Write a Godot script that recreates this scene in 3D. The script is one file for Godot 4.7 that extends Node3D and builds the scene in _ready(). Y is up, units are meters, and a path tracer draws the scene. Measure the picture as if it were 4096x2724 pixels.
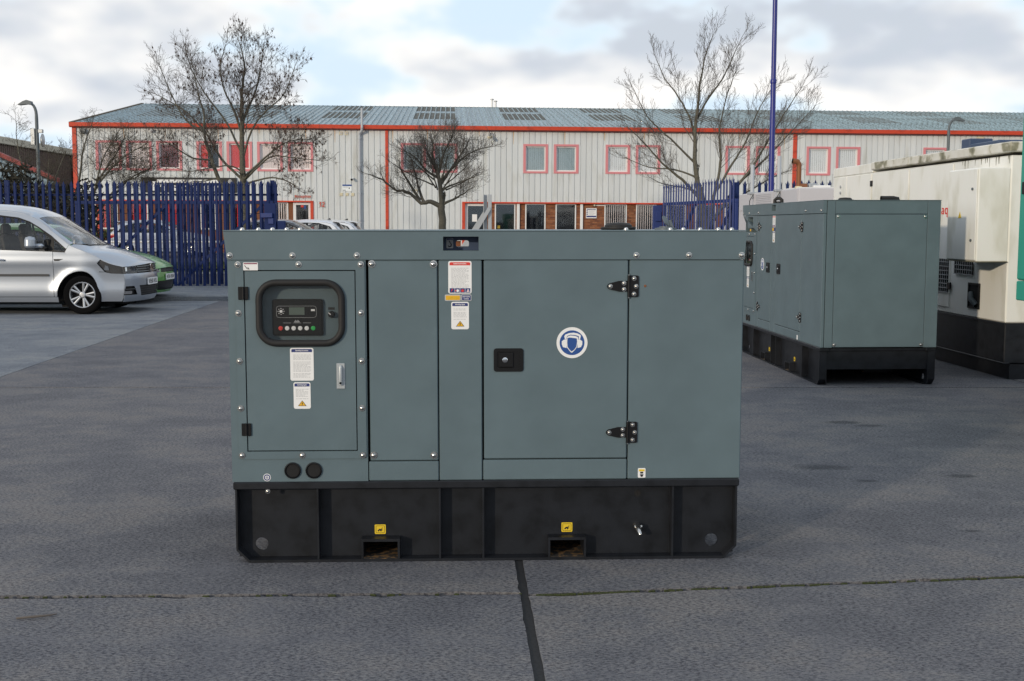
extends Node3D

# ---------------------------------------------------------------- mesh collector
class MB:
	var v := PackedVector3Array()
	var n := PackedVector3Array()
	var t := PackedVector2Array()
	var ix := PackedInt32Array()

	func tri(a: Vector3, b: Vector3, c: Vector3) -> void:      # counter-clockwise seen from outside
		var nn := (b - a).cross(c - a).normalized()
		var k := v.size()
		for p in [a, b, c]:
			v.append(p); n.append(nn); t.append(Vector2(p.x, p.y))
		ix.append_array([k, k + 2, k + 1])

	func q(a: Vector3, b: Vector3, c: Vector3, d: Vector3) -> void:
		var nn := (c - a).cross(d - b).normalized()
		var k := v.size()
		v.append_array([a, b, c, d]); n.append_array([nn, nn, nn, nn])
		t.append_array([Vector2(0, 1), Vector2(1, 1), Vector2(1, 0), Vector2(0, 0)])
		ix.append_array([k, k + 2, k + 1, k, k + 3, k + 2])

	func qo(a: Vector3, b: Vector3, c: Vector3, d: Vector3, o: Vector3) -> void:
		if (c - a).cross(d - b).dot((a + b + c + d) / 4.0 - o) < 0.0: q(a, d, c, b)
		else: q(a, b, c, d)

	func box(c: Vector3, s: Vector3, b := Basis()) -> void:
		var h := s / 2.0
		var p := []
		for i in 8: p.append(c + b * Vector3(h.x if i & 1 else -h.x, h.y if i & 2 else -h.y, h.z if i & 4 else -h.z))
		for f in [[0, 1, 3, 2], [4, 5, 7, 6], [0, 1, 5, 4], [2, 3, 7, 6], [0, 2, 6, 4], [1, 3, 7, 5]]:
			qo(p[f[0]], p[f[1]], p[f[2]], p[f[3]], c)

	func span(a: Vector3, b: Vector3) -> void: box((a + b) / 2.0, (b - a).abs())

	func rbox(c: Vector3, s: Vector3, ch: float, b := Basis()) -> void:      # box with chamfered edges
		var h := s / 2.0
		var g := func(i: int, ax: int) -> Vector3:
			var w := Vector3(h.x if i & 1 else -h.x, h.y if i & 2 else -h.y, h.z if i & 4 else -h.z)
			for k in 3:
				if k != ax: w[k] -= signf(w[k]) * ch
			return c + b * w
		var faces := [[0, 2, 6, 4, 0], [1, 3, 7, 5, 0], [0, 1, 5, 4, 1], [2, 3, 7, 6, 1], [0, 1, 3, 2, 2], [4, 5, 7, 6, 2]]
		for f in faces: qo(g.call(f[0], f[4]), g.call(f[1], f[4]), g.call(f[2], f[4]), g.call(f[3], f[4]), c)
		for ax in 3:
			var a1 := (ax + 1) % 3
			var a2 := (ax + 2) % 3
			for i in 4:
				var k := (1 << a1 if i & 1 else 0) | (1 << a2 if i & 2 else 0)
				var k2 := k | (1 << ax)
				qo(g.call(k, a1), g.call(k2, a1), g.call(k2, a2), g.call(k, a2), c)
		for i in 8:
			var a: Vector3 = g.call(i, 0)
			var d: Vector3 = g.call(i, 1)
			var e: Vector3 = g.call(i, 2)
			if (d - a).cross(e - a).dot(a - c) < 0.0: tri(a, e, d)
			else: tri(a, d, e)

	func rspan(a: Vector3, b: Vector3, ch: float) -> void: rbox((a + b) / 2.0, (b - a).abs(), ch)

	func prism(poly: PackedVector2Array, z0: float, z1: float, xf := Transform3D(), sides := true) -> void:
		var p := poly.duplicate()
		if Geometry2D.is_polygon_clockwise(p): p.reverse()
		var lo := p[0]
		var hi := p[0]
		for w in p: lo = lo.min(w); hi = hi.max(w)
		var sz := (hi - lo).max(Vector2(1e-6, 1e-6))
		var tr := Geometry2D.triangulate_polygon(p)
		var mir := xf.basis.determinant() < 0.0
		for side in ([0, 1] if sides else [1]):
			var nn: Vector3 = (xf.basis * Vector3(0, 0, 1 if side else -1)).normalized()
			var k := v.size()
			for w in p:
				v.append(xf * Vector3(w.x, w.y, z1 if side else z0)); n.append(nn)
				t.append(Vector2((w.x - lo.x) / sz.x, 1.0 - (w.y - lo.y) / sz.y))
			for i in range(0, tr.size(), 3):
				var a := p[tr[i]]
				var b := p[tr[i + 1]]
				var c := p[tr[i + 2]]
				var ccw := (b - a).cross(c - a) > 0.0
				if (ccw == (side == 1)) != mir: ix.append_array([k + tr[i], k + tr[i + 2], k + tr[i + 1]])
				else: ix.append_array([k + tr[i], k + tr[i + 1], k + tr[i + 2]])
		if sides:
			for i in p.size():
				var a := p[i if not mir else (i + 1) % p.size()]
				var b := p[(i + 1) % p.size() if not mir else i]
				q(xf * Vector3(a.x, a.y, z0), xf * Vector3(b.x, b.y, z0), xf * Vector3(b.x, b.y, z1), xf * Vector3(a.x, a.y, z1))

	func ring(outer: PackedVector2Array, inner: PackedVector2Array, z0: float, z1: float, xf := Transform3D()) -> void:   # both loops counter-clockwise, same count
		for i in outer.size():
			var j := (i + 1) % outer.size()
			var a := outer[i]
			var b := outer[j]
			var c := inner[j]
			var d := inner[i]
			q(xf * Vector3(a.x, a.y, z1), xf * Vector3(b.x, b.y, z1), xf * Vector3(c.x, c.y, z1), xf * Vector3(d.x, d.y, z1))
			q(xf * Vector3(d.x, d.y, z0), xf * Vector3(c.x, c.y, z0), xf * Vector3(b.x, b.y, z0), xf * Vector3(a.x, a.y, z0))
			q(xf * Vector3(a.x, a.y, z0), xf * Vector3(b.x, b.y, z0), xf * Vector3(b.x, b.y, z1), xf * Vector3(a.x, a.y, z1))
			q(xf * Vector3(c.x, c.y, z0), xf * Vector3(d.x, d.y, z0), xf * Vector3(d.x, d.y, z1), xf * Vector3(c.x, c.y, z1))

	func tube(pts: PackedVector3Array, rad: PackedFloat32Array, sides := 6, caps := true) -> void:
		var up := Vector3.UP
		var d0 := (pts[1] - pts[0]).normalized()
		if absf(d0.dot(up)) > 0.9: up = Vector3.RIGHT
		var e := d0.cross(up).normalized()
		var first := v.size()
		for i in pts.size():
			var d := (pts[mini(i + 1, pts.size() - 1)] - pts[maxi(i - 1, 0)]).normalized()
			e = (e - d * e.dot(d)).normalized()
			var f := d.cross(e)
			for s in sides:
				var a := TAU * s / sides
				var nn := e * cos(a) + f * sin(a)
				v.append(pts[i] + nn * rad[i]); n.append(nn); t.append(Vector2(float(s) / sides, i))
		for i in pts.size() - 1:
			for s in sides:
				var a := first + i * sides + s
				var b := first + i * sides + (s + 1) % sides
				ix.append_array([a, a + sides, b, b, a + sides, b + sides])
		if caps:
			for z in 2:
				var k := v.size()
				var i := 0 if z == 0 else pts.size() - 1
				var d := (pts[1] - pts[0]).normalized() * -1.0 if z == 0 else (pts[i] - pts[i - 1]).normalized()
				for s in sides:
					v.append(v[first + i * sides + s]); n.append(d); t.append(Vector2.ZERO)
				for s in range(1, sides - 1):
					ix.append_array([k, k + s, k + s + 1] if z else [k, k + s + 1, k + s])

	func rod(a: Vector3, b: Vector3, r: float, sides := 8) -> void: tube(PackedVector3Array([a, b]), PackedFloat32Array([r, r]), sides)

	func lathe(prof: Array, seg: int, xf := Transform3D()) -> void:     # profile of [radius, height] along +y
		for i in prof.size() - 1:
			var r0: float = prof[i][0]
			var r1: float = prof[i + 1][0]
			var y0: float = prof[i][1]
			var y1: float = prof[i + 1][1]
			var sl := Vector2(y1 - y0, r0 - r1).normalized()
			var k := v.size()
			for s in seg + 1:
				var a := TAU * s / seg
				var dir := Vector3(cos(a), 0, -sin(a))
				var nn := (xf.basis * (dir * sl.x + Vector3.UP * sl.y)).normalized()
				v.append(xf * (dir * r0 + Vector3.UP * y0)); n.append(nn); t.append(Vector2(float(s) / seg, 0))
				v.append(xf * (dir * r1 + Vector3.UP * y1)); n.append(nn); t.append(Vector2(float(s) / seg, 1))
			for s in seg:
				var a := k + s * 2
				ix.append_array([a, a + 1, a + 2, a + 2, a + 1, a + 3])

	# polygon in a 2-D chart, cut into a grid and laid on the surface f: chart -> space
	func panel(poly: PackedVector2Array, step: float, f: Callable, flip := false, holes := []) -> void:
		var lo := poly[0]
		var hi := poly[0]
		for w in poly: lo = lo.min(w); hi = hi.max(w)
		var x := floorf(lo.x / step) * step
		while x < hi.x:
			var y := floorf(lo.y / step) * step
			while y < hi.y:
				var cell := PackedVector2Array([Vector2(x, y), Vector2(x + step, y), Vector2(x + step, y + step), Vector2(x, y + step)])
				var bits := Geometry2D.intersect_polygons(cell, poly)
				for h in holes:
					var next: Array[PackedVector2Array] = []
					for piece in bits: next.append_array(Geometry2D.clip_polygons(piece, h))
					bits = next
				for piece in bits:
					if Geometry2D.is_polygon_clockwise(piece): continue
					var tr := Geometry2D.triangulate_polygon(piece)
					var k := v.size()
					for w in piece:
						var p: Vector3 = f.call(w)
						var nn := ((f.call(w + Vector2(0.004, 0)) - p) as Vector3).cross((f.call(w + Vector2(0, 0.004)) - p) as Vector3).normalized()
						v.append(p); n.append(-nn if flip else nn); t.append(w)
					for i in range(0, tr.size(), 3):
						var a := piece[tr[i]]
						var ccw := (piece[tr[i + 1]] - a).cross(piece[tr[i + 2]] - a) > 0.0
						if ccw != flip: ix.append_array([k + tr[i], k + tr[i + 2], k + tr[i + 1]])
						else: ix.append_array([k + tr[i], k + tr[i + 1], k + tr[i + 2]])
				y += step
			x += step

	func mesh() -> ArrayMesh:
		var a := []
		a.resize(Mesh.ARRAY_MAX)
		a[Mesh.ARRAY_VERTEX] = v; a[Mesh.ARRAY_NORMAL] = n; a[Mesh.ARRAY_TEX_UV] = t; a[Mesh.ARRAY_INDEX] = ix
		var m := ArrayMesh.new()
		m.add_surface_from_arrays(Mesh.PRIMITIVE_TRIANGLES, a)
		return m

# ---------------------------------------------------------------- naming and placing
var taken := {}
var M := {}
var rng := RandomNumberGenerator.new()

func numbered(called: String) -> String:
	taken[called] = taken.get(called, -1) + 1
	return called if taken[called] == 0 else "%s_%03d" % [called, taken[called]]

func tag(o: Node3D, label: String, category: String, group := "") -> Node3D:
	o.set_meta("label", label); o.set_meta("category", category)
	if group: o.set_meta("group", group)
	return o

func thing(called: String, label: String, category: String, at := Transform3D(), group := "") -> Node3D:
	var o := Node3D.new()
	o.name = numbered(called)
	add_child(o)
	o.transform = at
	return tag(o, label, category, group)

func put(called: String, m: Mesh, material: Material, parent: Node3D, at := Transform3D()) -> MeshInstance3D:
	var o := MeshInstance3D.new()
	o.name = called
	o.mesh = m
	o.material_override = material
	o.transform = at
	parent.add_child(o, true)
	return o

func obj(called: String, b: MB, material: Material, parent: Node3D, at := Transform3D()) -> MeshInstance3D:
	return put(called, b.mesh(), material, parent, at)

func struct(called: String, b: MB, material: Material, at := Transform3D()) -> MeshInstance3D:
	var o := obj(numbered(called), b, material, self, at)
	o.set_meta("kind", "structure")
	return o

func struct_free(called: String, b: MB, material: Material) -> MeshInstance3D: return obj(numbered(called), b, material, self)

func stuff(called: String, b: MB, material: Material, parent: Node3D, at := Transform3D()) -> MeshInstance3D:
	var o := obj(called, b, material, parent, at)
	o.set_meta("kind", "stuff")
	return o

func at(x: float, y: float, z: float, turn := 0.0) -> Transform3D:
	return Transform3D(Basis(Vector3.UP, deg_to_rad(turn)), Vector3(x, y, z))

func vec(x: float, y: float, z: float) -> Transform3D: return Transform3D(Basis(), Vector3(x, y, z))

func pv(a: Array) -> PackedVector2Array:
	var p := PackedVector2Array()
	for i in range(0, a.size(), 2): p.append(Vector2(a[i], a[i + 1]))
	return p

func rect(x0: float, y0: float, x1: float, y1: float) -> PackedVector2Array: return pv([x0, y0, x1, y0, x1, y1, x0, y1])

func rrect(x0: float, y0: float, x1: float, y1: float, r: float, k := 5) -> PackedVector2Array:
	var p := PackedVector2Array()
	for c in [[x1 - r, y0 + r, -90], [x1 - r, y1 - r, 0], [x0 + r, y1 - r, 90], [x0 + r, y0 + r, 180]]:
		for i in k + 1:
			var a := deg_to_rad(c[2] + 90.0 * i / k)
			p.append(Vector2(c[0] + r * cos(a), c[1] + r * sin(a)))
	return p

func circle(x: float, y: float, r: float, k := 24) -> PackedVector2Array:
	var p := PackedVector2Array()
	for i in k: p.append(Vector2(x + r * cos(TAU * i / k), y + r * sin(TAU * i / k)))
	return p

func onto(loop: PackedVector2Array, x0: float, y0: float, x1: float, y1: float) -> PackedVector2Array:   # loop pushed out from its centre onto a rectangle, corners kept
	var c := Vector2.ZERO
	for w in loop: c += w
	c /= loop.size()
	var p := PackedVector2Array()
	for w in loop:
		var d := w - c
		var s := INF
		if d.x > 1e-6: s = minf(s, (x1 - c.x) / d.x)
		if d.x < -1e-6: s = minf(s, (x0 - c.x) / d.x)
		if d.y > 1e-6: s = minf(s, (y1 - c.y) / d.y)
		if d.y < -1e-6: s = minf(s, (y0 - c.y) / d.y)
		p.append(c + d * s)
	for corner in [Vector2(x0, y0), Vector2(x1, y0), Vector2(x1, y1), Vector2(x0, y1)]:
		var best := 0
		for i in p.size():
			if p[i].distance_to(corner) < p[best].distance_to(corner): best = i
		p[best] = corner
	return p

func text(parent: Node3D, words: String, w: float, h: float, where: Transform3D, material: Material, called := "lettering", bold := true, font := "Droid Sans") -> MeshInstance3D:
	var f := SystemFont.new()
	f.font_names = PackedStringArray([font])
	f.font_weight = 700 if bold else 400
	var m := TextMesh.new()
	m.text = words
	m.font = f
	m.font_size = 48
	m.pixel_size = 0.01
	m.depth = 0.02
	m.curve_step = 4.0
	var a := m.get_aabb()
	var o := put(called, m, material, parent)
	var s := Vector3(w / maxf(a.size.x, 0.01), h / maxf(a.size.y, 0.01), 0.05)
	var c := a.get_center()
	o.transform = where * Transform3D(Basis.from_scale(s), -Vector3(c.x * s.x, c.y * s.y, 0))
	return o

# ---------------------------------------------------------------- materials
func lin(r: float, g: float, b: float) -> Color: return Color(r, g, b).linear_to_srgb()

func mk(called: String, c: Color, rough := 0.6, metal := 0.0, spec := 0.5) -> StandardMaterial3D:
	var m := StandardMaterial3D.new()
	m.resource_name = called
	m.albedo_color = c
	m.roughness = rough
	m.metallic = metal
	m.metallic_specular = spec
	M[called] = m
	return m

func noise_tex(seed_: int, freq: float, octaves: int, stops: Array, size := 512, kind := FastNoiseLite.TYPE_SIMPLEX_SMOOTH, gain := 0.5) -> NoiseTexture2D:
	var f := FastNoiseLite.new()
	f.seed = seed_
	f.noise_type = kind
	f.frequency = freq
	f.fractal_octaves = octaves
	f.fractal_gain = gain
	var t := NoiseTexture2D.new()
	t.width = size
	t.height = size
	t.seamless = true
	t.seamless_blend_skirt = 0.2
	t.noise = f
	var g := Gradient.new()
	var off := PackedFloat32Array()
	var col := PackedColorArray()
	for s in stops:
		off.append(s[0]); col.append(s[1] if s[1] is Color else Color(s[1], s[1], s[1]))
	g.offsets = off
	g.colors = col
	t.color_ramp = g
	return t

func weathered(m: StandardMaterial3D, tex: Texture2D, scale_: Vector3) -> StandardMaterial3D:
	m.albedo_texture = tex
	m.uv1_triplanar = true
	m.uv1_world_triplanar = true
	m.uv1_scale = scale_
	return m

func blotched(m: StandardMaterial3D, tex: Texture2D, scale_: Vector3) -> StandardMaterial3D:
	m.detail_enabled = true
	m.detail_blend_mode = BaseMaterial3D.BLEND_MODE_MUL
	m.detail_albedo = tex
	m.detail_uv_layer = BaseMaterial3D.DETAIL_UV_2
	m.uv2_triplanar = true
	m.uv2_world_triplanar = true
	m.uv2_scale = scale_
	return m

func glass(called: String, tint: Color, alpha: float) -> StandardMaterial3D:
	var m := mk(called, tint, 0.03)
	m.transparency = BaseMaterial3D.TRANSPARENCY_ALPHA
	m.albedo_color.a = alpha
	return m

func materials() -> void:
	mk("genset_paint", lin(0.115, 0.161, 0.183), 0.4, 0.0, 0.4)
	blotched(M.genset_paint, noise_tex(5, 0.012, 4, [[0.0, 0.93], [1.0, 1.0]], 512), Vector3.ONE * 0.5)
	M.genset_paint.heightmap_enabled = true
	M.genset_paint.heightmap_texture = noise_tex(7, 0.012, 3, [[0.0, 0.0], [1.0, 1.0]], 512)
	M.genset_paint.heightmap_scale = 0.12
	M.genset_paint.uv1_triplanar = true
	M.genset_paint.uv1_world_triplanar = true
	M.genset_paint.uv1_scale = Vector3.ONE * 0.9
	mk("base_black", lin(0.0145, 0.0165, 0.0215), 0.42, 0.0, 0.4)
	blotched(M.base_black, noise_tex(6, 0.02, 5, [[0.0, 0.6], [0.5, 0.9], [1.0, 1.0]], 512), Vector3.ONE * 0.8)
	mk("gap_black", lin(0.01, 0.01, 0.011), 0.9)
	mk("rubber", lin(0.017, 0.0165, 0.017), 0.6, 0.0, 0.4)
	mk("satin_metal", lin(0.42, 0.45, 0.47), 0.45, 0.4)
	mk("dark_red_trim", lin(0.24, 0.03, 0.03), 0.6)
	mk("plastic_black", lin(0.008, 0.008, 0.009), 0.4, 0.0, 0.35)
	mk("zinc", lin(0.55, 0.54, 0.52), 0.25, 1.0)
	mk("chrome", lin(0.7, 0.7, 0.7), 0.12, 1.0)
	mk("white_print", lin(0.78, 0.78, 0.78), 0.45)
	mk("navy_print", lin(0.02, 0.035, 0.16), 0.45)
	mk("sign_blue", lin(0.018, 0.07, 0.26), 0.45)
	mk("red_print", lin(0.65, 0.04, 0.03), 0.45)
	mk("maroon_print", lin(0.2, 0.02, 0.06), 0.45)
	mk("yellow_print", lin(0.72, 0.5, 0.02), 0.45)
	mk("amber_print", lin(0.72, 0.4, 0.02), 0.45)
	mk("grey_print", lin(0.45, 0.46, 0.47), 0.5)
	mk("black_print", lin(0.012, 0.012, 0.013), 0.45)
	mk("green_print", lin(0.02, 0.4, 0.08), 0.4)
	mk("lcd", lin(0.1, 0.13, 0.11), 0.3)
	weathered(mk("rust", Color(1, 1, 1), 0.9), noise_tex(9, 0.03, 5, [[0.3, lin(0.012, 0.011, 0.011)], [0.52, lin(0.03, 0.022, 0.015)], [0.62, lin(0.16, 0.085, 0.03)]], 256), Vector3.ONE * 3.0)
	glass("clear_pane", Color(0.2, 0.22, 0.23), 0.06)
	glass("acrylic", Color(0.75, 0.75, 0.73), 0.12)
	mk("pocket_blue", lin(0.035, 0.06, 0.12), 0.5)
	glass("dark_pane", Color(0.10, 0.13, 0.14), 0.45)
	# building
	var clad := noise_tex(11, 0.006, 4, [[0.0, Color(0.9, 0.89, 0.86)], [0.45, Color(1, 1, 1)], [1.0, Color(0.97, 0.975, 0.98)]], 512)
	for k in 3:
		var s: float = [1.0, 0.965, 1.03][k]
		blotched(mk("cladding_%s" % "abc"[k], lin(0.63 * s, 0.655 * s, 0.665 * s), 0.5), clad, Vector3(0.5, 0.12, 0.5))
	var moss := noise_tex(12, 0.03, 5, [[0.0, Color(0.35, 0.34, 0.3)], [0.36, Color(0.6, 0.6, 0.57)], [0.5, Color(0.93, 0.95, 0.95)], [1.0, Color(1, 1, 1)]], 512)
	for k in 3:
		var s: float = [1.0, 0.9, 1.1][k]
		blotched(mk("roof_%s" % "abc"[k], lin(0.29 * s, 0.395 * s, 0.445 * s), 0.38), moss, Vector3(0.5, 0.5, 0.16))
	weathered(mk("rooflight", Color(1, 1, 1), 0.75), noise_tex(13, 0.04, 5, [[0.2, lin(0.04, 0.038, 0.028)], [0.55, lin(0.085, 0.08, 0.06)], [0.72, lin(0.2, 0.22, 0.22)]], 256), Vector3.ONE * 0.6)
	blotched(mk("red_trim", lin(0.56, 0.058, 0.022), 0.45), noise_tex(14, 0.02, 4, [[0.0, 0.75], [0.4, 1.0], [1.0, 1.0]], 256), Vector3(0.4, 0.6, 0.4))
	mk("pink_trim", lin(0.63, 0.225, 0.245), 0.5)
	mk("white_upvc", lin(0.74, 0.74, 0.74), 0.35)
	mk("red_blind", lin(0.72, 0.03, 0.018), 0.8)
	mk("dark_red_blind", lin(0.17, 0.012, 0.01), 0.8)
	mk("pale_blind", lin(0.85, 0.74, 0.71), 0.8)
	mk("white_blind", lin(0.82, 0.86, 0.88), 0.8)
	mk("grey_blind", lin(0.34, 0.45, 0.5), 0.8)
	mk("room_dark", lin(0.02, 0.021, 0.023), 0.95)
	mk("room_brown", lin(0.09, 0.075, 0.055), 0.95)
	for k in 5:
		var c: Color = [lin(0.25, 0.085, 0.035), lin(0.30, 0.105, 0.045), lin(0.21, 0.07, 0.032), lin(0.33, 0.13, 0.06), lin(0.17, 0.055, 0.03)][k]
		weathered(mk("brick_%s" % "abcde"[k], c, 0.9), noise_tex(20 + k, 0.06, 4, [[0.0, 0.75], [1.0, 1.15]], 128), Vector3.ONE * 3.0)
	weathered(mk("mortar", lin(0.2, 0.14, 0.09), 0.95), noise_tex(26, 0.08, 3, [[0.0, 0.8], [1.0, 1.1]], 128), Vector3.ONE * 3.0)
	mk("pipe_grey", lin(0.42, 0.45, 0.49), 0.5)
	mk("cream_box", lin(0.62, 0.56, 0.40), 0.5)
	mk("rust_streak", lin(0.5, 0.3, 0.13), 0.8)
	# yard
	var speck := [[0.0, lin(0.2, 0.2, 0.23)], [0.34, lin(0.36, 0.36, 0.39)], [0.45, lin(0.68, 0.68, 0.7)], [0.54, lin(0.9, 0.9, 0.9)], [0.64, lin(1, 1, 0.98)], [1.0, lin(1, 1, 1)]]
	var fine := noise_tex(31, 0.085, 6, speck, 1024, FastNoiseLite.TYPE_SIMPLEX_SMOOTH, 0.85)
	var blotch := noise_tex(32, 0.009, 7, [[0.0, lin(0.62, 0.625, 0.64)], [0.3, lin(0.69, 0.695, 0.715)], [0.43, lin(0.78, 0.78, 0.79)], [0.55, lin(0.86, 0.85, 0.835)], [0.7, lin(0.97, 0.93, 0.88)], [1.0, lin(1.0, 0.96, 0.9)]], 1024, FastNoiseLite.TYPE_SIMPLEX_SMOOTH, 0.8)
	var bump := noise_tex(33, 0.09, 5, [[0.0, 0.0], [1.0, 1.0]], 1024, FastNoiseLite.TYPE_SIMPLEX_SMOOTH, 0.7)
	for k in 5:
		var c: Color = [lin(0.234, 0.234, 0.249), lin(0.241, 0.239, 0.251), lin(0.228, 0.229, 0.246), lin(0.305, 0.33, 0.362), lin(0.248, 0.241, 0.243)][k]
		var m := blotched(weathered(mk("concrete_%s" % "abcde"[k], c, 0.95, 0.0, 0.25), fine, Vector3(0.42, 0.42, 0.85)), blotch, Vector3(0.08, 0.08, 0.1))
		m.uv1_offset = Vector3(0.13, 0.37, 0.71) * k
		m.uv2_offset = Vector3(0.31, 0.17, 0.53) * k
		m.heightmap_enabled = true
		m.heightmap_texture = bump
		m.heightmap_scale = 0.4
	var stain := mk("oil_stain", lin(0.03, 0.035, 0.045), 0.7)
	stain.transparency = BaseMaterial3D.TRANSPARENCY_ALPHA
	stain.albedo_color.a = 0.13
	weathered(mk("joint_dirt", lin(0.016, 0.016, 0.014), 0.95), noise_tex(35, 0.05, 4, [[0.0, 0.5], [1.0, 1.2]], 256), Vector3.ONE * 4.0)
	weathered(mk("tar", lin(0.022, 0.022, 0.024), 0.7), noise_tex(36, 0.06, 4, [[0.0, 0.6], [1.0, 1.3]], 256), Vector3.ONE * 4.0)
	weathered(mk("moss", Color(1, 1, 1), 0.95), noise_tex(37, 0.08, 4, [[0.0, lin(0.018, 0.022, 0.008)], [1.0, lin(0.06, 0.075, 0.02)]], 256), Vector3.ONE * 5.0)
	weathered(mk("asphalt", lin(0.09, 0.09, 0.095), 0.9), fine, Vector3.ONE * 0.5)
	weathered(mk("grass", Color(1, 1, 1), 0.9), noise_tex(38, 0.05, 5, [[0.1, lin(0.05, 0.055, 0.015)], [0.5, lin(0.09, 0.11, 0.03)], [0.9, lin(0.16, 0.16, 0.06)]], 512), Vector3.ONE * 0.5)
	# fence, poles
	mk("fence_blue", lin(0.0045, 0.0175, 0.092), 0.6, 0.0, 0.35)
	mk("gate_blue", lin(0.012, 0.03, 0.15), 0.5)
	mk("fence_blue_faded", lin(0.008, 0.024, 0.10), 0.65, 0.0, 0.35)
	mk("wire", lin(0.02, 0.022, 0.03), 0.6)
	mk("pole_blue", lin(0.014, 0.022, 0.2), 0.35)
	mk("galvanised", lin(0.42, 0.44, 0.46), 0.45, 0.6)
	mk("lamp_grey", lin(0.10, 0.12, 0.135), 0.5)
	mk("copper_rust", lin(0.22, 0.085, 0.035), 0.6, 0.3)
	# trees
	weathered(mk("bark", Color(1, 1, 1), 0.9), noise_tex(41, 0.05, 5, [[0.1, lin(0.05, 0.046, 0.037)], [0.6, lin(0.115, 0.108, 0.085)], [0.9, lin(0.19, 0.18, 0.13)]], 256), Vector3(3, 1, 3))
	weathered(mk("bark_dark", Color(1, 1, 1), 0.9), noise_tex(42, 0.05, 5, [[0.1, lin(0.05, 0.047, 0.04)], [0.9, lin(0.13, 0.122, 0.105)]], 256), Vector3(3, 1, 3))
	mk("twig", lin(0.11, 0.095, 0.085), 0.9)
	mk("twig_pale", lin(0.07, 0.06, 0.045), 0.9)
	mk("keys", lin(0.06, 0.032, 0.022), 0.9)
	mk("hedge_leaf", lin(0.022, 0.02, 0.013), 0.9)
	# vehicles
	var silver := mk("silver_paint", lin(0.36, 0.39, 0.44), 0.3, 0.6)
	silver.clearcoat_enabled = true; silver.clearcoat = 0.8; silver.clearcoat_roughness = 0.05
	for a in [["white_paint", lin(0.7, 0.73, 0.78)], ["dark_paint", lin(0.05, 0.055, 0.07)], ["green_paint", lin(0.06, 0.235, 0.03)], ["steel_paint", lin(0.45, 0.5, 0.6)]]:
		var p := mk(a[0], a[1], 0.35)
		p.clearcoat_enabled = true; p.clearcoat = 0.8; p.clearcoat_roughness = 0.05
	mk("tyre", lin(0.006, 0.006, 0.0065), 0.9, 0.0, 0.15)
	mk("alloy", lin(0.5, 0.51, 0.53), 0.3, 0.8)
	glass("car_glass", Color(0.10, 0.13, 0.13), 0.2)
	glass("lens", Color(0.05, 0.06, 0.07), 0.08)
	mk("trim_grey", lin(0.045, 0.046, 0.05), 0.6)
	mk("tail_red", lin(0.35, 0.01, 0.012), 0.2)
	# containers
	blotched(mk("container_white", lin(0.84, 0.84, 0.82), 0.5), noise_tex(51, 0.008, 5, [[0.0, Color(0.86, 0.85, 0.8)], [0.4, Color(0.98, 0.978, 0.965)], [1.0, Color(1, 1, 1)]], 512), Vector3(0.5, 0.2, 0.5))
	blotched(mk("container_band", lin(0.76, 0.75, 0.71), 0.55), noise_tex(52, 0.02, 5, [[0.0, Color(0.4, 0.39, 0.31)], [0.3, Color(0.62, 0.61, 0.53)], [0.45, Color(0.92, 0.91, 0.88)], [1.0, Color(1, 1, 1)]], 512), Vector3(0.5, 0.3, 0.3))
	mk("canopy_grey", lin(0.52, 0.51, 0.54), 0.5)
	mk("teal_paint", lin(0.03, 0.30, 0.225), 0.45)
	mk("grime", lin(0.12, 0.115, 0.075), 0.9)
	mk("brown_clad", lin(0.11, 0.072, 0.058), 0.7)
	mk("cream_trim", lin(0.5, 0.46, 0.37), 0.7)
	mk("blue_clad", lin(0.2, 0.29, 0.36), 0.6)
	mk("dark_wall", lin(0.022, 0.02, 0.02), 0.9)

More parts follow.
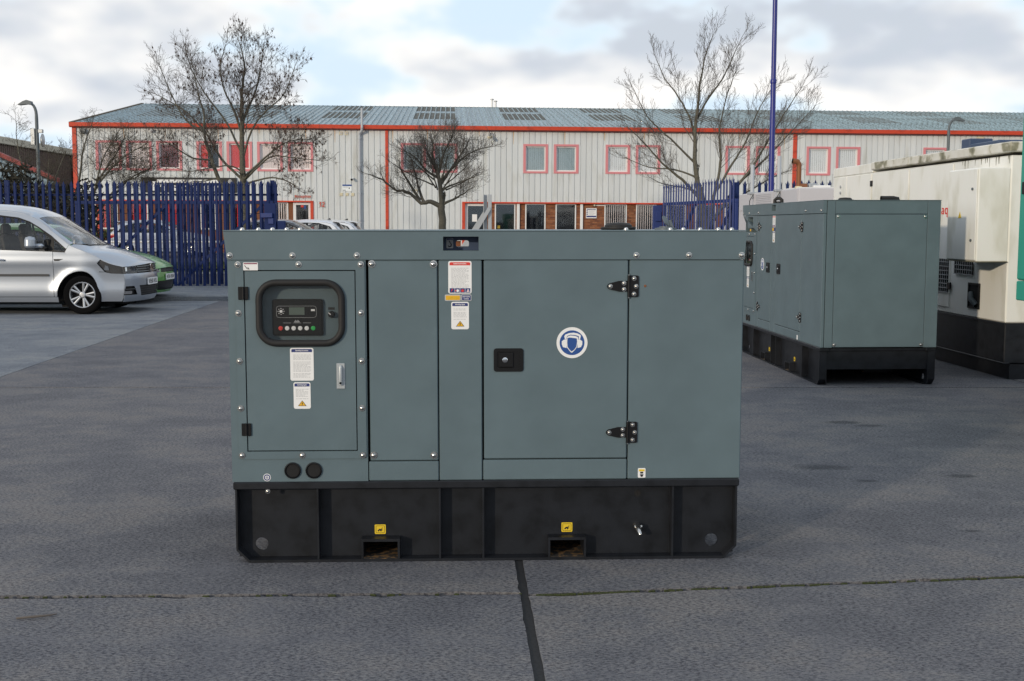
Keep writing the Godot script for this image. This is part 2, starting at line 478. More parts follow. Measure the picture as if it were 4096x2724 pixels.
# ---------------------------------------------------------------- sky and ground
func cloudy_sky() -> ImageTexture:
	var w := 2048
	var h := 1024
	var a := FastNoiseLite.new()
	a.seed = 4; a.noise_type = FastNoiseLite.TYPE_SIMPLEX_SMOOTH; a.frequency = 1.0; a.fractal_octaves = 6; a.fractal_gain = 0.52
	var b := FastNoiseLite.new()
	b.seed = 19; b.noise_type = FastNoiseLite.TYPE_SIMPLEX_SMOOTH; b.frequency = 1.0; b.fractal_octaves = 4
	var bytes := PackedByteArray()
	bytes.resize(w * h * 3)
	for y in h:
		var el := (0.5 - (y + 0.5) / h) * PI
		var up := sin(el)
		var flat := cos(el)
		var deg := rad_to_deg(el)
		for x in w:
			var c := Vector3(0.36, 0.36, 0.38)
			if deg > -1.0:
				var az := ((x + 0.5) / w - 0.5) * TAU
				var lift := log(1.0 + maxf(deg, 0.0) / 7.0) * 2.3
				var p := Vector3(sin(az) * 4.0, lift * 1.15, -cos(az) * 4.0)
				var d := a.get_noise_3dv(p) * 1.25 - 0.02
				d += 0.30 * smoothstep(4.5, 9.0, deg)
				var cover := smoothstep(-0.12, 0.22, d)
				var sh := b.get_noise_3dv(p * 0.9 + Vector3(7, 3, 1)) * 0.9 + 0.22 + 0.25 * smoothstep(4.0, 8.5, deg) + 0.6 * d
				var shade := smoothstep(0.3, 0.95, sh)
				var clear := Vector3(0.94, 0.98, 1.0).lerp(Vector3(0.72, 0.84, 0.97), smoothstep(1.0, 40.0, deg))
				clear = clear.lerp(Vector3(0.79, 0.885, 0.975), smoothstep(0.1, -0.25, d) * 0.6)
				var cloud := Vector3(1.0, 0.992, 0.98).lerp(Vector3(0.79, 0.82, 0.862), shade)
				c = clear.lerp(cloud, cover)
			var k := (y * w + x) * 3
			bytes[k] = int(clampf(c.x, 0, 1) * 255.0); bytes[k + 1] = int(clampf(c.y, 0, 1) * 255.0); bytes[k + 2] = int(clampf(c.z, 0, 1) * 255.0)
	return ImageTexture.create_from_image(Image.create_from_data(w, h, false, Image.FORMAT_RGB8, bytes))

func tar_x(z: float) -> float: return 0.03 + 0.0458 * (z + 4.94)
func left_x(z: float) -> float: return -4.92 + 0.0623 * (z + 11.18)

func slab(corners: Array, m: Material, wobble: Array, seed_: int) -> void:     # one concrete slab, its edges worn uneven; corners counter-clockwise seen from above
	var r := RandomNumberGenerator.new()
	r.seed = seed_
	var loop := PackedVector3Array()
	for i in 4:
		var a: Vector3 = corners[i]
		var b: Vector3 = corners[(i + 1) % 4]
		var inward := Vector3.UP.cross((b - a).normalized())
		var k := clampi(int(a.distance_to(b) / 0.06), 1, 170) if wobble[i] > 0.0 else 1
		for j in k:
			var w: float = wobble[i]
			loop.append(a.lerp(b, float(j) / k) + inward * (w * 0.35 + w * r.randf() * r.randf() + (w * 1.2 if r.randf() < 0.03 else 0.0)) * (0.0 if j == 0 else 1.0))
	var flat := PackedVector2Array()
	for p in loop: flat.append(Vector2(p.x, -p.z))
	var b := MB.new()
	b.prism(flat, -0.05, 0.0, Transform3D(Basis(Vector3.RIGHT, Vector3.BACK * -1.0, Vector3.UP), Vector3.ZERO))
	struct("concrete_slab", b, m)

func ground() -> void:
	var b := MB.new()
	b.q(Vector3(-400, -0.06, 60), Vector3(400, -0.06, 60), Vector3(400, -0.06, -500), Vector3(-400, -0.06, -500))
	struct("ground", b, M.joint_dirt)
	var g := 0.011
	var rows := [4.0, -4.52, -10.45, -16.47, -22.6]
	for i in 4:
		var z0: float = rows[i]
		var z1: float = rows[i + 1]
		var n := 0.016 if i < 1 else 0.012 if i < 2 else 0.006
		var zl := func(z: float, x: float) -> float:     # the nearest cross joint runs a little askew
			return z if z != -4.52 else (-4.525 + 0.027 * (x - 0.05) * -0.9 if x < 0.05 else -4.50 - 0.119 * (x - 0.05))
		var p := func(fx: Callable, off: float, z: float, dz: float) -> Vector3:
			var x: float = fx.call(z) + off
			return Vector3(x, 0, zl.call(z, x) + dz)
		var far := func(_z: float) -> float: return -40.0
		var right := func(z: float) -> float: return tar_x(z) + 4.98
		var edge := func(_z: float) -> float: return 40.0
		var cols := [[far, left_x, "d", 0.0, 0.004], [left_x, tar_x, "abca"[i], 0.004, 0.016], [tar_x, right, "bacb"[i], 0.016, 0.005], [right, edge, "ebae"[i], 0.005, 0.0]]
		for k in 4:
			var c: Array = cols[k]
			if k == 0 and i == 0: continue
			slab([p.call(c[0], c[3], z0, -g), p.call(c[1], -c[4], z0, -g), p.call(c[1], -c[4], z1, g), p.call(c[0], c[3], z1, g)], M["concrete_" + c[2]], [n, 0.004, n, 0.004] if k < 3 else [n, 0.0, n, 0.004], 100 + i * 8 + k)
		if i == 0:
			slab([Vector3(-40, 0, 4), p.call(left_x, -0.004, 4.0, 0), p.call(left_x, -0.004, -4.52, g), Vector3(-40, 0, -4.4)], M.concrete_d, [0, 0.004, 0.01, 0], 99)
	# tar in the long joint, a few millimetres below the slabs
	var tarb := MB.new()
	var r := RandomNumberGenerator.new()
	r.seed = 3
	var z := 4.0
	while z > -22.6:
		var z2 := z - 0.25
		tarb.q(Vector3(tar_x(z) - 0.02, -0.004, z), Vector3(tar_x(z) + 0.02, -0.004, z), Vector3(tar_x(z2) + 0.02, -0.004, z2), Vector3(tar_x(z2) - 0.02, -0.004, z2))
		z = z2
	struct("tar_joint", tarb, M.tar)
	# moss along the near cross joint
	var mo := MB.new()
	for k in 900:
		var x := r.randf_range(-2.4, 2.4)
		var dense := 0.07 if x < 0.1 else 0.75 if sin(x * 7.0) + sin(x * 17.0 + 1.0) > -0.3 else 0.2
		if r.randf() > dense: continue
		var zc := (-4.525 - 0.0243 * (x - 0.05)) if x < 0.05 else (-4.50 - 0.119 * (x - 0.05))
		var s := r.randf_range(0.004, 0.009)
		mo.rbox(Vector3(x, -0.006, zc + r.randf_range(-0.003, 0.003)), Vector3(s * r.randf_range(1.5, 4.0), 0.014, s * 1.3), s * 0.4, Basis(Vector3.UP, r.randf_range(-0.4, 0.4)))
	var mos := stuff("moss", mo, M.moss, self)
	tag(mos, "green moss growing in the cross joint of the concrete yard", "moss")
	# oil and damp stains, a fallen twig
	var slabs := find_children("concrete_slab*", "", false, false)
	for st in [[2.44, -8.57, 0.11], [2.6, -8.42, 0.08], [1.87, -6.95, 0.12], [2.02, -6.57, 0.05], [2.61, -6.7, 0.08], [2.19, -5.47, 0.035]]:
		for ring in 3:
			b = MB.new()
			var poly := PackedVector2Array()
			for j in 22: poly.append(Vector2(cos(TAU * j / 22.0) * 1.5, sin(TAU * j / 22.0) * 0.75) * st[2] * (1.0 - 0.25 * ring) * r.randf_range(0.75, 1.2) + Vector2(st[0], -st[1]))
			b.prism(poly, 0.0, 0.0012 + 0.0012 * ring, Transform3D(Basis(Vector3.RIGHT, Vector3.FORWARD, Vector3.UP), Vector3.ZERO), false)
			obj("oil_stain", b, M.oil_stain, slabs[5])
	b = MB.new()
	b.tube(PackedVector3Array([Vector3(-1.83, 0.006, -4.21), Vector3(-1.77, 0.012, -4.21), Vector3(-1.72, 0.009, -4.235), Vector3(-1.70, 0.006, -4.26)]), PackedFloat32Array([0.004, 0.005, 0.004, 0.002]), 6)
	tag(struct_free("fallen_twig", b, M.twig), "short dark twig lying on the concrete at the lower left", "twig")
	# strip and kerb at the fence, car park, verge and pavement behind it
	b = MB.new()
	b.rspan(Vector3(-40, -0.05, -27.6), Vector3(-3.6, 0.10, -22.62), 0.02)
	struct("pavement", b, M.concrete_d)
	b = MB.new()
	b.rspan(Vector3(5.2, -0.05, -27.6), Vector3(40, 0.10, -22.62), 0.02)
	struct("pavement", b, M.concrete_e)
	b = MB.new()
	b.q(Vector3(-3.6, -0.002, -22.62), Vector3(5.2, -0.002, -22.62), Vector3(5.2, -0.002, -33.6), Vector3(-3.6, -0.002, -33.6))
	b.q(Vector3(-120, 0.06, -27.6), Vector3(-3.6, 0.06, -27.6), Vector3(-3.6, 0.06, -33.6), Vector3(-120, 0.06, -33.6))
	b.q(Vector3(5.2, 0.06, -27.6), Vector3(120, 0.06, -27.6), Vector3(120, 0.06, -33.6), Vector3(5.2, 0.06, -33.6))
	b.q(Vector3(-120, 0.12, -42.4), Vector3(120, 0.12, -42.4), Vector3(120, 0.12, -52.6), Vector3(-120, 0.12, -52.6))
	struct("road", b, M.asphalt)
	b = MB.new()
	b.rspan(Vector3(-120, -0.05, -42.4), Vector3(120, 0.16, -42.2), 0.02)
	b.rspan(Vector3(-120, -0.05, -33.8), Vector3(120, 0.12, -33.6), 0.02)
	struct("kerb", b, M.concrete_d)
	b = MB.new()
	b.rspan(Vector3(-120, -0.05, -60.0), Vector3(120, 0.2, -52.6), 0.02)
	struct("pavement", b, M.concrete_e)
	# grass verge: soil and blades
	b = MB.new()
	b.q(Vector3(-120, 0.1, -33.8), Vector3(120, 0.1, -33.8), Vector3(120, 0.13, -42.2), Vector3(-120, 0.13, -42.2))
	struct("verge", b, M.grass)
	b = MB.new()
	for k in 16000:
		var c := Vector3(r.randf_range(-17, 12), 0.1, r.randf_range(-42.1, -33.9))
		var d := Vector3(r.randf_range(-1, 1), 0, r.randf_range(-1, 1)).normalized() * 0.025
		b.tri(c - d, c + d, c + Vector3(r.randf_range(-0.05, 0.05), r.randf_range(0.06, 0.16), r.randf_range(-0.05, 0.05)))
	tag(stuff("grass", b, M.grass, self), "rough winter grass on the verge between fence and car park", "grass")

# ---------------------------------------------------------------- the long clad building
var BT := Transform3D()
const PITCH := 0.2665

func clad_profile(pitch: float) -> PackedVector2Array:      # x across, y outward; a pan with shallow ribs and a deep groove at each side
	var p := [0.0, -0.04, 0.0, -0.034, 0.012, -0.034, 0.022, 0.0]
	for k in 3:
		var x := 0.075 + 0.058 * k
		p.append_array([x - 0.008, 0.0, x - 0.004, 0.0035, x + 0.004, 0.0035, x + 0.008, 0.0])
	p.append_array([pitch - 0.022, 0.0, pitch - 0.012, -0.034, pitch, -0.034, pitch, -0.04])
	return pv(p)

func window_unit(parent: Node3D, x0: float, x1: float, y0: float, y1: float, frame: Material, edge: float, z: float, blind: String, deep: float) -> void:
	var w := Node3D.new()
	w.name = "window"
	parent.add_child(w, true)
	if edge > 0.0:
		var s := MB.new()
		s.ring(rect(x0, y0, x1, y1), rect(x0 + edge, y0 + edge * 0.8, x1 - edge, y1 - edge * 0.8), z - 0.14, z + 0.025)
		obj("surround", s, frame, w)
		x0 += edge; x1 -= edge; y0 += edge * 0.8; y1 -= edge * 0.8
		z -= 0.05
	var f := MB.new()
	f.ring(rect(x0, y0, x1, y1), rect(x0 + 0.055, y0 + 0.065, x1 - 0.055, y1 - 0.055), z - 0.07, z)
	obj("frame", f, M.white_upvc, w)
	f = MB.new()
	f.span(Vector3(x0 + 0.05, y0 + 0.05, z - 0.045), Vector3(x1 - 0.05, y1 - 0.05, z - 0.035))
	obj("pane", f, M.clear_pane, w)
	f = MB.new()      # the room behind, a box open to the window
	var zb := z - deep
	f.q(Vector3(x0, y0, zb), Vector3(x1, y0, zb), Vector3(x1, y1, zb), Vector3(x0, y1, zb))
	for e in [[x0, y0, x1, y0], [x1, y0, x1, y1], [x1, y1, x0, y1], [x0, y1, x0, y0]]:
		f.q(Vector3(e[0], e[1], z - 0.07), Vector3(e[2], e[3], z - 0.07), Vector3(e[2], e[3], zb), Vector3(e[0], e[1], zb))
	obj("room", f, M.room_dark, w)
	if blind:
		var parts := blind.split(":")
		var bl := MB.new()
		var share := float(parts[1]) if parts.size() > 1 else 1.0
		var gap := float(parts[2]) if parts.size() > 2 else 0.004
		var n := maxi(1, int((x1 - x0) * share / 0.1))
		for k in n:
			var a := x0 + 0.02 + (x1 - x0 - 0.04) * share * k / n
			var e := x0 + 0.02 + (x1 - x0 - 0.04) * share * (k + 1) / n - gap
			bl.box(Vector3((a + e) / 2, (y0 + y1) / 2, z - 0.062), Vector3(e - a, y1 - y0 - 0.1, 0.004), Basis(Vector3.UP, 0.16 if k % 2 else 0.10))
		obj("blind", bl, M[parts[0]], w)

func building() -> void:
	var turn := deg_to_rad(-0.29)
	var base := Basis(Vector3.UP, deg_to_rad(3.0)) * Basis(Vector3.BACK, turn)
	BT = Transform3D(base, Vector3(-20.087, 0.02, -54.2))
	var r := thing("warehouse_building", "long grey ribbed-metal industrial building with orange-red gutter and blue-grey roof", "building", BT)
	var length := 52.0
	var top := 5.95
	# openings [x0, x1, y0, y1] that the cladding leaves free
	var upper := []
	var blinds := ["pale_blind", "pale_blind:1:0.01", "dark_red_blind:1:0.02", "red_blind:0.4", "red_blind", "pale_blind", "pale_blind:1:0.012", "grey_blind", "grey_blind", "grey_blind", "grey_blind", "white_blind", "white_blind", "white_blind", "white_blind:1:0.02", "white_blind", "white_blind", "white_blind"]
	for a in [1.01, 2.38, 3.75, 5.57, 6.94, 8.33, 9.73, 14.93, 16.39, 20.62, 22.05, 24.48, 25.90, 30.15, 31.60, 34.02, 35.44, 39.64]: upper.append([a, a + 1.16, 3.96, 5.31])
	var holes := [[0.99, 10.86, -1.0, 2.58], [17.79, 32.55, -1.0, 2.58]]
	for u in upper: holes.append([u[0] + 0.06, u[1] + -0.06, u[2] + 0.05, u[3] - 0.05])
	var unit := MB.new()
	unit.prism(clad_profile(PITCH), -1.0, 0.0, Transform3D(Basis(Vector3.RIGHT, Vector3.BACK, Vector3.DOWN), Vector3.ZERO))
	var sheet := unit.mesh()
	var x := 0.12
	var k := 0
	while x < length:
		var m: Material = M["cladding_" + "abc"[k * 7 % 5 % 3]]
		var cuts := []
		var partial := []
		for h in holes:
			var lap := minf(x + PITCH, h[1]) - maxf(x, h[0])
			if lap <= 0.05: continue
			cuts.append([h[2], h[3]])
			if lap < PITCH - 0.05: partial.append(h)
		var y := 0.8
		cuts.sort_custom(func(p, q): return p[0] < q[0])
		cuts.append([top, top])
		for c in cuts:
			if c[0] > y + 0.02:
				put("cladding_panel", sheet, m, r, Transform3D(Basis.from_scale(Vector3(1, c[0] - y, 1)), Vector3(x, y, 0)))
			y = maxf(y, c[1])
		for h in partial:
			var b := MB.new()
			var a0 := x if h[0] > x + 0.02 else float(h[1])
			var a1 := float(h[0]) if h[0] > x + 0.02 else x + PITCH
			b.span(Vector3(a0, maxf(h[2], -0.3), -0.04), Vector3(a1, h[3], 0.0))
			obj("cladding_panel", b, m, r)
		x += PITCH
		k += 1
	for i in upper.size():
		var u: Array = upper[i]
		window_unit(r, u[0], u[1], u[2], u[3], M.pink_trim, 0.115, 0.0, blinds[i], 0.9)
	# gable end, back, and the space inside
	var b := MB.new()
	b.prism(pv([0.02, -0.3, -25.2, -0.3, -25.2, 6.0, -12.6, 8.1, 0.02, 6.0]), -0.02, 0.08, Transform3D(Basis(Vector3(0, 0, 1), Vector3.UP, Vector3.LEFT), Vector3(0.1, 0, -0.05)))
	b.span(Vector3(0.1, -0.3, -25.4), Vector3(length, 6.0, -25.2))
	b.span(Vector3(length - 0.1, -0.3, -25.2), Vector3(length, 6.0, -0.06))
	b.span(Vector3(0.2, -0.3, -1.6), Vector3(length - 0.2, 5.9, -1.5))
	obj("wall", b, M.cladding_b, r)
	# roof sheets, each from eaves to ridge
	var slope := atan2(2.12, 12.6)
	var run := 12.6 / cos(slope) + 0.16
	unit = MB.new()
	unit.prism(pv([0, 0, 0.2, 0, 0.2115, 0.048, 0.2515, 0.048, PITCH - 0.002, 0.0, PITCH - 0.002, -0.02, 0, -0.02]), -run, 0.0)
	sheet = unit.mesh()
	var tilt := Basis(Vector3.RIGHT, slope)
	var eave := Vector3(0, 6.06, 0.16)
	for i in 196:
		put("roof_sheet", sheet, M["roof_" + "abc"[(i * 5 + i / 7) % 3]], r, Transform3D(tilt, eave + Vector3(-0.06 + PITCH * i, 0, 0)))
	b = MB.new()
	b.prism(pv([0.2, 5.98, -12.7, 8.12, -25.6, 5.98, -25.6, 5.9, -12.7, 8.02, 0.2, 5.9]), 0.1 - length, -0.1, Transform3D(Basis(Vector3(0, 0, 1), Vector3.UP, Vector3.LEFT), Vector3.ZERO))
	obj("roof_deck", b, M.dark_wall, r)
	# dirty rooflight sheets lying between the ribs, in two rows
	unit = MB.new()
	unit.prism(pv([-0.012, 0.026, -0.004, 0.012, 0.004, 0.006, 0.194, 0.006, 0.203, 0.016, 0.206, 0.026, 0.2, 0.01, 0.0, 0.0]), -1.0, 0.0)
	sheet = unit.mesh()
	for i in range(2, 184):
		var c := posmod(i - 7, 17)
		if c >= 8: continue
		for row in [[0.34, 0.30], [0.75, 0.245]]:
			var jag := 0.05 * sin(i * 2.7)
			put("rooflight_panel", sheet, M.rooflight, r, Transform3D(tilt * Basis.from_scale(Vector3(1, 1, run * row[1] + jag)), eave + tilt * Vector3(0, 0, -run * row[0] - jag * 0.5) + Vector3(-0.06 + PITCH * i, 0, 0)))
	# verge, ridge, gutter, red corner and joint trims
	b = MB.new()
	b.box(Vector3(-0.02, 6.03, 0.2) + tilt * Vector3(0, 0.03, -run / 2), Vector3(0.16, 0.12, run), tilt)
	obj("verge_trim", b, M.room_brown, r)
	b = MB.new()
	b.rspan(Vector3(0, 8.17, -12.75), Vector3(length, 8.22, -12.45), 0.015)
	obj("ridge_cap", b, M.roof_b, r)
	x = -0.1
	var gi := 0
	while x < length:
		b = MB.new()
		var xe := minf(x + 3.0, length)
		b.prism(pv([0.0, 5.885, 0.14, 5.885, 0.2, 5.93, 0.215, 6.105, 0.175, 6.105, 0.16, 5.95, 0.02, 5.93, 0.0, 6.06]), x, xe - 0.006, Transform3D(Basis(Vector3(0, 0, 1), Vector3.UP, Vector3.RIGHT), Vector3.ZERO))
		obj("gutter", b, M.red_trim, r, vec(0, 0.003 * (gi % 2), 0.004 + 0.003 * (gi % 2)))
		x = xe
		gi += 1
	for c in [[-0.02, 0.17, 0.05], [14.21, 14.35, 0.05], [33.36, 33.55, 0.05]]:
		b = MB.new()
		b.rspan(Vector3(c[0], -0.3, -0.1), Vector3(c[1], 5.884, c[2]), 0.008)
		obj("corner_trim" if c[0] < 1 else "joint_trim", b, M.red_trim, r)
	# the two brick bays at ground level: red lintel, posts, doors, windows, brickwork
	for bay in [[0.99, 10.86], [17.79, 32.55]]:
		b = MB.new()
		b.rspan(Vector3(bay[0] - 0.02, 2.55, -0.2), Vector3(bay[1] + 0.02, 2.62, 0.05), 0.008)
		b.rspan(Vector3(bay[0] - 0.02, -0.2, -0.2), Vector3(bay[0] + 0.12, 2.549, 0.048), 0.008)
		b.rspan(Vector3(bay[1] - 0.12, -0.2, -0.2), Vector3(bay[1] + 0.02, 2.549, 0.048), 0.008)
		obj("recess_trim", b, M.red_trim, r)
	var gz := -0.11
	var low := [[1.12, 1.90, "red_blind:0.6:0.03"], [2.45, 3.28, "red_blind:1:0.03"], [3.95, 4.73, "red_blind:1:0.04"], [5.65, 6.36, "red_blind:1:0.05"], [7.2, 8.0, "red_blind:1:0.05"], [8.9, 9.70, "pale_blind:1:0.06"], [19.30, 20.27, ""], [20.73, 21.69, ""], [22.16, 23.13, ""], [24.47, 25.53, "pale_blind:1:0.075"], [25.97, 26.95, "pale_blind:1:0.075"], [27.4, 28.36, ""], [28.8, 29.76, ""], [30.2, 31.16, ""]]
	for w in low: window_unit(r, w[0], w[1], 1.27, 2.56, null, 0.0, gz + 0.02, w[2], 1.2)
	for d in [[9.93, 10.74, "room_brown"], [17.91, 18.88, "room_dark"], [31.45, 32.4, "room_dark"]]:
		var dn := Node3D.new()
		dn.name = "door"
		r.add_child(dn, true)
		b = MB.new()
		b.ring(rect(d[0], 0.2, d[1], 2.55), rect(d[0] + 0.13, 0.35, d[1] - 0.11, 2.43), gz - 0.06, gz + 0.02)
		obj("frame", b, M.white_upvc, dn)
		b = MB.new()
		b.span(Vector3(d[0] + 0.12, 0.3, gz - 0.03), Vector3(d[1] - 0.1, 2.44, gz - 0.02))
		obj("pane", b, M.clear_pane, dn)
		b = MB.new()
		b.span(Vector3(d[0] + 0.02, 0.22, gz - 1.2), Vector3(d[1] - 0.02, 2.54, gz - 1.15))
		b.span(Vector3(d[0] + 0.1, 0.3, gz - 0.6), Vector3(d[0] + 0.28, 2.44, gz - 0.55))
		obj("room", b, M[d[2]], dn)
		b = MB.new()
		b.rod(Vector3(d[0] + 0.06, 1.25, gz + 0.06), Vector3(d[0] + 0.2, 1.27, gz + 0.06), 0.012)
		b.rod(Vector3(d[0] + 0.06, 1.25, gz + 0.02), Vector3(d[0] + 0.06, 1.25, gz + 0.06), 0.01)
		obj("handle", b, M.chrome, dn)
		if d[0] > 15 and d[0] < 20:
			b = MB.new()
			b.span(Vector3(18.24, 1.70, gz - 0.016), Vector3(18.47, 2.04, gz - 0.014))
			obj("paper_notice", b, M.white_print, dn)
		elif d[0] < 15:
			b = MB.new()
			b.span(Vector3(10.42, 2.25, gz - 0.016), Vector3(10.52, 2.41, gz - 0.014))
			obj("door_sticker", b, M.sign_blue, dn)
			b = MB.new()
			b.span(Vector3(10.28, 2.32, gz - 0.016), Vector3(10.40, 2.42, gz - 0.014))
			obj("door_sticker", b, M.red_print, dn)
	b = MB.new()
	b.span(Vector3(19.42, 1.36, gz - 0.008), Vector3(19.56, 1.54, gz - 0.005))
	obj("window_sticker", b, M.black_print, r)
	b = MB.new()
	b.span(Vector3(19.43, 1.40, gz - 0.004), Vector3(19.55, 1.43, gz - 0.002))
	b.span(Vector3(19.43, 1.48, gz - 0.004), Vector3(19.55, 1.51, gz - 0.002))
	obj("window_sticker", b, M.yellow_print, r)
	# brick piers and the wall under the sills
	var solid := []
	for bay in [[1.11, 10.74, [[9.93, 10.74]]], [17.91, 32.43, [[17.91, 18.88], [31.45, 32.43]]]]:
		var edges := [bay[0]]
		for w in low:
			if w[0] > bay[0] and w[1] < bay[1]: edges.append_array([w[0], w[1]])
		for d in bay[2]: edges.append_array([d[0], d[1]])
		edges.append(bay[1])
		edges.sort()
		for i in range(0, edges.size() - 1, 2):
			if edges[i + 1] - edges[i] > 0.03: solid.append([edges[i], edges[i + 1], 1.27, 2.545])
		for i in range(1, edges.size() - 2, 2):
			var door := false
			for d in bay[2]:
				if absf(edges[i] - d[0]) < 0.01: door = true
			if not door: solid.append([edges[i], edges[i + 1], -0.2, 1.26])
		for i in range(0, edges.size() - 1, 2):
			if edges[i + 1] - edges[i] > 0.03: solid.append([edges[i], edges[i + 1], -0.2, 1.269])
	for w in [[0.18, 0.96], [10.89, 14.2], [14.36, 17.76], [32.58, 33.35], [33.56, 51.9]]: solid.append([w[0], w[1], -0.3, 0.815])
	var walls := []
	for bay in 2:
		var wall := MB.new()
		for s in solid:
			if (s[0] > 15.0) == (bay == 1): wall.span(Vector3(s[0], s[2], gz - 0.1), Vector3(s[1], s[3], gz - 0.012))
		walls.append(obj("brick_wall", wall, M.mortar, r))
	var wn: Node3D = walls[1]
	var one := MB.new()
	one.rbox(Vector3.ZERO, Vector3(0.215, 0.064, 0.05), 0.003)
	var brick := one.mesh()
	var rest: Array[Transform3D] = []
	var made := 0
	rng.seed = 8
	for s in solid:
		var row := 0
		var y: float = s[2] + 0.04
		while y < s[3] - 0.02:
			var bx: float = s[0] - (0.1125 if row % 2 else 0.0)
			while bx < s[1] - 0.02:
				var a := maxf(bx, s[0])
				var e := minf(bx + 0.215, s[1])
				if e - a > 0.03:
					var tf := Transform3D(Basis.from_scale(Vector3((e - a) / 0.215, 1, 1)), Vector3((a + e) / 2, y, gz - 0.03 + rng.randf_range(-0.002, 0.002)))
					if s[0] > 18.0 and s[1] < 26.0 and s[2] > 1.0 and made < 290:
						put("brick", brick, M["brick_" + "aabcde"[rng.randi() % 6]], wn, tf)
						made += 1
					else: rest.append(tf)
				bx += 0.225
			y += 0.075
			row += 1
	var mm := MultiMesh.new()
	mm.transform_format = MultiMesh.TRANSFORM_3D
	mm.mesh = brick
	mm.instance_count = rest.size()
	for i in rest.size(): mm.set_instance_transform(i, rest[i])
	var mi := MultiMeshInstance3D.new()
	mi.name = "bricks"
	mi.multimesh = mm
	mi.material_override = M.brick_a
	mi.set_meta("kind", "stuff")
	wn.add_child(mi, true)
	# white posts in the second bay
	for p in [[20.33, 20.47], [23.32, 23.45]]:
		b = MB.new()
		b.rspan(Vector3(p[0], 0.1, gz - 0.02), Vector3(p[1], 2.54, gz + 0.09), 0.01)
		obj("post", b, M.white_upvc, r)
	# rust runs under the gutter
	rng.seed = 21
	for k2 in 16:
		var rx := 2.0 + k2 * 2.05 + rng.randf_range(-0.4, 0.4)
		rx = 0.12 + PITCH * roundf((rx - 0.12) / PITCH) + 0.05
		b = MB.new()
		var ln := rng.randf_range(0.2, 0.75)
		b.prism(pv([rx - 0.018, 5.88, rx + 0.018, 5.88, rx + 0.006, 5.88 - ln, rx - 0.006, 5.88 - ln]), 0.0005, 0.002)
		obj("rust_stain", b, M.rust_streak, r)
	fittings()

func fixed(called: String, label: String, category: String, x: float, y: float, z := 0.0, group := "") -> Node3D:
	return thing(called, label, category, BT * vec(x, y, z), group)

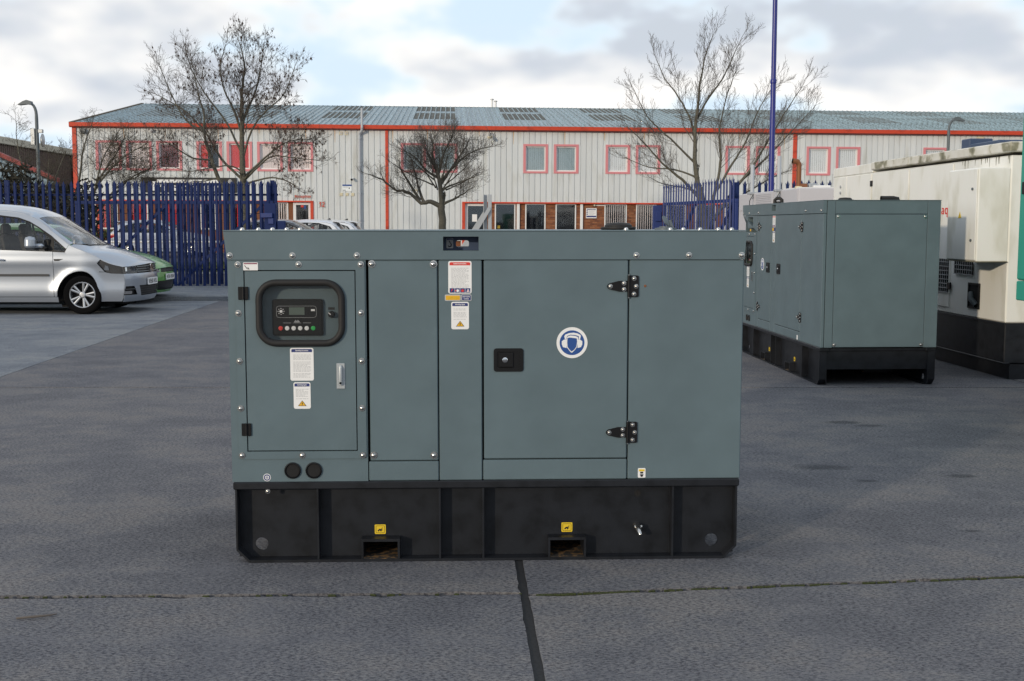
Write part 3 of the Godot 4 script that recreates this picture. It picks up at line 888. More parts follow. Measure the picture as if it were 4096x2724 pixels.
func fittings() -> void:
	var b := MB.new()
	# big fascia sign
	var o := fixed("fascia_sign", "wide black shop sign with white letters behind the open blue gate", "sign", 5.22, 3.31)
	b.rspan(Vector3(-2.16, -0.34, 0.01), Vector3(2.16, 0.34, 0.07), 0.006)
	obj("board", b, M.black_print, o)
	b = MB.new()
	b.span(Vector3(-1.46, 0.10, 0.071), Vector3(1.38, 0.24, 0.078))
	b.span(Vector3(-1.85, -0.09, 0.071), Vector3(-1.22, 0.04, 0.078))
	b.span(Vector3(-1.66, -0.27, 0.071), Vector3(-1.5, 0.16, 0.077))
	obj("emblem_bar", b, M.white_print, o)
	text(o, "ischer", 2.6, 0.36, vec(0.14, -0.1, 0.078), M.white_print)
	b = MB.new()
	b.ring(circle(1.86, 0.17, 0.085), circle(1.86, 0.17, 0.065), 0.071, 0.077)
	obj("trademark_ring", b, M.white_print, o)
	text(o, "R", 0.06, 0.08, vec(1.86, 0.17, 0.077), M.white_print)
	# reception sign, number
	o = fixed("reception_sign", "clear plate with orange word Reception above the left entrance", "sign", 10.42, 2.81)
	b = MB.new()
	b.span(Vector3(-0.42, -0.085, 0.03), Vector3(0.42, 0.085, 0.036))
	obj("plate", b, M.acrylic, o)
	text(o, "Reception", 0.74, 0.16, vec(-0.02, -0.005, 0.042), M.red_trim)
	b = MB.new()
	for c in [[-0.39, 0.065], [0.39, 0.065], [-0.39, -0.065], [0.39, -0.065]]: b.rod(Vector3(c[0], c[1], 0.0), Vector3(c[0], c[1], 0.045), 0.009)
	obj("stud", b, M.zinc, o)
	o = fixed("number_plate_sign", "clear plate with orange number 12 right of the reception door", "sign", 11.27, 2.46)
	b = MB.new()
	b.span(Vector3(-0.15, -0.15, 0.03), Vector3(0.15, 0.15, 0.036))
	obj("plate", b, M.acrylic, o)
	text(o, "12", 0.26, 0.22, vec(0.0, 0.0, 0.042), M.red_trim)
	b = MB.new()
	for c in [[-0.13, 0.13], [0.13, 0.13], [-0.13, -0.13], [0.13, -0.13]]: b.rod(Vector3(c[0], c[1], 0.0), Vector3(c[0], c[1], 0.045), 0.009)
	obj("stud", b, M.zinc, o)
	# blue and white CCTV notice
	o = fixed("camera_notice", "pale blue notice board with dark blue heading above three cream vents", "sign", 12.435, 3.235)
	b = MB.new()
	b.rspan(Vector3(-0.215, -0.15, 0.004), Vector3(0.215, 0.15, 0.014), 0.003)
	obj("board", b, M.white_blind, o)
	b = MB.new()
	b.span(Vector3(-0.213, 0.075, 0.0142), Vector3(0.213, 0.148, 0.018))
	obj("heading", b, M.sign_blue, o)
	b = MB.new()
	for k in 4: b.span(Vector3(-0.19, 0.045 - k * 0.022, 0.0142), Vector3(0.06 - 0.02 * (k % 2), 0.054 - k * 0.022, 0.016))
	obj("print_line", b, M.grey_print, o)
	b = MB.new()
	b.prism(circle(0.1, -0.02, 0.03, 12), 0.0142, 0.0165)
	b.span(Vector3(-0.2, -0.125, 0.0142), Vector3(-0.06, -0.1, 0.0165))
	obj("camera_symbol", b, M.black_print, o)
	# vents, boxes
	var where := ["left", "middle", "right"]
	for k in 3:
		o = fixed("vent_cover", "small cream square vent, %s of the three under the notice" % where[k], "vent", 12.17 + 0.265 * k, 2.925, 0.0, "cream vents under the notice")
		b = MB.new()
		b.rspan(Vector3(-0.07, -0.07, 0.0), Vector3(0.07, 0.07, 0.03), 0.006)
		obj("cover", b, M.cream_box, o)
		b = MB.new()
		for j in 4: b.span(Vector3(-0.055, -0.05 + j * 0.03, 0.031), Vector3(0.055, -0.043 + j * 0.03, 0.034))
		obj("louvre", b, M.cream_box, o)
	for k in 2:
		o = fixed("extractor_fan", "cream square fan outlet under the gutter, %s of the pair" % ["left", "right"][k], "vent", 12.175 + 0.26 * k, 5.725, 0.0, "fan outlets under the gutter")
		b = MB.new()
		b.rspan(Vector3(-0.075, -0.075, 0.0), Vector3(0.075, 0.075, 0.03), 0.006)
		obj("cover", b, M.cream_box, o)
		b = MB.new()
		b.lathe([[0.0, 0.034], [0.045, 0.034], [0.05, 0.03]], 14, Transform3D(Basis(Vector3.RIGHT, PI / 2), Vector3.ZERO))
		obj("outlet", b, M.grey_print, o)
	for k in 2:
		o = fixed("meter_box", ["small grey box on the wall behind the small round tree", "small cream box on the wall behind the small round tree"][k], "box", 15.34 + 0.28 * k, 3.08)
		b = MB.new()
		b.rspan(Vector3(-0.08, -0.09, 0.0), Vector3(0.08, 0.09, 0.06), 0.008)
		obj("case", b, [M.pipe_grey, M.cream_box][k], o)
		b = MB.new()
		b.span(Vector3(-0.05, -0.04, 0.061), Vector3(0.05, 0.03, 0.064))
		obj("label_plate", b, M.white_print, o)
	# flood light, dome, cameras, alarm box
	o = fixed("flood_light", "dark hexagonal flood light under the gutter at the building's left corner", "lamp", 0.49, 5.72)
	b = MB.new()
	var hex := PackedVector2Array()
	for i in 6: hex.append(Vector2(0.14 * cos(TAU * i / 6), 0.125 * sin(TAU * i / 6)))
	b.prism(hex, 0.03, 0.16)
	obj("case", b, M.lamp_grey, o)
	b = MB.new()
	b.prism(pv([-0.09, -0.01, 0.09, -0.01, 0.06, 0.07, -0.06, 0.07]), 0.161, 0.166)
	obj("lens", b, M.grey_print, o)
	b = MB.new()
	b.span(Vector3(-0.03, -0.1, 0.0), Vector3(0.03, 0.1, 0.03))
	obj("bracket", b, M.lamp_grey, o)
	o = fixed("dome_camera", "white round dome under the gutter near the second upper window", "camera", 3.56, 5.78)
	b = MB.new()
	b.lathe([[0.0, -0.1], [0.05, -0.085], [0.085, -0.04], [0.09, 0.02], [0.06, 0.06], [0.0, 0.07]], 14, vec(0, 0, 0.1))
	obj("dome", b, M.white_upvc, o)
	b = MB.new()
	b.rod(Vector3(0, 0, 0), Vector3(0, 0, 0.1), 0.03)
	obj("bracket", b, M.white_upvc, o)
	o = fixed("bullet_camera", "small white security camera above the blue and white notice", "camera", 12.70, 3.63)
	b = MB.new()
	b.tube(PackedVector3Array([Vector3(0.02, 0.02, 0.06), Vector3(-0.03, -0.03, 0.22)]), PackedFloat32Array([0.05, 0.055]), 12)
	obj("body", b, M.white_upvc, o)
	b = MB.new()
	b.rod(Vector3(0.04, 0.04, 0.0), Vector3(0.02, 0.02, 0.08), 0.03)
	obj("bracket", b, M.white_upvc, o)
	b = MB.new()
	b.rod(Vector3(-0.03, -0.03, 0.22), Vector3(-0.031, -0.032, 0.226), 0.024)
	obj("lens", b, M.plastic_black, o)
	o = fixed("security_camera", "boxy security camera on a bracket high between the upper windows", "camera", 19.08, 5.66)
	b = MB.new()
	b.rbox(Vector3(-0.02, -0.07, 0.28), Vector3(0.12, 0.1, 0.34), 0.012, Basis(Vector3.RIGHT, 0.2) * Basis(Vector3.UP, -0.5))
	obj("body", b, M.cream_box, o)
	b = MB.new()
	b.rod(Vector3(0, 0.12, 0.0), Vector3(0, 0.12, 0.15), 0.025)
	b.rod(Vector3(0, 0.12, 0.15), Vector3(0, -0.03, 0.2), 0.022)
	obj("bracket", b, M.lamp_grey, o)
	o = fixed("alarm_box", "cream tapered alarm box under the gutter near the right edge", "alarm box", 42.37, 5.66)
	b = MB.new()
	b.prism(pv([-0.17, 0.17, -0.1, -0.17, 0.1, -0.17, 0.17, 0.17]), 0.0, 0.09)
	obj("case", b, M.cream_box, o)
	b = MB.new()
	b.span(Vector3(-0.06, -0.05, 0.091), Vector3(0.06, 0.08, 0.095))
	obj("label_plate", b, M.red_trim, o)
	o = fixed("porch_light", "small square porch light above the white conduit by the window with blinds", "lamp", 23.99, 2.49, -0.11)
	b = MB.new()
	b.rspan(Vector3(-0.05, -0.05, 0.0), Vector3(0.05, 0.05, 0.09), 0.01)
	obj("case", b, M.lamp_grey, o)
	b = MB.new()
	b.span(Vector3(-0.035, -0.035, 0.091), Vector3(0.035, 0.035, 0.1))
	obj("lens", b, M.cream_box, o)
	o = fixed("conduit_pipe", "white conduit running along the top of the brick wall", "pipe", 24.3, 2.49, -0.11)
	b = MB.new()
	b.rspan(Vector3(-0.24, -0.025, 0.0), Vector3(0.17, 0.025, 0.03), 0.005)
	obj("conduit", b, M.white_upvc, o)
	# house rules board on the brick
	o = fixed("rules_board", "white notice board with lines of print on the brick wall", "sign", 23.85, 2.125, -0.11)
	b = MB.new()
	b.prism(rrect(-0.25, -0.235, 0.25, 0.235, 0.02), 0.0, 0.02)
	obj("board", b, M.white_print, o)
	b = MB.new()
	b.span(Vector3(-0.21, 0.165, 0.0205), Vector3(0.21, 0.2, 0.023))
	for k in 3:
		b.span(Vector3(-0.225, 0.08 - k * 0.08, 0.0205), Vector3(-0.17, 0.13 - k * 0.08, 0.023))
	b.span(Vector3(-0.23, -0.19, 0.0205), Vector3(0.23, -0.12, 0.023))
	obj("heading", b, M.navy_print, o)
	b = MB.new()
	for k in 6: b.span(Vector3(-0.14, 0.115 - k * 0.04, 0.0205), Vector3(0.2 - 0.05 * (k % 3), 0.13 - k * 0.04, 0.022))
	obj("print_line", b, M.grey_print, o)
	# downpipe and flue
	o = fixed("downpipe", "grey downpipe from gutter to ground left of the red joint strip", "pipe", 13.03, 0.1)
	b = MB.new()
	b.rod(Vector3(0, 0, 0.1), Vector3(0, 5.55, 0.1), 0.062, 12)
	b.tube(PackedVector3Array([Vector3(0, 5.55, 0.1), Vector3(0.02, 5.64, 0.12), Vector3(0.12, 5.75, 0.24), Vector3(0.13, 5.85, 0.26)]), PackedFloat32Array([0.062, 0.062, 0.062, 0.062]), 12)
	b.rod(Vector3(0.13, 5.85, 0.26), Vector3(0.13, 6.75, 0.26), 0.058, 12)
	obj("pipe", b, M.pipe_grey, o)
	for k in 4:
		b = MB.new()
		b.lathe([[0.066, 0], [0.075, 0.01], [0.075, 0.08], [0.066, 0.09]], 12, vec(0, 1.6 + k * 1.25, 0.1))
		b.span(Vector3(-0.1, 1.62 + k * 1.25, 0.0), Vector3(0.1, 1.66 + k * 1.25, 0.05))
		obj("clip", b, M.pipe_grey, o)
	o = fixed("roof_flue", "thin white twin flue standing on the roof ridge", "flue", 19.6, 8.1, -12.6)
	b = MB.new()
	for k in 2: b.rod(Vector3(k * 0.2, -0.1, 0), Vector3(k * 0.2, 0.55 - k * 0.1, 0), 0.06)
	obj("pipe", b, M.white_upvc, o)
	b = MB.new()
	for k in 2: b.lathe([[0.1, 0.55 - k * 0.1], [0.1, 0.59 - k * 0.1], [0.0, 0.62 - k * 0.1]], 10, vec(k * 0.2, 0, 0))
	obj("cowl", b, M.galvanised, o)

# ---------------------------------------------------------------- palisade fence, gates, poles
func pale_mesh(h: float) -> ArrayMesh:       # W-section steel pale with a three-pronged head
	var b := MB.new()
	var sec := [Vector2(-0.035, 0.0), Vector2(-0.018, 0.016), Vector2(0.018, 0.016), Vector2(0.035, 0.0)]
	for i in 3:
		var a: Vector2 = sec[i]
		var c: Vector2 = sec[i + 1]
		var o := Vector2(a.y - c.y, c.x - a.x).normalized() * -0.003
		var y1 := h - 0.13
		b.q(Vector3(a.x, 0, a.y), Vector3(c.x, 0, c.y), Vector3(c.x, y1, c.y), Vector3(a.x, y1, a.y))
		b.q(Vector3(c.x + o.x, 0, c.y + o.y), Vector3(a.x + o.x, 0, a.y + o.y), Vector3(a.x + o.x, y1, a.y + o.y), Vector3(c.x + o.x, y1, c.y + o.y))
	b.prism(pv([-0.018, h - 0.135, 0.018, h - 0.135, 0.024, h - 0.07, 0.0, h, -0.024, h - 0.07]), 0.012, 0.016)
	for s in [-1.0, 1.0]:
		b.q(Vector3(s * 0.018, h - 0.135, 0.016), Vector3(s * 0.035, h - 0.135, 0.0), Vector3(s * 0.05, h - 0.055, 0.004), Vector3(s * 0.026, h - 0.09, 0.02))
		b.q(Vector3(s * 0.035, h - 0.135, -0.003), Vector3(s * 0.018, h - 0.135, 0.013), Vector3(s * 0.026, h - 0.09, 0.017), Vector3(s * 0.05, h - 0.055, 0.001))
	return b.mesh()

func fence_run(o: Node3D, x0: float, x1: float, h: float, pitch: float, posts: Array, m: Material, pale: Mesh) -> void:
	var b := MB.new()
	for y in [h - 0.31, 0.42]:
		b = MB.new()
		b.span(Vector3(x0, y - 0.022, -0.045), Vector3(x1, y + 0.022, -0.04))
		b.span(Vector3(x0, y + 0.017, -0.04), Vector3(x1, y + 0.022, -0.004))
		obj("rail", b, m, o)
	for p in posts:
		b = MB.new()
		b.rspan(Vector3(p - 0.045, 0, -0.15), Vector3(p + 0.045, h + 0.02, -0.046), 0.006)
		obj("post", b, m, o)
	var x := x0 + pitch * 0.5
	while x < x1:
		put("pale", pale, M.fence_blue_faded if rng.randf() < 0.3 else m, o, Transform3D(Basis(Vector3.BACK, rng.randfn() * 0.003) * Basis(Vector3.UP, rng.randfn() * 0.05), Vector3(x + rng.randfn() * 0.003, 0.05 + rng.randfn() * 0.006, 0)))
		x += pitch

func wire_mesh(o: Node3D, x0: float, x1: float, y0: float, y1: float, z: float) -> void:
	var b := MB.new()
	var y := y0
	while y < y1:
		b.box(Vector3((x0 + x1) / 2, y, z), Vector3(x1 - x0, 0.006, 0.004))
		y += 0.2
	var x := x0
	while x < x1:
		b.box(Vector3(x, (y0 + y1) / 2, z), Vector3(0.003, y1 - y0, 0.003))
		x += 0.055
	stuff("wire_mesh", b, M.wire, o)

func gate_leaf(o: Node3D, length: float, h: float, m: Material, pale: Mesh, braces: Array) -> void:
	var b := MB.new()
	for y in [1.96, 0.07]:
		b = MB.new()
		b.rspan(Vector3(0, y - 0.035, -0.07), Vector3(length, y + 0.035, -0.005), 0.004)
		obj("rail", b, m, o)
	for x in [0.04, length - 0.04]:
		b = MB.new()
		b.rspan(Vector3(x - 0.035, 0.105, -0.068), Vector3(x + 0.035, 1.925, -0.008), 0.004)
		obj("stile", b, m, o)
	for s in braces:
		var a := Vector3(s[0], 0.11, -0.04)
		var c := Vector3(s[1], 1.92, -0.04)
		b = MB.new()
		b.box((a + c) / 2, Vector3(a.distance_to(c), 0.055, 0.05), Basis(Vector3.BACK, atan2(c.y - a.y, c.x - a.x)))
		obj("brace", b, m, o)
	var n := int(length / 0.1616)
	for k in n: put("pale", pale, M.fence_blue_faded if m == M.fence_blue and rng.randf() < 0.3 else m, o, Transform3D(Basis(Vector3.BACK, rng.randfn() * 0.003) * Basis(Vector3.UP, rng.randfn() * 0.05), Vector3(0.02 + (length - 0.04) * (k + 0.5) / n, 0.05 + rng.randfn() * 0.006, 0.002)))
	wire_mesh(o, 0.08, length - 0.08, 0.12, 1.9, -0.075)

func fences() -> void:
	rng.seed = 64
	var pale := pale_mesh(2.4)
	var b := MB.new()
	var o := thing("palisade_fence", "blue steel palisade fence behind the parked silver van at left", "fence", at(0, 0.02, -27.05))
	fence_run(o, -13.56, -5.36, 2.44, 0.1616, [-11.6, -5.5], M.fence_blue, pale)
	wire_mesh(o, -13.5, -5.7, 0.1, 2.1, -0.06)
	o = thing("blue_gate", "closed-looking blue palisade gate leaf with two diagonal braces left of the near generator", "gate", at(-9.75, 0.0, -26.3))
	gate_leaf(o, 4.42, 2.44, M.fence_blue, pale, [[0.12, 2.05], [2.25, 4.2]])
	o = thing("gate_post", "wide blue box post with lock at the free end of the left gate", "post", at(-5.34, 0.0, -26.12))
	b.rspan(Vector3(-0.13, 0, -0.1), Vector3(0.13, 1.93, 0.1), 0.01)
	obj("column", b, M.fence_blue, o)
	b = MB.new()
	b.rspan(Vector3(-0.2, 1.62, 0.101), Vector3(0.06, 1.72, 0.16), 0.008)
	b.rspan(Vector3(-0.04, 1.48, 0.101), Vector3(0.08, 1.61, 0.13), 0.008)
	obj("lock", b, M.gate_blue, o)
	b = MB.new()
	b.rspan(Vector3(0.14, 0, -0.08), Vector3(0.32, 1.55, 0.06), 0.01)
	obj("lock_case", b, M.fence_blue, o)
	# right leaf swung into the yard, pointing towards the camera
	var far := Vector3(3.62, 0, -28.4)
	var near := Vector3(4.58, 0, -24.2)
	var turn := rad_to_deg(atan2(-(near.z - far.z), near.x - far.x))
	o = thing("blue_gate", "blue palisade gate leaf standing open, seen edge-on behind the second generator", "gate", at(far.x, 0, far.z, turn))
	gate_leaf(o, far.distance_to(near), 2.44, M.gate_blue, pale, [[0.12, 2.0], [2.2, 4.1]])
	o = thing("gate_post", "blue box post at the far end of the open right gate", "post", at(3.52, 0.0, -28.55))
	b = MB.new()
	b.rspan(Vector3(-0.11, 0, -0.11), Vector3(0.11, 1.93, 0.11), 0.01)
	obj("column", b, M.gate_blue, o)
	b = MB.new()
	b.rspan(Vector3(-0.06, 1.55, 0.111), Vector3(0.08, 1.78, 0.16), 0.008)
	obj("lock", b, M.gate_blue, o)
	o = thing("gate_post", "blue square post at the near end of the open right gate", "post", at(4.80, 0.0, -25.2))
	b = MB.new()
	b.rspan(Vector3(-0.1, 0, -0.1), Vector3(0.1, 1.98, 0.1), 0.01)
	obj("column", b, M.fence_blue, o)
	o = thing("palisade_fence", "blue palisade fence running right behind the generators and white container", "fence", at(0, 0.02, -26.6))
	fence_run(o, 4.85, 13.2, 2.38, 0.158, [5.05, 7.8, 10.6, 13.1], M.fence_blue, pale)
	# white road barrier in the car park
	o = thing("road_barrier", "white horizontal tube barrier in front of the silver hatchback", "barrier", at(-13.0, 0.12, -43.5))
	b = MB.new()
	b.rod(Vector3(-5.0, 0.72, 0), Vector3(3.3, 0.72, 0), 0.045)
	obj("tube", b, M.white_upvc, o)
	for x in [-4.8, -0.9, 3.1]:
		b = MB.new()
		b.rod(Vector3(x, 0, 0), Vector3(x, 0.68, 0), 0.05)
		obj("leg", b, M.white_upvc, o)
	# staff parking sign
	o = thing("parking_sign", "white staff parking sign on a white post behind the silver van's windscreen", "sign", at(-15.2, 0.12, -41.5))
	b = MB.new()
	b.rspan(Vector3(-0.48, 1.38, 0), Vector3(0.48, 1.75, 0.03), 0.005)
	obj("board", b, M.white_print, o)
	b = MB.new()
	b.rspan(Vector3(0.33, 0, -0.1), Vector3(0.45, 1.70, -0.001), 0.01)
	obj("post", b, M.white_upvc, o)
	text(o, "Fischer Staff Parking", 0.86, 0.12, vec(0.0, 1.50, 0.032), M.black_print, "lettering", false)
	b = MB.new()
	b.span(Vector3(-0.15, 1.63, 0.0305), Vector3(0.25, 1.71, 0.033))
	obj("heading", b, M.black_print, o)
	# street lamps
	lamp("street_lamp", "grey street lamp with its head to the left and two small boxes, left edge", -16.0, -40.0, 5.55, -1.0, true)
	lamp("street_lamp", "grey street lamp with its head to the right beyond the white container", 16.55, -45.0, 5.45, 1.0, false)
	# tall blue mast
	o = thing("blue_mast", "tall plain blue mast rising past the top of the picture", "pole", at(5.745, 0, -26.2))
	b = MB.new()
	b.lathe([[0.07, 0.0], [0.064, 1.5], [0.058, 4.6], [0.055, 4.62], [0.048, 9.0], [0.0, 9.02]], 18)
	obj("shaft", b, M.pole_blue, o)
	b = MB.new()
	b.lathe([[0.066, 4.55], [0.07, 4.57], [0.07, 4.63], [0.06, 4.65]], 18)
	obj("collar", b, M.pole_blue, o)
	b = MB.new()
	b.lathe([[0.0, 0.03], [0.16, 0.03], [0.16, 0.0]], 18)
	obj("base_plate", b, M.pole_blue, o)
	# galvanised stand with two raking braces, just behind the near generator
	o = thing("steel_stand", "pale galvanised steel upright with two raking braces behind the near generator", "stand", at(-0.42, 0, -20.0))
	b = MB.new()
	b.rspan(Vector3(-0.06, 0, -0.05), Vector3(0.0, 1.97, -0.04), 0.002)
	b.rspan(Vector3(-0.06, 0, -0.039), Vector3(-0.052, 1.97, 0.06), 0.002)
	b.rspan(Vector3(0.012, 0, -0.05), Vector3(0.075, 1.97, 0.05), 0.004)
	obj("upright", b, M.galvanised, o)
	for k in 2:
		b = MB.new()
		var a := Vector3(0.04 - 0.06 * k, 1.74 - 0.03 * k, 0.09 - 0.2 * k)
		var c := Vector3(-0.95 - 0.1 * k, 0.1, 0.09 - 0.2 * k)
		b.box((a + c) / 2, Vector3(a.distance_to(c), 0.06, 0.045), Basis(Vector3.BACK, atan2(c.y - a.y, c.x - a.x)))
		obj("brace", b, M.galvanised, o)
	b = MB.new()
	b.rspan(Vector3(-1.0, 0, -0.3), Vector3(0.3, 0.09, 0.3), 0.01)
	obj("foot", b, M.galvanised, o)

func lamp(called: String, label: String, x: float, z: float, h: float, side: float, boxes: bool) -> void:
	var o := thing(called, label, "street lamp", at(x, 0.1, z), "grey street lamps")
	var b := MB.new()
	var pts := PackedVector3Array([Vector3(0, 0, 0), Vector3(0, 1.2, 0), Vector3(0, 1.25, 0), Vector3(0, h - 0.6, 0)])
	var rad := PackedFloat32Array([0.085, 0.085, 0.07, 0.055])
	for k in 6:
		var a := PI * 0.5 * k / 5.0
		pts.append(Vector3(side * 0.2 * (1.0 - cos(a)), h - 0.5 + 0.38 * sin(a), 0)); rad.append(0.05 - 0.002 * k)
	b.tube(pts, rad, 10)
	obj("column", b, M.lamp_grey, o)
	b = MB.new()
	var prof := pv([0.02, -0.18, 0.2, -0.15, 0.46, -0.18, 0.48, -0.16, 0.3, -0.05, 0.18, -0.01, 0.05, -0.05])
	var p2 := PackedVector2Array()
	for w in prof: p2.append(Vector2(side * (w.x + 0.1), w.y))
	b.prism(p2, -0.11, 0.11, vec(0, h, 0))
	obj("head", b, M.lamp_grey, o)
	if boxes:
		b = MB.new()
		b.rspan(Vector3(-0.2, h - 1.5, -0.12), Vector3(-0.06, h - 0.95, 0.08), 0.01)
		obj("junction_box", b, M.galvanised, o)
		b = MB.new()
		b.lathe([[0.0, -0.06], [0.1, -0.04], [0.15, 0.0], [0.15, 0.03], [0.0, 0.05]], 14, Transform3D(Basis(Vector3.BACK, -PI / 2) * Basis.from_scale(Vector3(1.5, 1, 1)), Vector3(0.17, h - 1.35, 0)))
		b.rspan(Vector3(0.05, h - 1.1, -0.06), Vector3(0.2, h - 0.98, 0.06), 0.01)
		obj("dish", b, M.galvanised, o)

# ---------------------------------------------------------------- bare trees
var twigs: MB
var keys: MB
var limbs: MB

func twig(p: Vector3, d: Vector3, length: float, r: float, level: int, up: float, spread: float, knob: float, fruit: float) -> void:
	var n := 5 if length > 0.5 else 4
	var pts := PackedVector3Array([p])
	var rad := PackedFloat32Array([r])
	var e := d
	var q := p
	for i in n:
		e = (e + Vector3(rng.randfn(), rng.randfn(), rng.randfn()) * 0.17 + Vector3.UP * up).normalized()
		q += e * length / n
		pts.append(q); rad.append(maxf(r * (1.0 - 0.8 * float(i + 1) / n), 0.003))
	(limbs if r > 0.022 else twigs).tube(pts, rad, 6 if r > 0.022 else 3, false)
	if fruit > 0.0 and level <= 1 and rng.randf() < fruit: bunch(pts[rng.randi_range(1, pts.size() - 1)])
	if level <= 0: return
	var kids := int(length / (0.14 if level > 1 else 0.10)) + 1
	for k in kids:
		var t := 0.22 + 0.78 * (k + rng.randf()) / kids
		var f := clampf(t, 0, 0.999) * n
		var i := int(f)
		var c := pts[i].lerp(pts[i + 1], f - i)
		var along := (pts[i + 1] - pts[i]).normalized()
		var side := along.cross(Vector3(rng.randfn(), rng.randfn(), rng.randfn())).normalized()
		var nd := (along * cos(spread) + side * sin(spread)).normalized()
		var nl := length * (0.33 + 0.33 * (1.0 - t) + 0.12 * rng.randf()) * knob
		twig(c, nd, nl, maxf(rad[i] * 0.5, 0.0038), level - 1, up, spread, knob, fruit)

func bunch(p: Vector3) -> void:
	for k in 6:
		var a := Vector3(rng.randfn(), 0, rng.randfn()) * 0.025
		var s := Vector3(rng.randfn(), 0, rng.randfn()).normalized() * 0.009
		var top := p + a * 0.3 + Vector3(0, -0.01, 0)
		var low := p + a + Vector3(0, -rng.randf_range(0.06, 0.13), 0)
		keys.q(top, (top + low) / 2 - s, low, (top + low) / 2 + s)

func limb(path: Array, r0: float, r1: float, deep: float, kids: int, kid_len: float, level: int, up: float, spread: float, knob: float, fruit: float, from := 0.25) -> void:
	var pts := PackedVector3Array()
	var n := path.size() / 2
	var rad := PackedFloat32Array()
	var line := PackedVector3Array()
	for i in n: line.append(Vector3(path[i * 2], path[i * 2 + 1], deep * pow(float(i) / (n - 1), 1.3)))
	for i in n - 1:
		for s in 4:
			var t := s / 4.0
			var pre := line[maxi(i - 1, 0)]
			var post := line[mini(i + 2, n - 1)]
			pts.append(line[i].cubic_interpolate(line[i + 1], pre, post, t) + (Vector3(rng.randfn(), rng.randfn(), rng.randfn()) * minf(r0 * 0.12, 0.012) if i + s > 0 else Vector3.ZERO))
	pts.append(line[n - 1])
	for i in pts.size(): rad.append(lerpf(r0, r1, pow(float(i) / (pts.size() - 1), 0.8)))
	limbs.tube(pts, rad, 9, true)
	for k in kids:
		var t := from + (1.0 - from) * (k + rng.randf()) / kids
		var f := minf(t, 0.999) * (pts.size() - 1)
		var i := int(f)
		var c := pts[i].lerp(pts[i + 1], f - i)
		var along := (pts[i + 1] - pts[i]).normalized()
		var side := along.cross(Vector3(rng.randfn(), rng.randfn() * 0.6, rng.randfn())).normalized()
		twig(c, (along * cos(spread) + side * sin(spread)).normalized(), kid_len * (1.15 - 0.6 * t) * rng.randf_range(0.7, 1.2), maxf(rad[i] * 0.28, 0.006), level, up, spread, knob, fruit)
	var tip := (pts[pts.size() - 1] - pts[pts.size() - 2]).normalized()
	twig(pts[pts.size() - 1], tip, kid_len * 0.6, r1, level, up, spread, knob, fruit)

func start_tree() -> void:
	limbs = MB.new(); twigs = MB.new(); keys = MB.new()

func end_tree(o: Node3D, bark: Material, fine: Material) -> void:
	obj("trunk", limbs, bark, o)
	stuff("crown", twigs, fine, o)
	if keys.v.size(): stuff("seed_clusters", keys, M.keys, o)

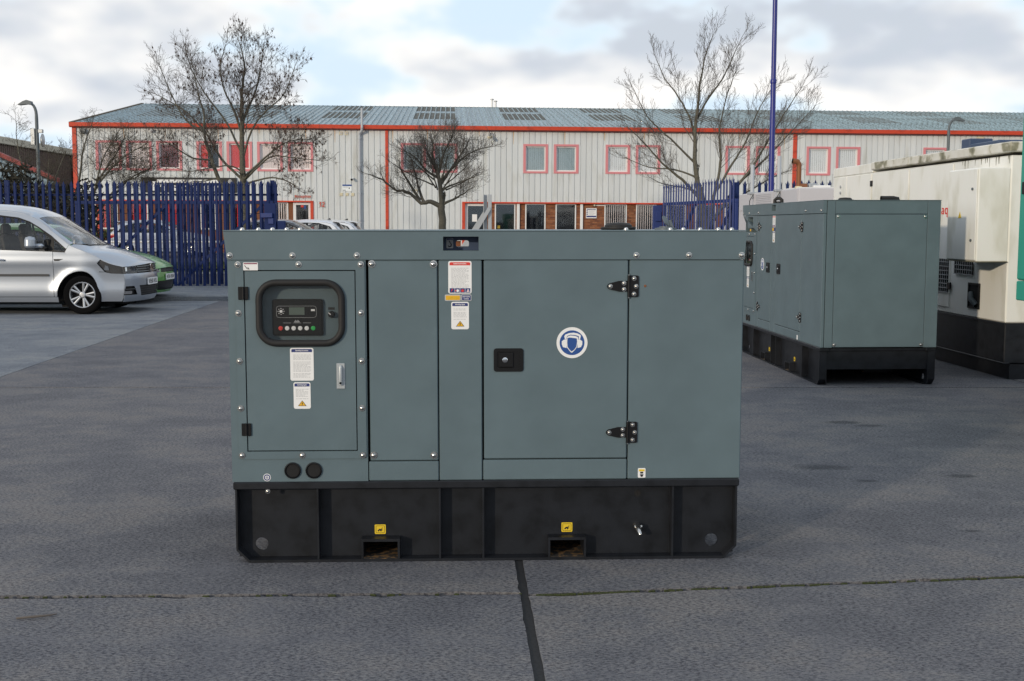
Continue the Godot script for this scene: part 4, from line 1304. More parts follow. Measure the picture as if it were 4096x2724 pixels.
func trees() -> void:
	# ash with brown seed bunches: two trunks behind the left gate
	rng.seed = 77
	start_tree()
	var o := thing("ash_tree", "tall bare two-trunk ash with brown seed bunches behind the left gate", "tree", Transform3D(Basis.from_scale(Vector3(0.97, 0.9, 1)), Vector3(-8.18, 0.1, -36.0)))
	var L := func(path: Array, r0: float, r1: float, deep: float, kids: int, ln := 1.0, from := 0.25, fr := 0.14) -> void: limb(path, r0, r1, deep, kids, ln, 2, 0.10, 0.62, 0.95, fr, from)
	L.call([0.0, 0.0, 0.02, 1.8, 0.0, 2.85], 0.16, 0.125, 0.0, 0)
	L.call([0.0, 2.8, -0.02, 3.6, 0.0, 5.0, 0.03, 5.9, 0.13, 6.9, -0.02, 7.6], 0.118, 0.01, 0.1, 32, 1.15, 0.3)
	L.call([-0.25, 0.0, -0.42, 2.0, -0.57, 2.75, -0.8, 3.2, -0.98, 3.9, -1.12, 4.5, -1.08, 5.1, -1.22, 5.9, -1.38, 6.8], 0.105, 0.01, 0.5, 32, 1.1, 0.42, 0.1)
	L.call([-0.08, 3.1, -0.7, 3.75, -1.2, 4.6, -1.8, 5.3, -2.4, 5.7, -2.95, 6.0], 0.047, 0.01, -0.8, 20)
	L.call([0.05, 3.05, 0.5, 3.45, 1.0, 3.8, 1.6, 3.75, 2.55, 3.62], 0.043, 0.01, 0.9, 26, 0.9, 0.3, 0.22)
	L.call([0.06, 3.15, 0.85, 3.95, 1.4, 4.35, 2.1, 4.45], 0.043, 0.01, -0.6, 23, 1.0, 0.3, 0.24)
	L.call([-0.02, 3.7, 0.32, 4.7, 0.8, 5.3, 1.4, 5.85, 1.75, 6.65], 0.039, 0.01, 0.5, 26, 1.0, 0.3, 0.22)
	L.call([-0.02, 3.9, -0.5, 4.95, -0.95, 5.6, -1.3, 6.1, -1.65, 6.8, -1.85, 7.5], 0.039, 0.009, -0.5, 23, 1.0, 0.35, 0.06)
	L.call([0.07, 2.9, 0.9, 3.1, 1.5, 2.95, 1.9, 2.65], 0.04, 0.008, 0.7, 12, 0.8, 0.3, 0.22)
	L.call([0.0, 4.5, -0.2, 5.3, -0.45, 6.0, -0.5, 6.7, -0.25, 7.4], 0.045, 0.009, 0.8, 14)
	L.call([0.02, 5.0, 0.4, 6.0, 0.55, 6.8, 0.6, 7.6], 0.045, 0.008, -0.6, 14)
	L.call([-0.95, 3.7, -1.5, 3.75, -2.0, 4.1, -2.4, 4.35], 0.04, 0.009, 0.7, 12)
	L.call([-0.75, 3.1, -1.3, 3.0, -1.7, 3.0], 0.03, 0.008, -0.5, 9)
	L.call([-1.1, 4.6, -1.7, 5.0, -2.1, 5.9, -2.35, 6.8], 0.04, 0.008, 0.6, 15, 1.0, 0.3, 0.05)
	L.call([0.0, 3.3, -0.4, 3.5, -1.0, 3.4, -1.6, 3.3, -2.3, 3.6], 0.03, 0.008, 0.9, 12)
	end_tree(o, M.bark, M.twig)
	# small round-headed tree in front of the second unit
	rng.seed = 31
	start_tree()
	o = thing("small_tree", "small round-crowned bare tree with a straight trunk before the cladding", "tree", at(-2.48, 0.1, -42.0))
	var S := func(path: Array, r0: float, r1: float, deep: float, kids: int, ln := 0.75, from := 0.25) -> void: limb(path, r0, r1, deep, kids, ln, 2, 0.14, 0.75, 1.05, 0.0, from)
	S.call([0.0, 0.0, 0.0, 1.3, -0.02, 2.05], 0.145, 0.125, 0.0, 0)
	S.call([-0.03, 2.0, -0.06, 2.6, -0.14, 3.2, -0.3, 3.7, -0.35, 4.4], 0.11, 0.02, 0.1, 30, 0.85, 0.3)
	S.call([-0.04, 2.02, -0.4, 2.2, -0.75, 2.15, -1.15, 2.5, -1.65, 2.6, -2.1, 2.95, -2.6, 3.15], 0.1, 0.015, 0.3, 26, 0.75, 0.35)
	S.call([-0.66, 2.2, -0.85, 2.7, -1.0, 3.3, -1.2, 3.9], 0.06, 0.014, -0.6, 22)
	S.call([-0.8, 2.25, -1.1, 2.75, -1.35, 3.2], 0.055, 0.03, 0.7, 14)
	S.call([0.0, 2.1, 0.35, 2.25, 0.75, 2.45, 0.95, 2.6], 0.06, 0.015, 0.4, 14)
	S.call([-0.06, 2.9, 0.2, 3.2, 0.7, 3.7, 1.15, 4.0, 1.75, 4.15], 0.065, 0.012, -0.3, 28, 0.85)
	S.call([-0.1, 3.0, -0.55, 3.3, -0.95, 3.75, -1.4, 4.0], 0.055, 0.012, 0.5, 22, 0.8)
	S.call([0.0, 2.6, 0.3, 2.75, 0.9, 2.95, 1.3, 3.1], 0.045, 0.012, 0.8, 18)
	S.call([-0.12, 3.2, 0.05, 3.8, 0.3, 4.3, 0.45, 4.6], 0.05, 0.012, 0.6, 24, 0.8)
	S.call([-0.2, 3.3, -0.5, 3.9, -0.75, 4.4], 0.05, 0.012, -0.7, 22, 0.8)
	S.call([-0.05, 2.8, 0.4, 3.5, 0.8, 4.1, 0.95, 4.5], 0.05, 0.012, -0.9, 22, 0.8)
	for k in 9:
		var a := PI * (0.1 + 0.8 * (k + 0.5) / 9.0)
		var far := Vector2(cos(a) * 1.55, sin(a) * 1.75) * rng.randf_range(0.8, 1.05)
		var from := Vector2(-0.1 + 0.25 * cos(a), 2.5 + rng.randf() * 0.5)
		S.call([from.x, from.y, from.x + far.x * 0.35, from.y + far.y * 0.28, from.x + far.x * 0.7, from.y + far.y * 0.62, from.x + far.x, from.y + far.y], 0.03, 0.008, rng.randf_range(-1.4, 1.4), 11, 0.62)
	end_tree(o, M.bark_dark, M.twig)
	# wide many-stemmed tree behind the right gate
	rng.seed = 55
	start_tree()
	o = thing("spreading_tree", "wide many-stemmed bare tree with thin upright branches behind the right gate", "tree", Transform3D(Basis.from_scale(Vector3(0.94, 0.95, 1)), Vector3(6.3, 0.1, -38.0)))
	var R := func(path: Array, r0: float, r1: float, deep: float, kids: int, ln := 1.1, from := 0.25) -> void: limb(path, r0, r1, deep, kids, ln, 2, 0.13, 0.55, 0.8, 0.0, from)
	R.call([0.0, 0.0, -0.1, 1.6, -0.3, 2.7], 0.17, 0.12, 0.0, 0)
	R.call([-0.3, 2.6, -0.45, 3.4, -0.48, 4.4, -0.4, 5.4, -0.33, 6.2, -0.2, 7.0, 0.1, 7.8], 0.10, 0.008, 0.2, 24, 1.2)
	R.call([-0.15, 2.2, -0.9, 2.95, -1.6, 3.5, -2.3, 4.2, -2.9, 4.7], 0.065, 0.008, 0.7, 18, 1.1)
	R.call([-0.42, 3.9, -0.6, 4.9, -1.0, 5.7, -1.5, 6.4, -1.8, 7.1], 0.05, 0.008, -0.4, 16, 1.2)
	R.call([-0.4, 5.0, -0.1, 5.6, 0.4, 6.3, 0.7, 7.0, 0.95, 7.6], 0.045, 0.008, 0.6, 14, 1.2)
	R.call([0.1, 1.8, 0.3, 2.8, 0.45, 3.7, 0.4, 4.6, 0.6, 5.6, 0.95, 6.6], 0.07, 0.008, -0.4, 20, 1.3)
	R.call([0.3, 2.6, 0.8, 3.5, 1.2, 4.2, 1.55, 5.2, 2.0, 6.0], 0.05, 0.008, 0.7, 18, 1.3)
	R.call([0.2, 1.6, 0.8, 2.5, 1.5, 3.4, 2.0, 4.3, 2.6, 5.3, 3.1, 6.1], 0.072, 0.008, 0.3, 20, 1.3)
	R.call([0.5, 2.0, 1.3, 2.5, 2.1, 2.95, 2.9, 3.3], 0.05, 0.009, -0.7, 16, 1.0)
	R.call([1.1, 2.9, 2.0, 3.7, 2.9, 4.6, 3.7, 5.4], 0.045, 0.008, -0.6, 16, 1.2)
	R.call([-0.3, 3.0, -1.1, 3.3, -2.0, 3.4, -2.8, 3.75], 0.04, 0.008, -0.6, 15, 0.9)
	R.call([-0.35, 3.4, -1.3, 4.3, -2.1, 5.0, -2.6, 5.9], 0.045, 0.008, 0.4, 16, 1.1)
	R.call([-0.2, 2.5, -0.9, 2.7, -1.6, 2.8, -2.1, 3.0], 0.035, 0.008, 0.8, 10, 0.8)
	end_tree(o, M.bark, M.twig)
	# scrub at the left edge
	rng.seed = 91
	start_tree()
	o = thing("thorn_shrub", "tangled bare thorn shrub beside the left street lamp", "shrub", at(-13.0, 0.1, -35.0))
	var T := func(path: Array, r0: float, r1: float, deep: float, kids: int, ln := 0.8, from := 0.5) -> void: limb(path, r0, r1, deep, kids, ln, 2, 0.05, 0.8, 0.95, 0.0, from)
	T.call([0.0, 0.0, 0.2, 1.4, 0.7, 2.4, 1.2, 3.0, 1.7, 3.4, 2.3, 3.7], 0.06, 0.01, 0.4, 55)
	T.call([0.1, 0.0, 0.4, 1.2, 0.9, 2.0, 1.4, 2.6, 1.9, 2.8, 2.4, 3.2], 0.05, 0.01, -0.2, 50)
	T.call([0.0, 0.0, 0.3, 1.5, 0.8, 2.7, 1.3, 3.4, 1.6, 3.9], 0.05, 0.01, 0.1, 40)
	T.call([-0.2, 0.0, -0.6, 1.2, -1.1, 2.1, -1.4, 2.9], 0.05, 0.01, 0.3, 40)
	T.call([0.1, 0.0, 0.5, 1.6, 1.1, 2.2, 1.7, 2.8, 2.1, 3.0], 0.06, 0.01, -0.4, 26)
	T.call([-0.1, 0.0, -0.1, 1.5, 0.2, 2.6, 0.4, 3.6, 0.7, 4.3], 0.07, 0.009, 0.2, 24)
	T.call([-0.2, 0.0, -0.5, 1.5, -0.6, 2.6, -0.3, 3.5], 0.06, 0.009, -0.3, 22)
	T.call([0.0, 0.5, 0.6, 2.0, 1.0, 3.2, 1.5, 3.9], 0.05, 0.009, 0.6, 22)
	end_tree(o, M.bark, M.twig_pale)
	start_tree()
	o = thing("whip_shrub", "bare shrub of long upright whips at the far left edge", "shrub", at(-15.6, 0.1, -36.5))
	T.call([0.0, 0.0, 0.3, 1.6, 0.1, 2.8, -0.4, 3.7, -0.8, 4.6], 0.06, 0.007, 0.3, 22)
	T.call([0.2, 0.0, 0.7, 1.4, 0.6, 2.6, 0.3, 3.6, 0.2, 4.6], 0.06, 0.007, -0.4, 22)
	T.call([-0.2, 0.0, -0.2, 1.7, -0.6, 2.8, -1.1, 3.7], 0.06, 0.007, 0.3, 20)
	T.call([0.3, 0.0, 1.0, 1.6, 1.3, 2.6, 1.4, 3.4], 0.06, 0.008, 0.2, 22)
	end_tree(o, M.bark, M.twig_pale)
	# dark hedge behind the fence
	var b := MB.new()
	for k in 15000:
		var c := Vector3(rng.randf_range(-22, -11.9), 0, rng.randf_range(-34.6, -32.6))
		var h := 2.6 + 0.35 * sin(c.x * 2.1) + 0.25 * sin(c.x * 5.3 + 1.0)
		c.y = h * pow(rng.randf(), 0.55) + 0.05
		var d := Vector3(rng.randfn(), rng.randfn(), rng.randfn()).normalized() * rng.randf_range(0.06, 0.16)
		var e := d.cross(Vector3(rng.randfn(), rng.randfn(), rng.randfn())).normalized() * 0.035
		b.q(c - d, c - e, c + d, c + e)
	var hedge := stuff("hedge", b, M.hedge_leaf, self)
	tag(hedge, "dark scrubby hedge behind the fence at the left edge", "hedge")
	b = MB.new()
	for k in 2600:
		var c := Vector3(rng.randf_range(-19.6, -16.0), 0, rng.randf_range(-53.6, -52.9))
		c.y = 0.2 + rng.randf() * (0.9 + 0.15 * sin(c.x * 3.0))
		var d := Vector3(rng.randfn(), rng.randfn(), rng.randfn()).normalized() * 0.09
		var e := d.cross(Vector3.UP).normalized() * 0.05
		b.q(c - d, c - e, c + d, c + e)
	hedge = stuff("low_bush", b, M.grass, self)
	tag(hedge, "low green bush against the building's brick bay at left", "bush")

func backdrop() -> void:
	# brown shed whose long wall runs away from us
	var o := thing("brown_shed", "long brown ribbed shed with cream fascia beyond the left trees", "building", at(-34.2, 0, -84.0, 1.0))
	var unit := MB.new()
	unit.prism(pv([0, 0, 0.16, 0, 0.2, 0.06, 0.3, 0.06, 0.34, 0.0, 0.34, -0.05, 0, -0.05]), -6.9, 0.0, Transform3D(Basis(Vector3.BACK, Vector3.RIGHT, Vector3.DOWN), Vector3.ZERO))
	var sheet := unit.mesh()
	for k in 96: put("cladding_panel", sheet, M.brown_clad, o, vec(0, 0, -16.0 + 0.342 * k))
	var b := MB.new()
	b.rspan(Vector3(-0.3, 6.85, -16.2), Vector3(0.22, 7.35, 16.9), 0.04)
	obj("fascia", b, M.cream_trim, o)
	b = MB.new()
	b.span(Vector3(-14, 0, -16.1), Vector3(-0.06, 6.8, 16.8))
	obj("wall", b, M.dark_wall, o)
	b = MB.new()
	b.prism(pv([0.1, 6.9, -7.0, 8.3, -14.1, 6.9]), -16.1, 16.8)
	obj("roof", b, M.cream_trim, o)
	o = thing("dark_outbuilding", "dark blocky outbuilding between the brown shed and the grey building", "building", at(-31.5, 0, -92.0))
	b = MB.new()
	b.span(Vector3(-2.6, 0, -5), Vector3(3.5, 6.6, 0))
	obj("wall", b, M.dark_wall, o)
	b = MB.new()
	b.prism(pv([-2.7, 6.62, 3.6, 6.62, 3.6, 6.9, 0.2, 8.0, -2.7, 6.9]), -5.1, 0.05)
	obj("roof", b, M.brown_clad, o)
	b = MB.new()
	b.rod(Vector3(-2.0, 0.0, 0.1), Vector3(-2.0, 6.2, 0.1), 0.08)
	obj("downpipe", b, M.pipe_grey, o)
	o = thing("blue_shed", "pale blue gabled shed with a red verge at the far left edge", "building", at(-24.0, 0, -62.0))
	unit = MB.new()
	unit.prism(pv([0, 0, 0.14, 0, 0.17, 0.04, 0.27, 0.04, 0.3, 0.0, 0.3, -0.03, 0, -0.03]), -1.0, 0.0, Transform3D(Basis(Vector3.RIGHT, Vector3.BACK, Vector3.DOWN), Vector3.ZERO))
	sheet = unit.mesh()
	for k in 26:
		var x := -7.8 + 0.3 * k
		put("cladding_panel", sheet, M.blue_clad, o, Transform3D(Basis.from_scale(Vector3(1, 3.75 - 0.448 * (x + 0.3), 1)), Vector3(x, 0, 0)))
	b = MB.new()
	b.prism(pv([0.2, 3.70, -8.0, 7.37, -8.0, 7.59, 0.2, 3.92]), -0.25, 0.12)
	obj("verge", b, M.dark_red_trim, o)
	b = MB.new()
	b.prism(pv([-0.05, 0, -0.05, 3.6, -8, 7.1, -8, 0]), -0.2, -0.06)
	b.span(Vector3(-8, 0, -9), Vector3(-0.05, 3.0, -0.21))
	obj("wall", b, M.blue_clad, o)

# ---------------------------------------------------------------- diesel generators
const OUT := Transform3D(Basis(Vector3.RIGHT, Vector3.UP, Vector3.BACK), Vector3.ZERO)
var bolt_mesh: ArrayMesh

func bolt(p: Node3D, x: float, y: float, z: float, r := 0.009, called := "bolt", face := Basis()) -> void:
	if bolt_mesh == null:
		var b := MB.new()
		b.lathe([[1.55, 0.0], [1.55, 0.18], [1.05, 0.2], [1.0, 0.55], [0.72, 0.95], [0.3, 1.12], [0.0, 1.15]], 12, Transform3D(Basis(Vector3.RIGHT, PI / 2), Vector3.ZERO))
		bolt_mesh = b.mesh()
	put(called, bolt_mesh, M.zinc, p, Transform3D(face * Basis.from_scale(Vector3.ONE * r), Vector3(x, y, z)))

func plate(p: Node3D, called: String, x0: float, y0: float, x1: float, y1: float, z: float, m: Material, thick := 0.03, ch := 0.004) -> MeshInstance3D:
	var b := MB.new()
	b.rspan(Vector3(x0, y0, z - thick), Vector3(x1, y1, z), ch)
	return obj(called, b, m, p)

func sticker(p: Node3D, called: String, x0: float, y0: float, x1: float, y1: float, z: float, m: Material, r := 0.008) -> Node3D:
	var b := MB.new()
	b.prism(rrect(x0, y0, x1, y1, r, 4), z, z + 0.0012)
	return obj(called, b, m, p)

func print_lines(p: Node3D, x0: float, y0: float, x1: float, y1: float, n: int, z: float, seed_: int) -> void:
	var r := RandomNumberGenerator.new()
	r.seed = seed_
	var b := MB.new()
	var h := (y1 - y0) / n
	for k in n:
		if r.randf() < 0.08: continue
		var x := x0
		var stop := x1 - (x1 - x0) * (0.45 if r.randf() < 0.22 else 0.08) * r.randf()
		while x < stop:
			var e := minf(x + r.randf_range(0.004, 0.014), stop)
			b.q(Vector3(x, y1 - k * h - h * 0.62, z), Vector3(e, y1 - k * h - h * 0.62, z), Vector3(e, y1 - k * h - h * 0.2, z), Vector3(x, y1 - k * h - h * 0.2, z))
			x = e + 0.0025
	obj("print", b, M.grey_print, p)

func info_sticker(p: Node3D, x0: float, y0: float, x1: float, y1: float, z: float, title: String, head: Material, triangle: bool, icons: bool, seed_: int) -> void:
	var s := sticker(p, "sticker", x0, y0, x1, y1, z, M.white_print)
	var zz := z + 0.0014
	var w := x1 - x0
	var h := y1 - y0
	var b := MB.new()
	b.prism(pv([x0 + w * 0.06, y1 - 0.018, x1 - w * 0.06, y1 - 0.018, x1 - w * 0.06, y1 - 0.008, x1 - w * 0.1, y1 - 0.005, x0 + w * 0.1, y1 - 0.005, x0 + w * 0.06, y1 - 0.008]), zz, zz + 0.0006)
	obj("heading", b, head, s)
	text(s, title, w * 0.55, 0.0082, vec((x0 + x1) / 2, y1 - 0.0118, zz + 0.0008), M.white_print)
	var yb := y0 + (0.04 if triangle else 0.024 if icons else 0.012)
	print_lines(s, x0 + w * 0.13, yb, x1 - w * 0.1, y1 - 0.028, int((y1 - 0.028 - yb) / 0.0048), zz, seed_)
	if triangle:
		var cx := (x0 + x1) / 2
		b = MB.new()
		b.prism(pv([cx - 0.018, y0 + 0.012, cx + 0.018, y0 + 0.012, cx, y0 + 0.036]), zz, zz + 0.0006)
		obj("warning_border", b, M.black_print, s)
		b = MB.new()
		b.prism(pv([cx - 0.0145, y0 + 0.0138, cx + 0.0145, y0 + 0.0138, cx, y0 + 0.0332]), zz + 0.0006, zz + 0.0012)
		obj("warning_triangle", b, M.amber_print, s)
		b = MB.new()
		b.prism(pv([cx - 0.0013, y0 + 0.019, cx + 0.0013, y0 + 0.019, cx + 0.002, y0 + 0.027, cx - 0.002, y0 + 0.027]), zz + 0.0012, zz + 0.0018)
		b.prism(circle(cx, y0 + 0.0165, 0.0014, 8), zz + 0.0012, zz + 0.0018)
		obj("exclamation_mark", b, M.black_print, s)
	if icons:
		b = MB.new()
		b.prism(rect(x0 + w * 0.06, y0 + 0.004, x1 - w * 0.06, y0 + 0.023), zz, zz + 0.0006)
		obj("icon_strip", b, M.navy_print, s)
		b = MB.new()
		for k in 3: b.prism(rect(x0 + w * (0.06 + 0.22 * (k + 1)) - 0.0007, y0 + 0.004, x0 + w * (0.06 + 0.22 * (k + 1)) + 0.0007, y0 + 0.023), zz + 0.0006, zz + 0.001)
		b.prism(pv([x1 - w * 0.22, y0 + 0.007, x1 - w * 0.09, y0 + 0.007, x1 - w * 0.155, y0 + 0.021]), zz + 0.0006, zz + 0.001)
		b.prism(circle(x0 + w * 0.4, y0 + 0.0125, 0.006, 10), zz + 0.0006, zz + 0.001)
		obj("icon", b, M.white_print, s)
		b = MB.new()
		b.prism(pv([x0 + w * 0.12, y0 + 0.006, x0 + w * 0.2, y0 + 0.019, x0 + w * 0.17, y0 + 0.021, x0 + w * 0.13, y0 + 0.013]), zz + 0.001, zz + 0.0014)
		b.prism(pv([x0 + w * 0.29, y0 + 0.009, x0 + w * 0.37, y0 + 0.0125, x0 + w * 0.29, y0 + 0.016]), zz + 0.001, zz + 0.0014)
		b.prism(circle(x0 + w * 0.61, y0 + 0.0125, 0.006, 10), zz + 0.001, zz + 0.0014)
		b.prism(pv([x1 - w * 0.18, y0 + 0.009, x1 - w * 0.13, y0 + 0.009, x1 - w * 0.155, y0 + 0.016]), zz + 0.001, zz + 0.0014)
		obj("icon", b, M.red_print, s)

func ear_sign(p: Node3D, x: float, y: float, r: float, z: float) -> void:     # round blue sign: wear ear protection
	var b := MB.new()
	b.prism(circle(x, y, r, 40), z, z + 0.0012)
	var s := obj("ear_protection_sign", b, M.white_print, p)
	b = MB.new()
	b.prism(circle(x, y, r * 0.8, 40), z + 0.0012, z + 0.0018)
	obj("disc", b, M.sign_blue, s)
	var face := func(a: Array) -> PackedVector2Array:
		var q := PackedVector2Array()
		for i in range(0, a.size(), 2): q.append(Vector2(x + a[i] * r, y + a[i + 1] * r))
		return q
	b = MB.new()
	b.prism(face.call([-0.36, 0.2, -0.3, 0.4, -0.1, 0.47, 0.2, 0.44, 0.38, 0.36, 0.4, 0.1, 0.34, -0.12, 0.3, -0.3, 0.2, -0.45, 0.02, -0.63, -0.06, -0.63, -0.22, -0.45, -0.34, -0.3, -0.36, -0.1]), z + 0.0018, z + 0.0024)
	b.prism(face.call([-0.5, 0.42, -0.45, 0.52, -0.2, 0.62, 0.1, 0.65, 0.35, 0.6, 0.55, 0.5, 0.56, 0.38, 0.5, 0.2, 0.42, 0.22, 0.44, 0.42, 0.2, 0.5, -0.1, 0.52, -0.32, 0.44, -0.38, 0.2, -0.46, 0.22]), z + 0.0018, z + 0.0025)
	for sgn in [-1.0, 1.0]:
		b.prism(face.call([sgn * 0.34, 0.2, sgn * 0.52, 0.2, sgn * 0.66, 0.1, sgn * 0.66, -0.1, sgn * 0.58, -0.28, sgn * 0.36, -0.34]), z + 0.0018, z + 0.0026)
	obj("head_symbol", b, M.white_print, s)
	b = MB.new()
	b.prism(face.call([-0.3, 0.3, -0.15, 0.34, 0.3, 0.28, 0.32, 0.05, 0.27, -0.25, 0.16, -0.42, 0.0, -0.55, -0.05, -0.55, -0.18, -0.42, -0.29, -0.26, -0.31, 0.0]), z + 0.0026, z + 0.0032)
	obj("face_symbol", b, M.sign_blue, s)

func t_hinge(p: Node3D, x: float, y: float, z: float, left := -1.0) -> void:    # pin at x; the strap points to the side «left»
	var h := Node3D.new()
	h.name = "hinge"
	p.add_child(h, true)
	var b := MB.new()
	var strap := []
	for w in [[0.002, 0.023], [0.042, 0.023], [0.083, 0.013], [0.091, 0.007], [0.094, 0.0], [0.091, -0.007], [0.083, -0.013], [0.042, -0.023], [0.002, -0.023]]: strap.append_array([x + left * w[0], y + w[1]])
	b.prism(pv(strap), z, z + 0.004)
	var a := x - left * 0.003
	var e := x - left * 0.042
	b.prism(rrect(minf(a, e), y - 0.046, maxf(a, e), y + 0.046, 0.007, 3), z, z + 0.0045)
	obj("leaf", b, M.plastic_black, h)
	b = MB.new()
	b.rod(Vector3(x, y - 0.046, z + 0.005), Vector3(x, y + 0.046, z + 0.005), 0.0055)
	obj("knuckle", b, M.plastic_black, h)
	b = MB.new()
	for s in [-1.0, 1.0]: b.rod(Vector3(x, y + s * 0.046, z + 0.005), Vector3(x, y + s * 0.051, z + 0.005), 0.004)
	obj("pin", b, M.chrome, h)
	for c in [[0.079, 0.0], [0.021, 0.013], [0.021, -0.013], [-0.022, 0.033], [-0.022, -0.033], [-0.031, 0.0]]: bolt(h, x + left * c[0], y + c[1], z + 0.0042, 0.0062)

func paddle_latch(p: Node3D, x0: float, y0: float, x1: float, y1: float, z: float) -> void:
	var h := Node3D.new()
	h.name = "latch"
	p.add_child(h, true)
	var b := MB.new()
	var inn := rrect(x0 + 0.014, y0 + 0.014, x1 - 0.014, y1 - 0.014, 0.006, 4)
	b.ring(rrect(x0, y0, x1, y1, 0.012, 4), inn, z - 0.02, z + 0.005)
	b.prism(inn, z + 0.0002, z + 0.0012)
	obj("tray", b, M.plastic_black, h)
	b = MB.new()
	var cx := x0 + (x1 - x0) * 0.42
	b.rbox(Vector3(cx, (y0 + y1) / 2, z + 0.002), Vector3((x1 - x0) * 0.52, y1 - y0 - 0.034, 0.008), 0.004)
	obj("paddle", b, M.plastic_black, h)
	b = MB.new()
	b.lathe([[0.012, 0.0], [0.0115, 0.004], [0.008, 0.0065], [0.0, 0.007]], 16, Transform3D(Basis(Vector3.RIGHT, PI / 2), Vector3(x0 + (x1 - x0) * 0.38, (y0 + y1) / 2, z + 0.006)))
	obj("lock", b, M.chrome, h)

func butt_hinge(p: Node3D, x0: float, y0: float, x1: float, y1: float, z: float) -> void:
	var b := MB.new()
	b.rspan(Vector3(x0, y0, z), Vector3(x1, y1, z + 0.005), 0.002)
	b.rod(Vector3((x0 + x1) / 2, y0 + 0.001, z + 0.006), Vector3((x0 + x1) / 2, y1 - 0.001, z + 0.006), 0.006)
	obj("hinge", b, M.plastic_black, p)

func control_window(p: Node3D, x0: float, y0: float, x1: float, y1: float, z: float) -> void:
	var h := Node3D.new()
	h.name = "control_window"
	p.add_child(h, true)
	var r := (y1 - y0) * 0.3
	var b := MB.new()
	var path := rrect(x0 + 0.014, y0 + 0.014, x1 - 0.014, y1 - 0.014, r - 0.014, 8)
	var pts := PackedVector3Array()
	var rad := PackedFloat32Array()
	for w in path: pts.append(Vector3(w.x, w.y, z + 0.004)); rad.append(0.0145)
	pts.append(pts[0]); rad.append(0.0145)
	pts.append(pts[1]); rad.append(0.0145)
	b.tube(pts, rad, 10, false)
	obj("rubber_seal", b, M.rubber, h)
	b = MB.new()
	b.prism(rrect(x0 + 0.018, y0 + 0.018, x1 - 0.018, y1 - 0.018, r - 0.018, 8), z - 0.004, z - 0.001)
	obj("pane", b, M.clear_pane, h)
	var zi := z - 0.05
	b = MB.new()
	b.span(Vector3(x0 - 0.03, y0 - 0.03, zi - 0.01), Vector3(x1 + 0.03, y1 + 0.03, zi))
	for s in [[x0 - 0.035, y0 - 0.03, x0 - 0.03, y1 + 0.03], [x1 + 0.03, y0 - 0.03, x1 + 0.035, y1 + 0.03], [x0 - 0.035, y1 + 0.03, x1 + 0.035, y1 + 0.035], [x0 - 0.035, y0 - 0.035, x1 + 0.035, y0 - 0.03]]: b.span(Vector3(s[0], s[1], zi), Vector3(s[2], s[3], z - 0.032))
	obj("inner_panel", b, M.genset_paint, h)
	# controller
	var u := (x1 - x0) / 0.375
	var c := func(px: float, py: float) -> Vector2: return Vector2(x0 + px * u, y1 + py * u)
	var a0: Vector2 = c.call(0.062, -0.242)
	var a1: Vector2 = c.call(0.277, -0.086)
	b = MB.new()
	b.prism(rrect(a0.x, a0.y, a1.x, a1.y, 0.01, 4), zi, zi + 0.012)
	b.prism(rrect(a0.x + 0.006, a0.y + 0.006, a1.x - 0.006, a1.y - 0.006, 0.008, 4), zi + 0.012, zi + 0.016)
	obj("controller", b, M.plastic_black, h)
	var zc := zi + 0.0162
	b = MB.new()
	var l0: Vector2 = c.call(0.134, -0.153)
	var l1: Vector2 = c.call(0.199, -0.121)
	b.prism(rect(l0.x, l0.y, l1.x, l1.y), zc, zc + 0.001)
	obj("display", b, M.lcd, h)
	var cols := [M.red_print, M.white_print, M.white_print, M.white_print, M.white_print, M.green_print]
	for k in 6:
		var q: Vector2 = c.call(0.097 + 0.0276 * k, -0.210)
		b = MB.new()
		b.lathe([[0.0095 * u, 0.0], [0.0092 * u, 0.002], [0.0, 0.003]], 14, Transform3D(Basis(Vector3.RIGHT, PI / 2), Vector3(q.x, q.y, zc)))
		obj("button", b, cols[k], h)
	b = MB.new()
	var d: Vector2 = c.call(0.1, -0.138)
	b.prism(circle(d.x, d.y, 0.0065 * u, 14), zc, zc + 0.002)
	for k in 8: b.prism(circle(d.x + 0.0125 * u * cos(TAU * k / 8), d.y + 0.0125 * u * sin(TAU * k / 8), 0.002 * u, 6), zc, zc + 0.001)
	var g: Vector2 = c.call(0.235, -0.133)
	b.prism(rect(g.x - 0.008, g.y - 0.004, g.x + 0.008, g.y + 0.004), zc, zc + 0.001)
	obj("symbol", b, M.white_print, h)
	b = MB.new()
	var e0: Vector2 = c.call(0.08, -0.165)
	var e1: Vector2 = c.call(0.25, -0.115)
	b.ring(rrect(e0.x, e0.y, e1.x, e1.y, 0.012, 3), rrect(e0.x + 0.001, e0.y + 0.001, e1.x - 0.001, e1.y - 0.001, 0.011, 3), zc, zc + 0.0006)
	for k in 3:
		var s0: Vector2 = c.call(0.108 + 0.042 * k, -0.188)
		b.span(Vector3(s0.x, s0.y, zc), Vector3(s0.x + 0.034 * u, s0.y + 0.0012, zc + 0.0006))
	for k in 5:
		var s1: Vector2 = c.call(0.156 + 0.0045 * k, -0.185)
		b.span(Vector3(s1.x, s1.y, zc), Vector3(s1.x + 0.003 * u, s1.y + (0.006 + 0.004 * float(k % 2)) * u, zc + 0.0006))
	obj("marking", b, M.grey_print, h)
	# selector knob with its tag
	var kc: Vector2 = c.call(0.312, -0.152)
	b = MB.new()
	b.lathe([[0.015, 0.0], [0.015, 0.006], [0.013, 0.02], [0.0, 0.021]], 16, Transform3D(Basis(Vector3.RIGHT, PI / 2), Vector3(kc.x, kc.y, zi)))
	obj("knob", b, M.plastic_black, h)
	b = MB.new()
	b.box(Vector3(kc.x - 0.006, kc.y + 0.004, zi + 0.022), Vector3(0.012, 0.003, 0.002), Basis(Vector3.BACK, -0.7))
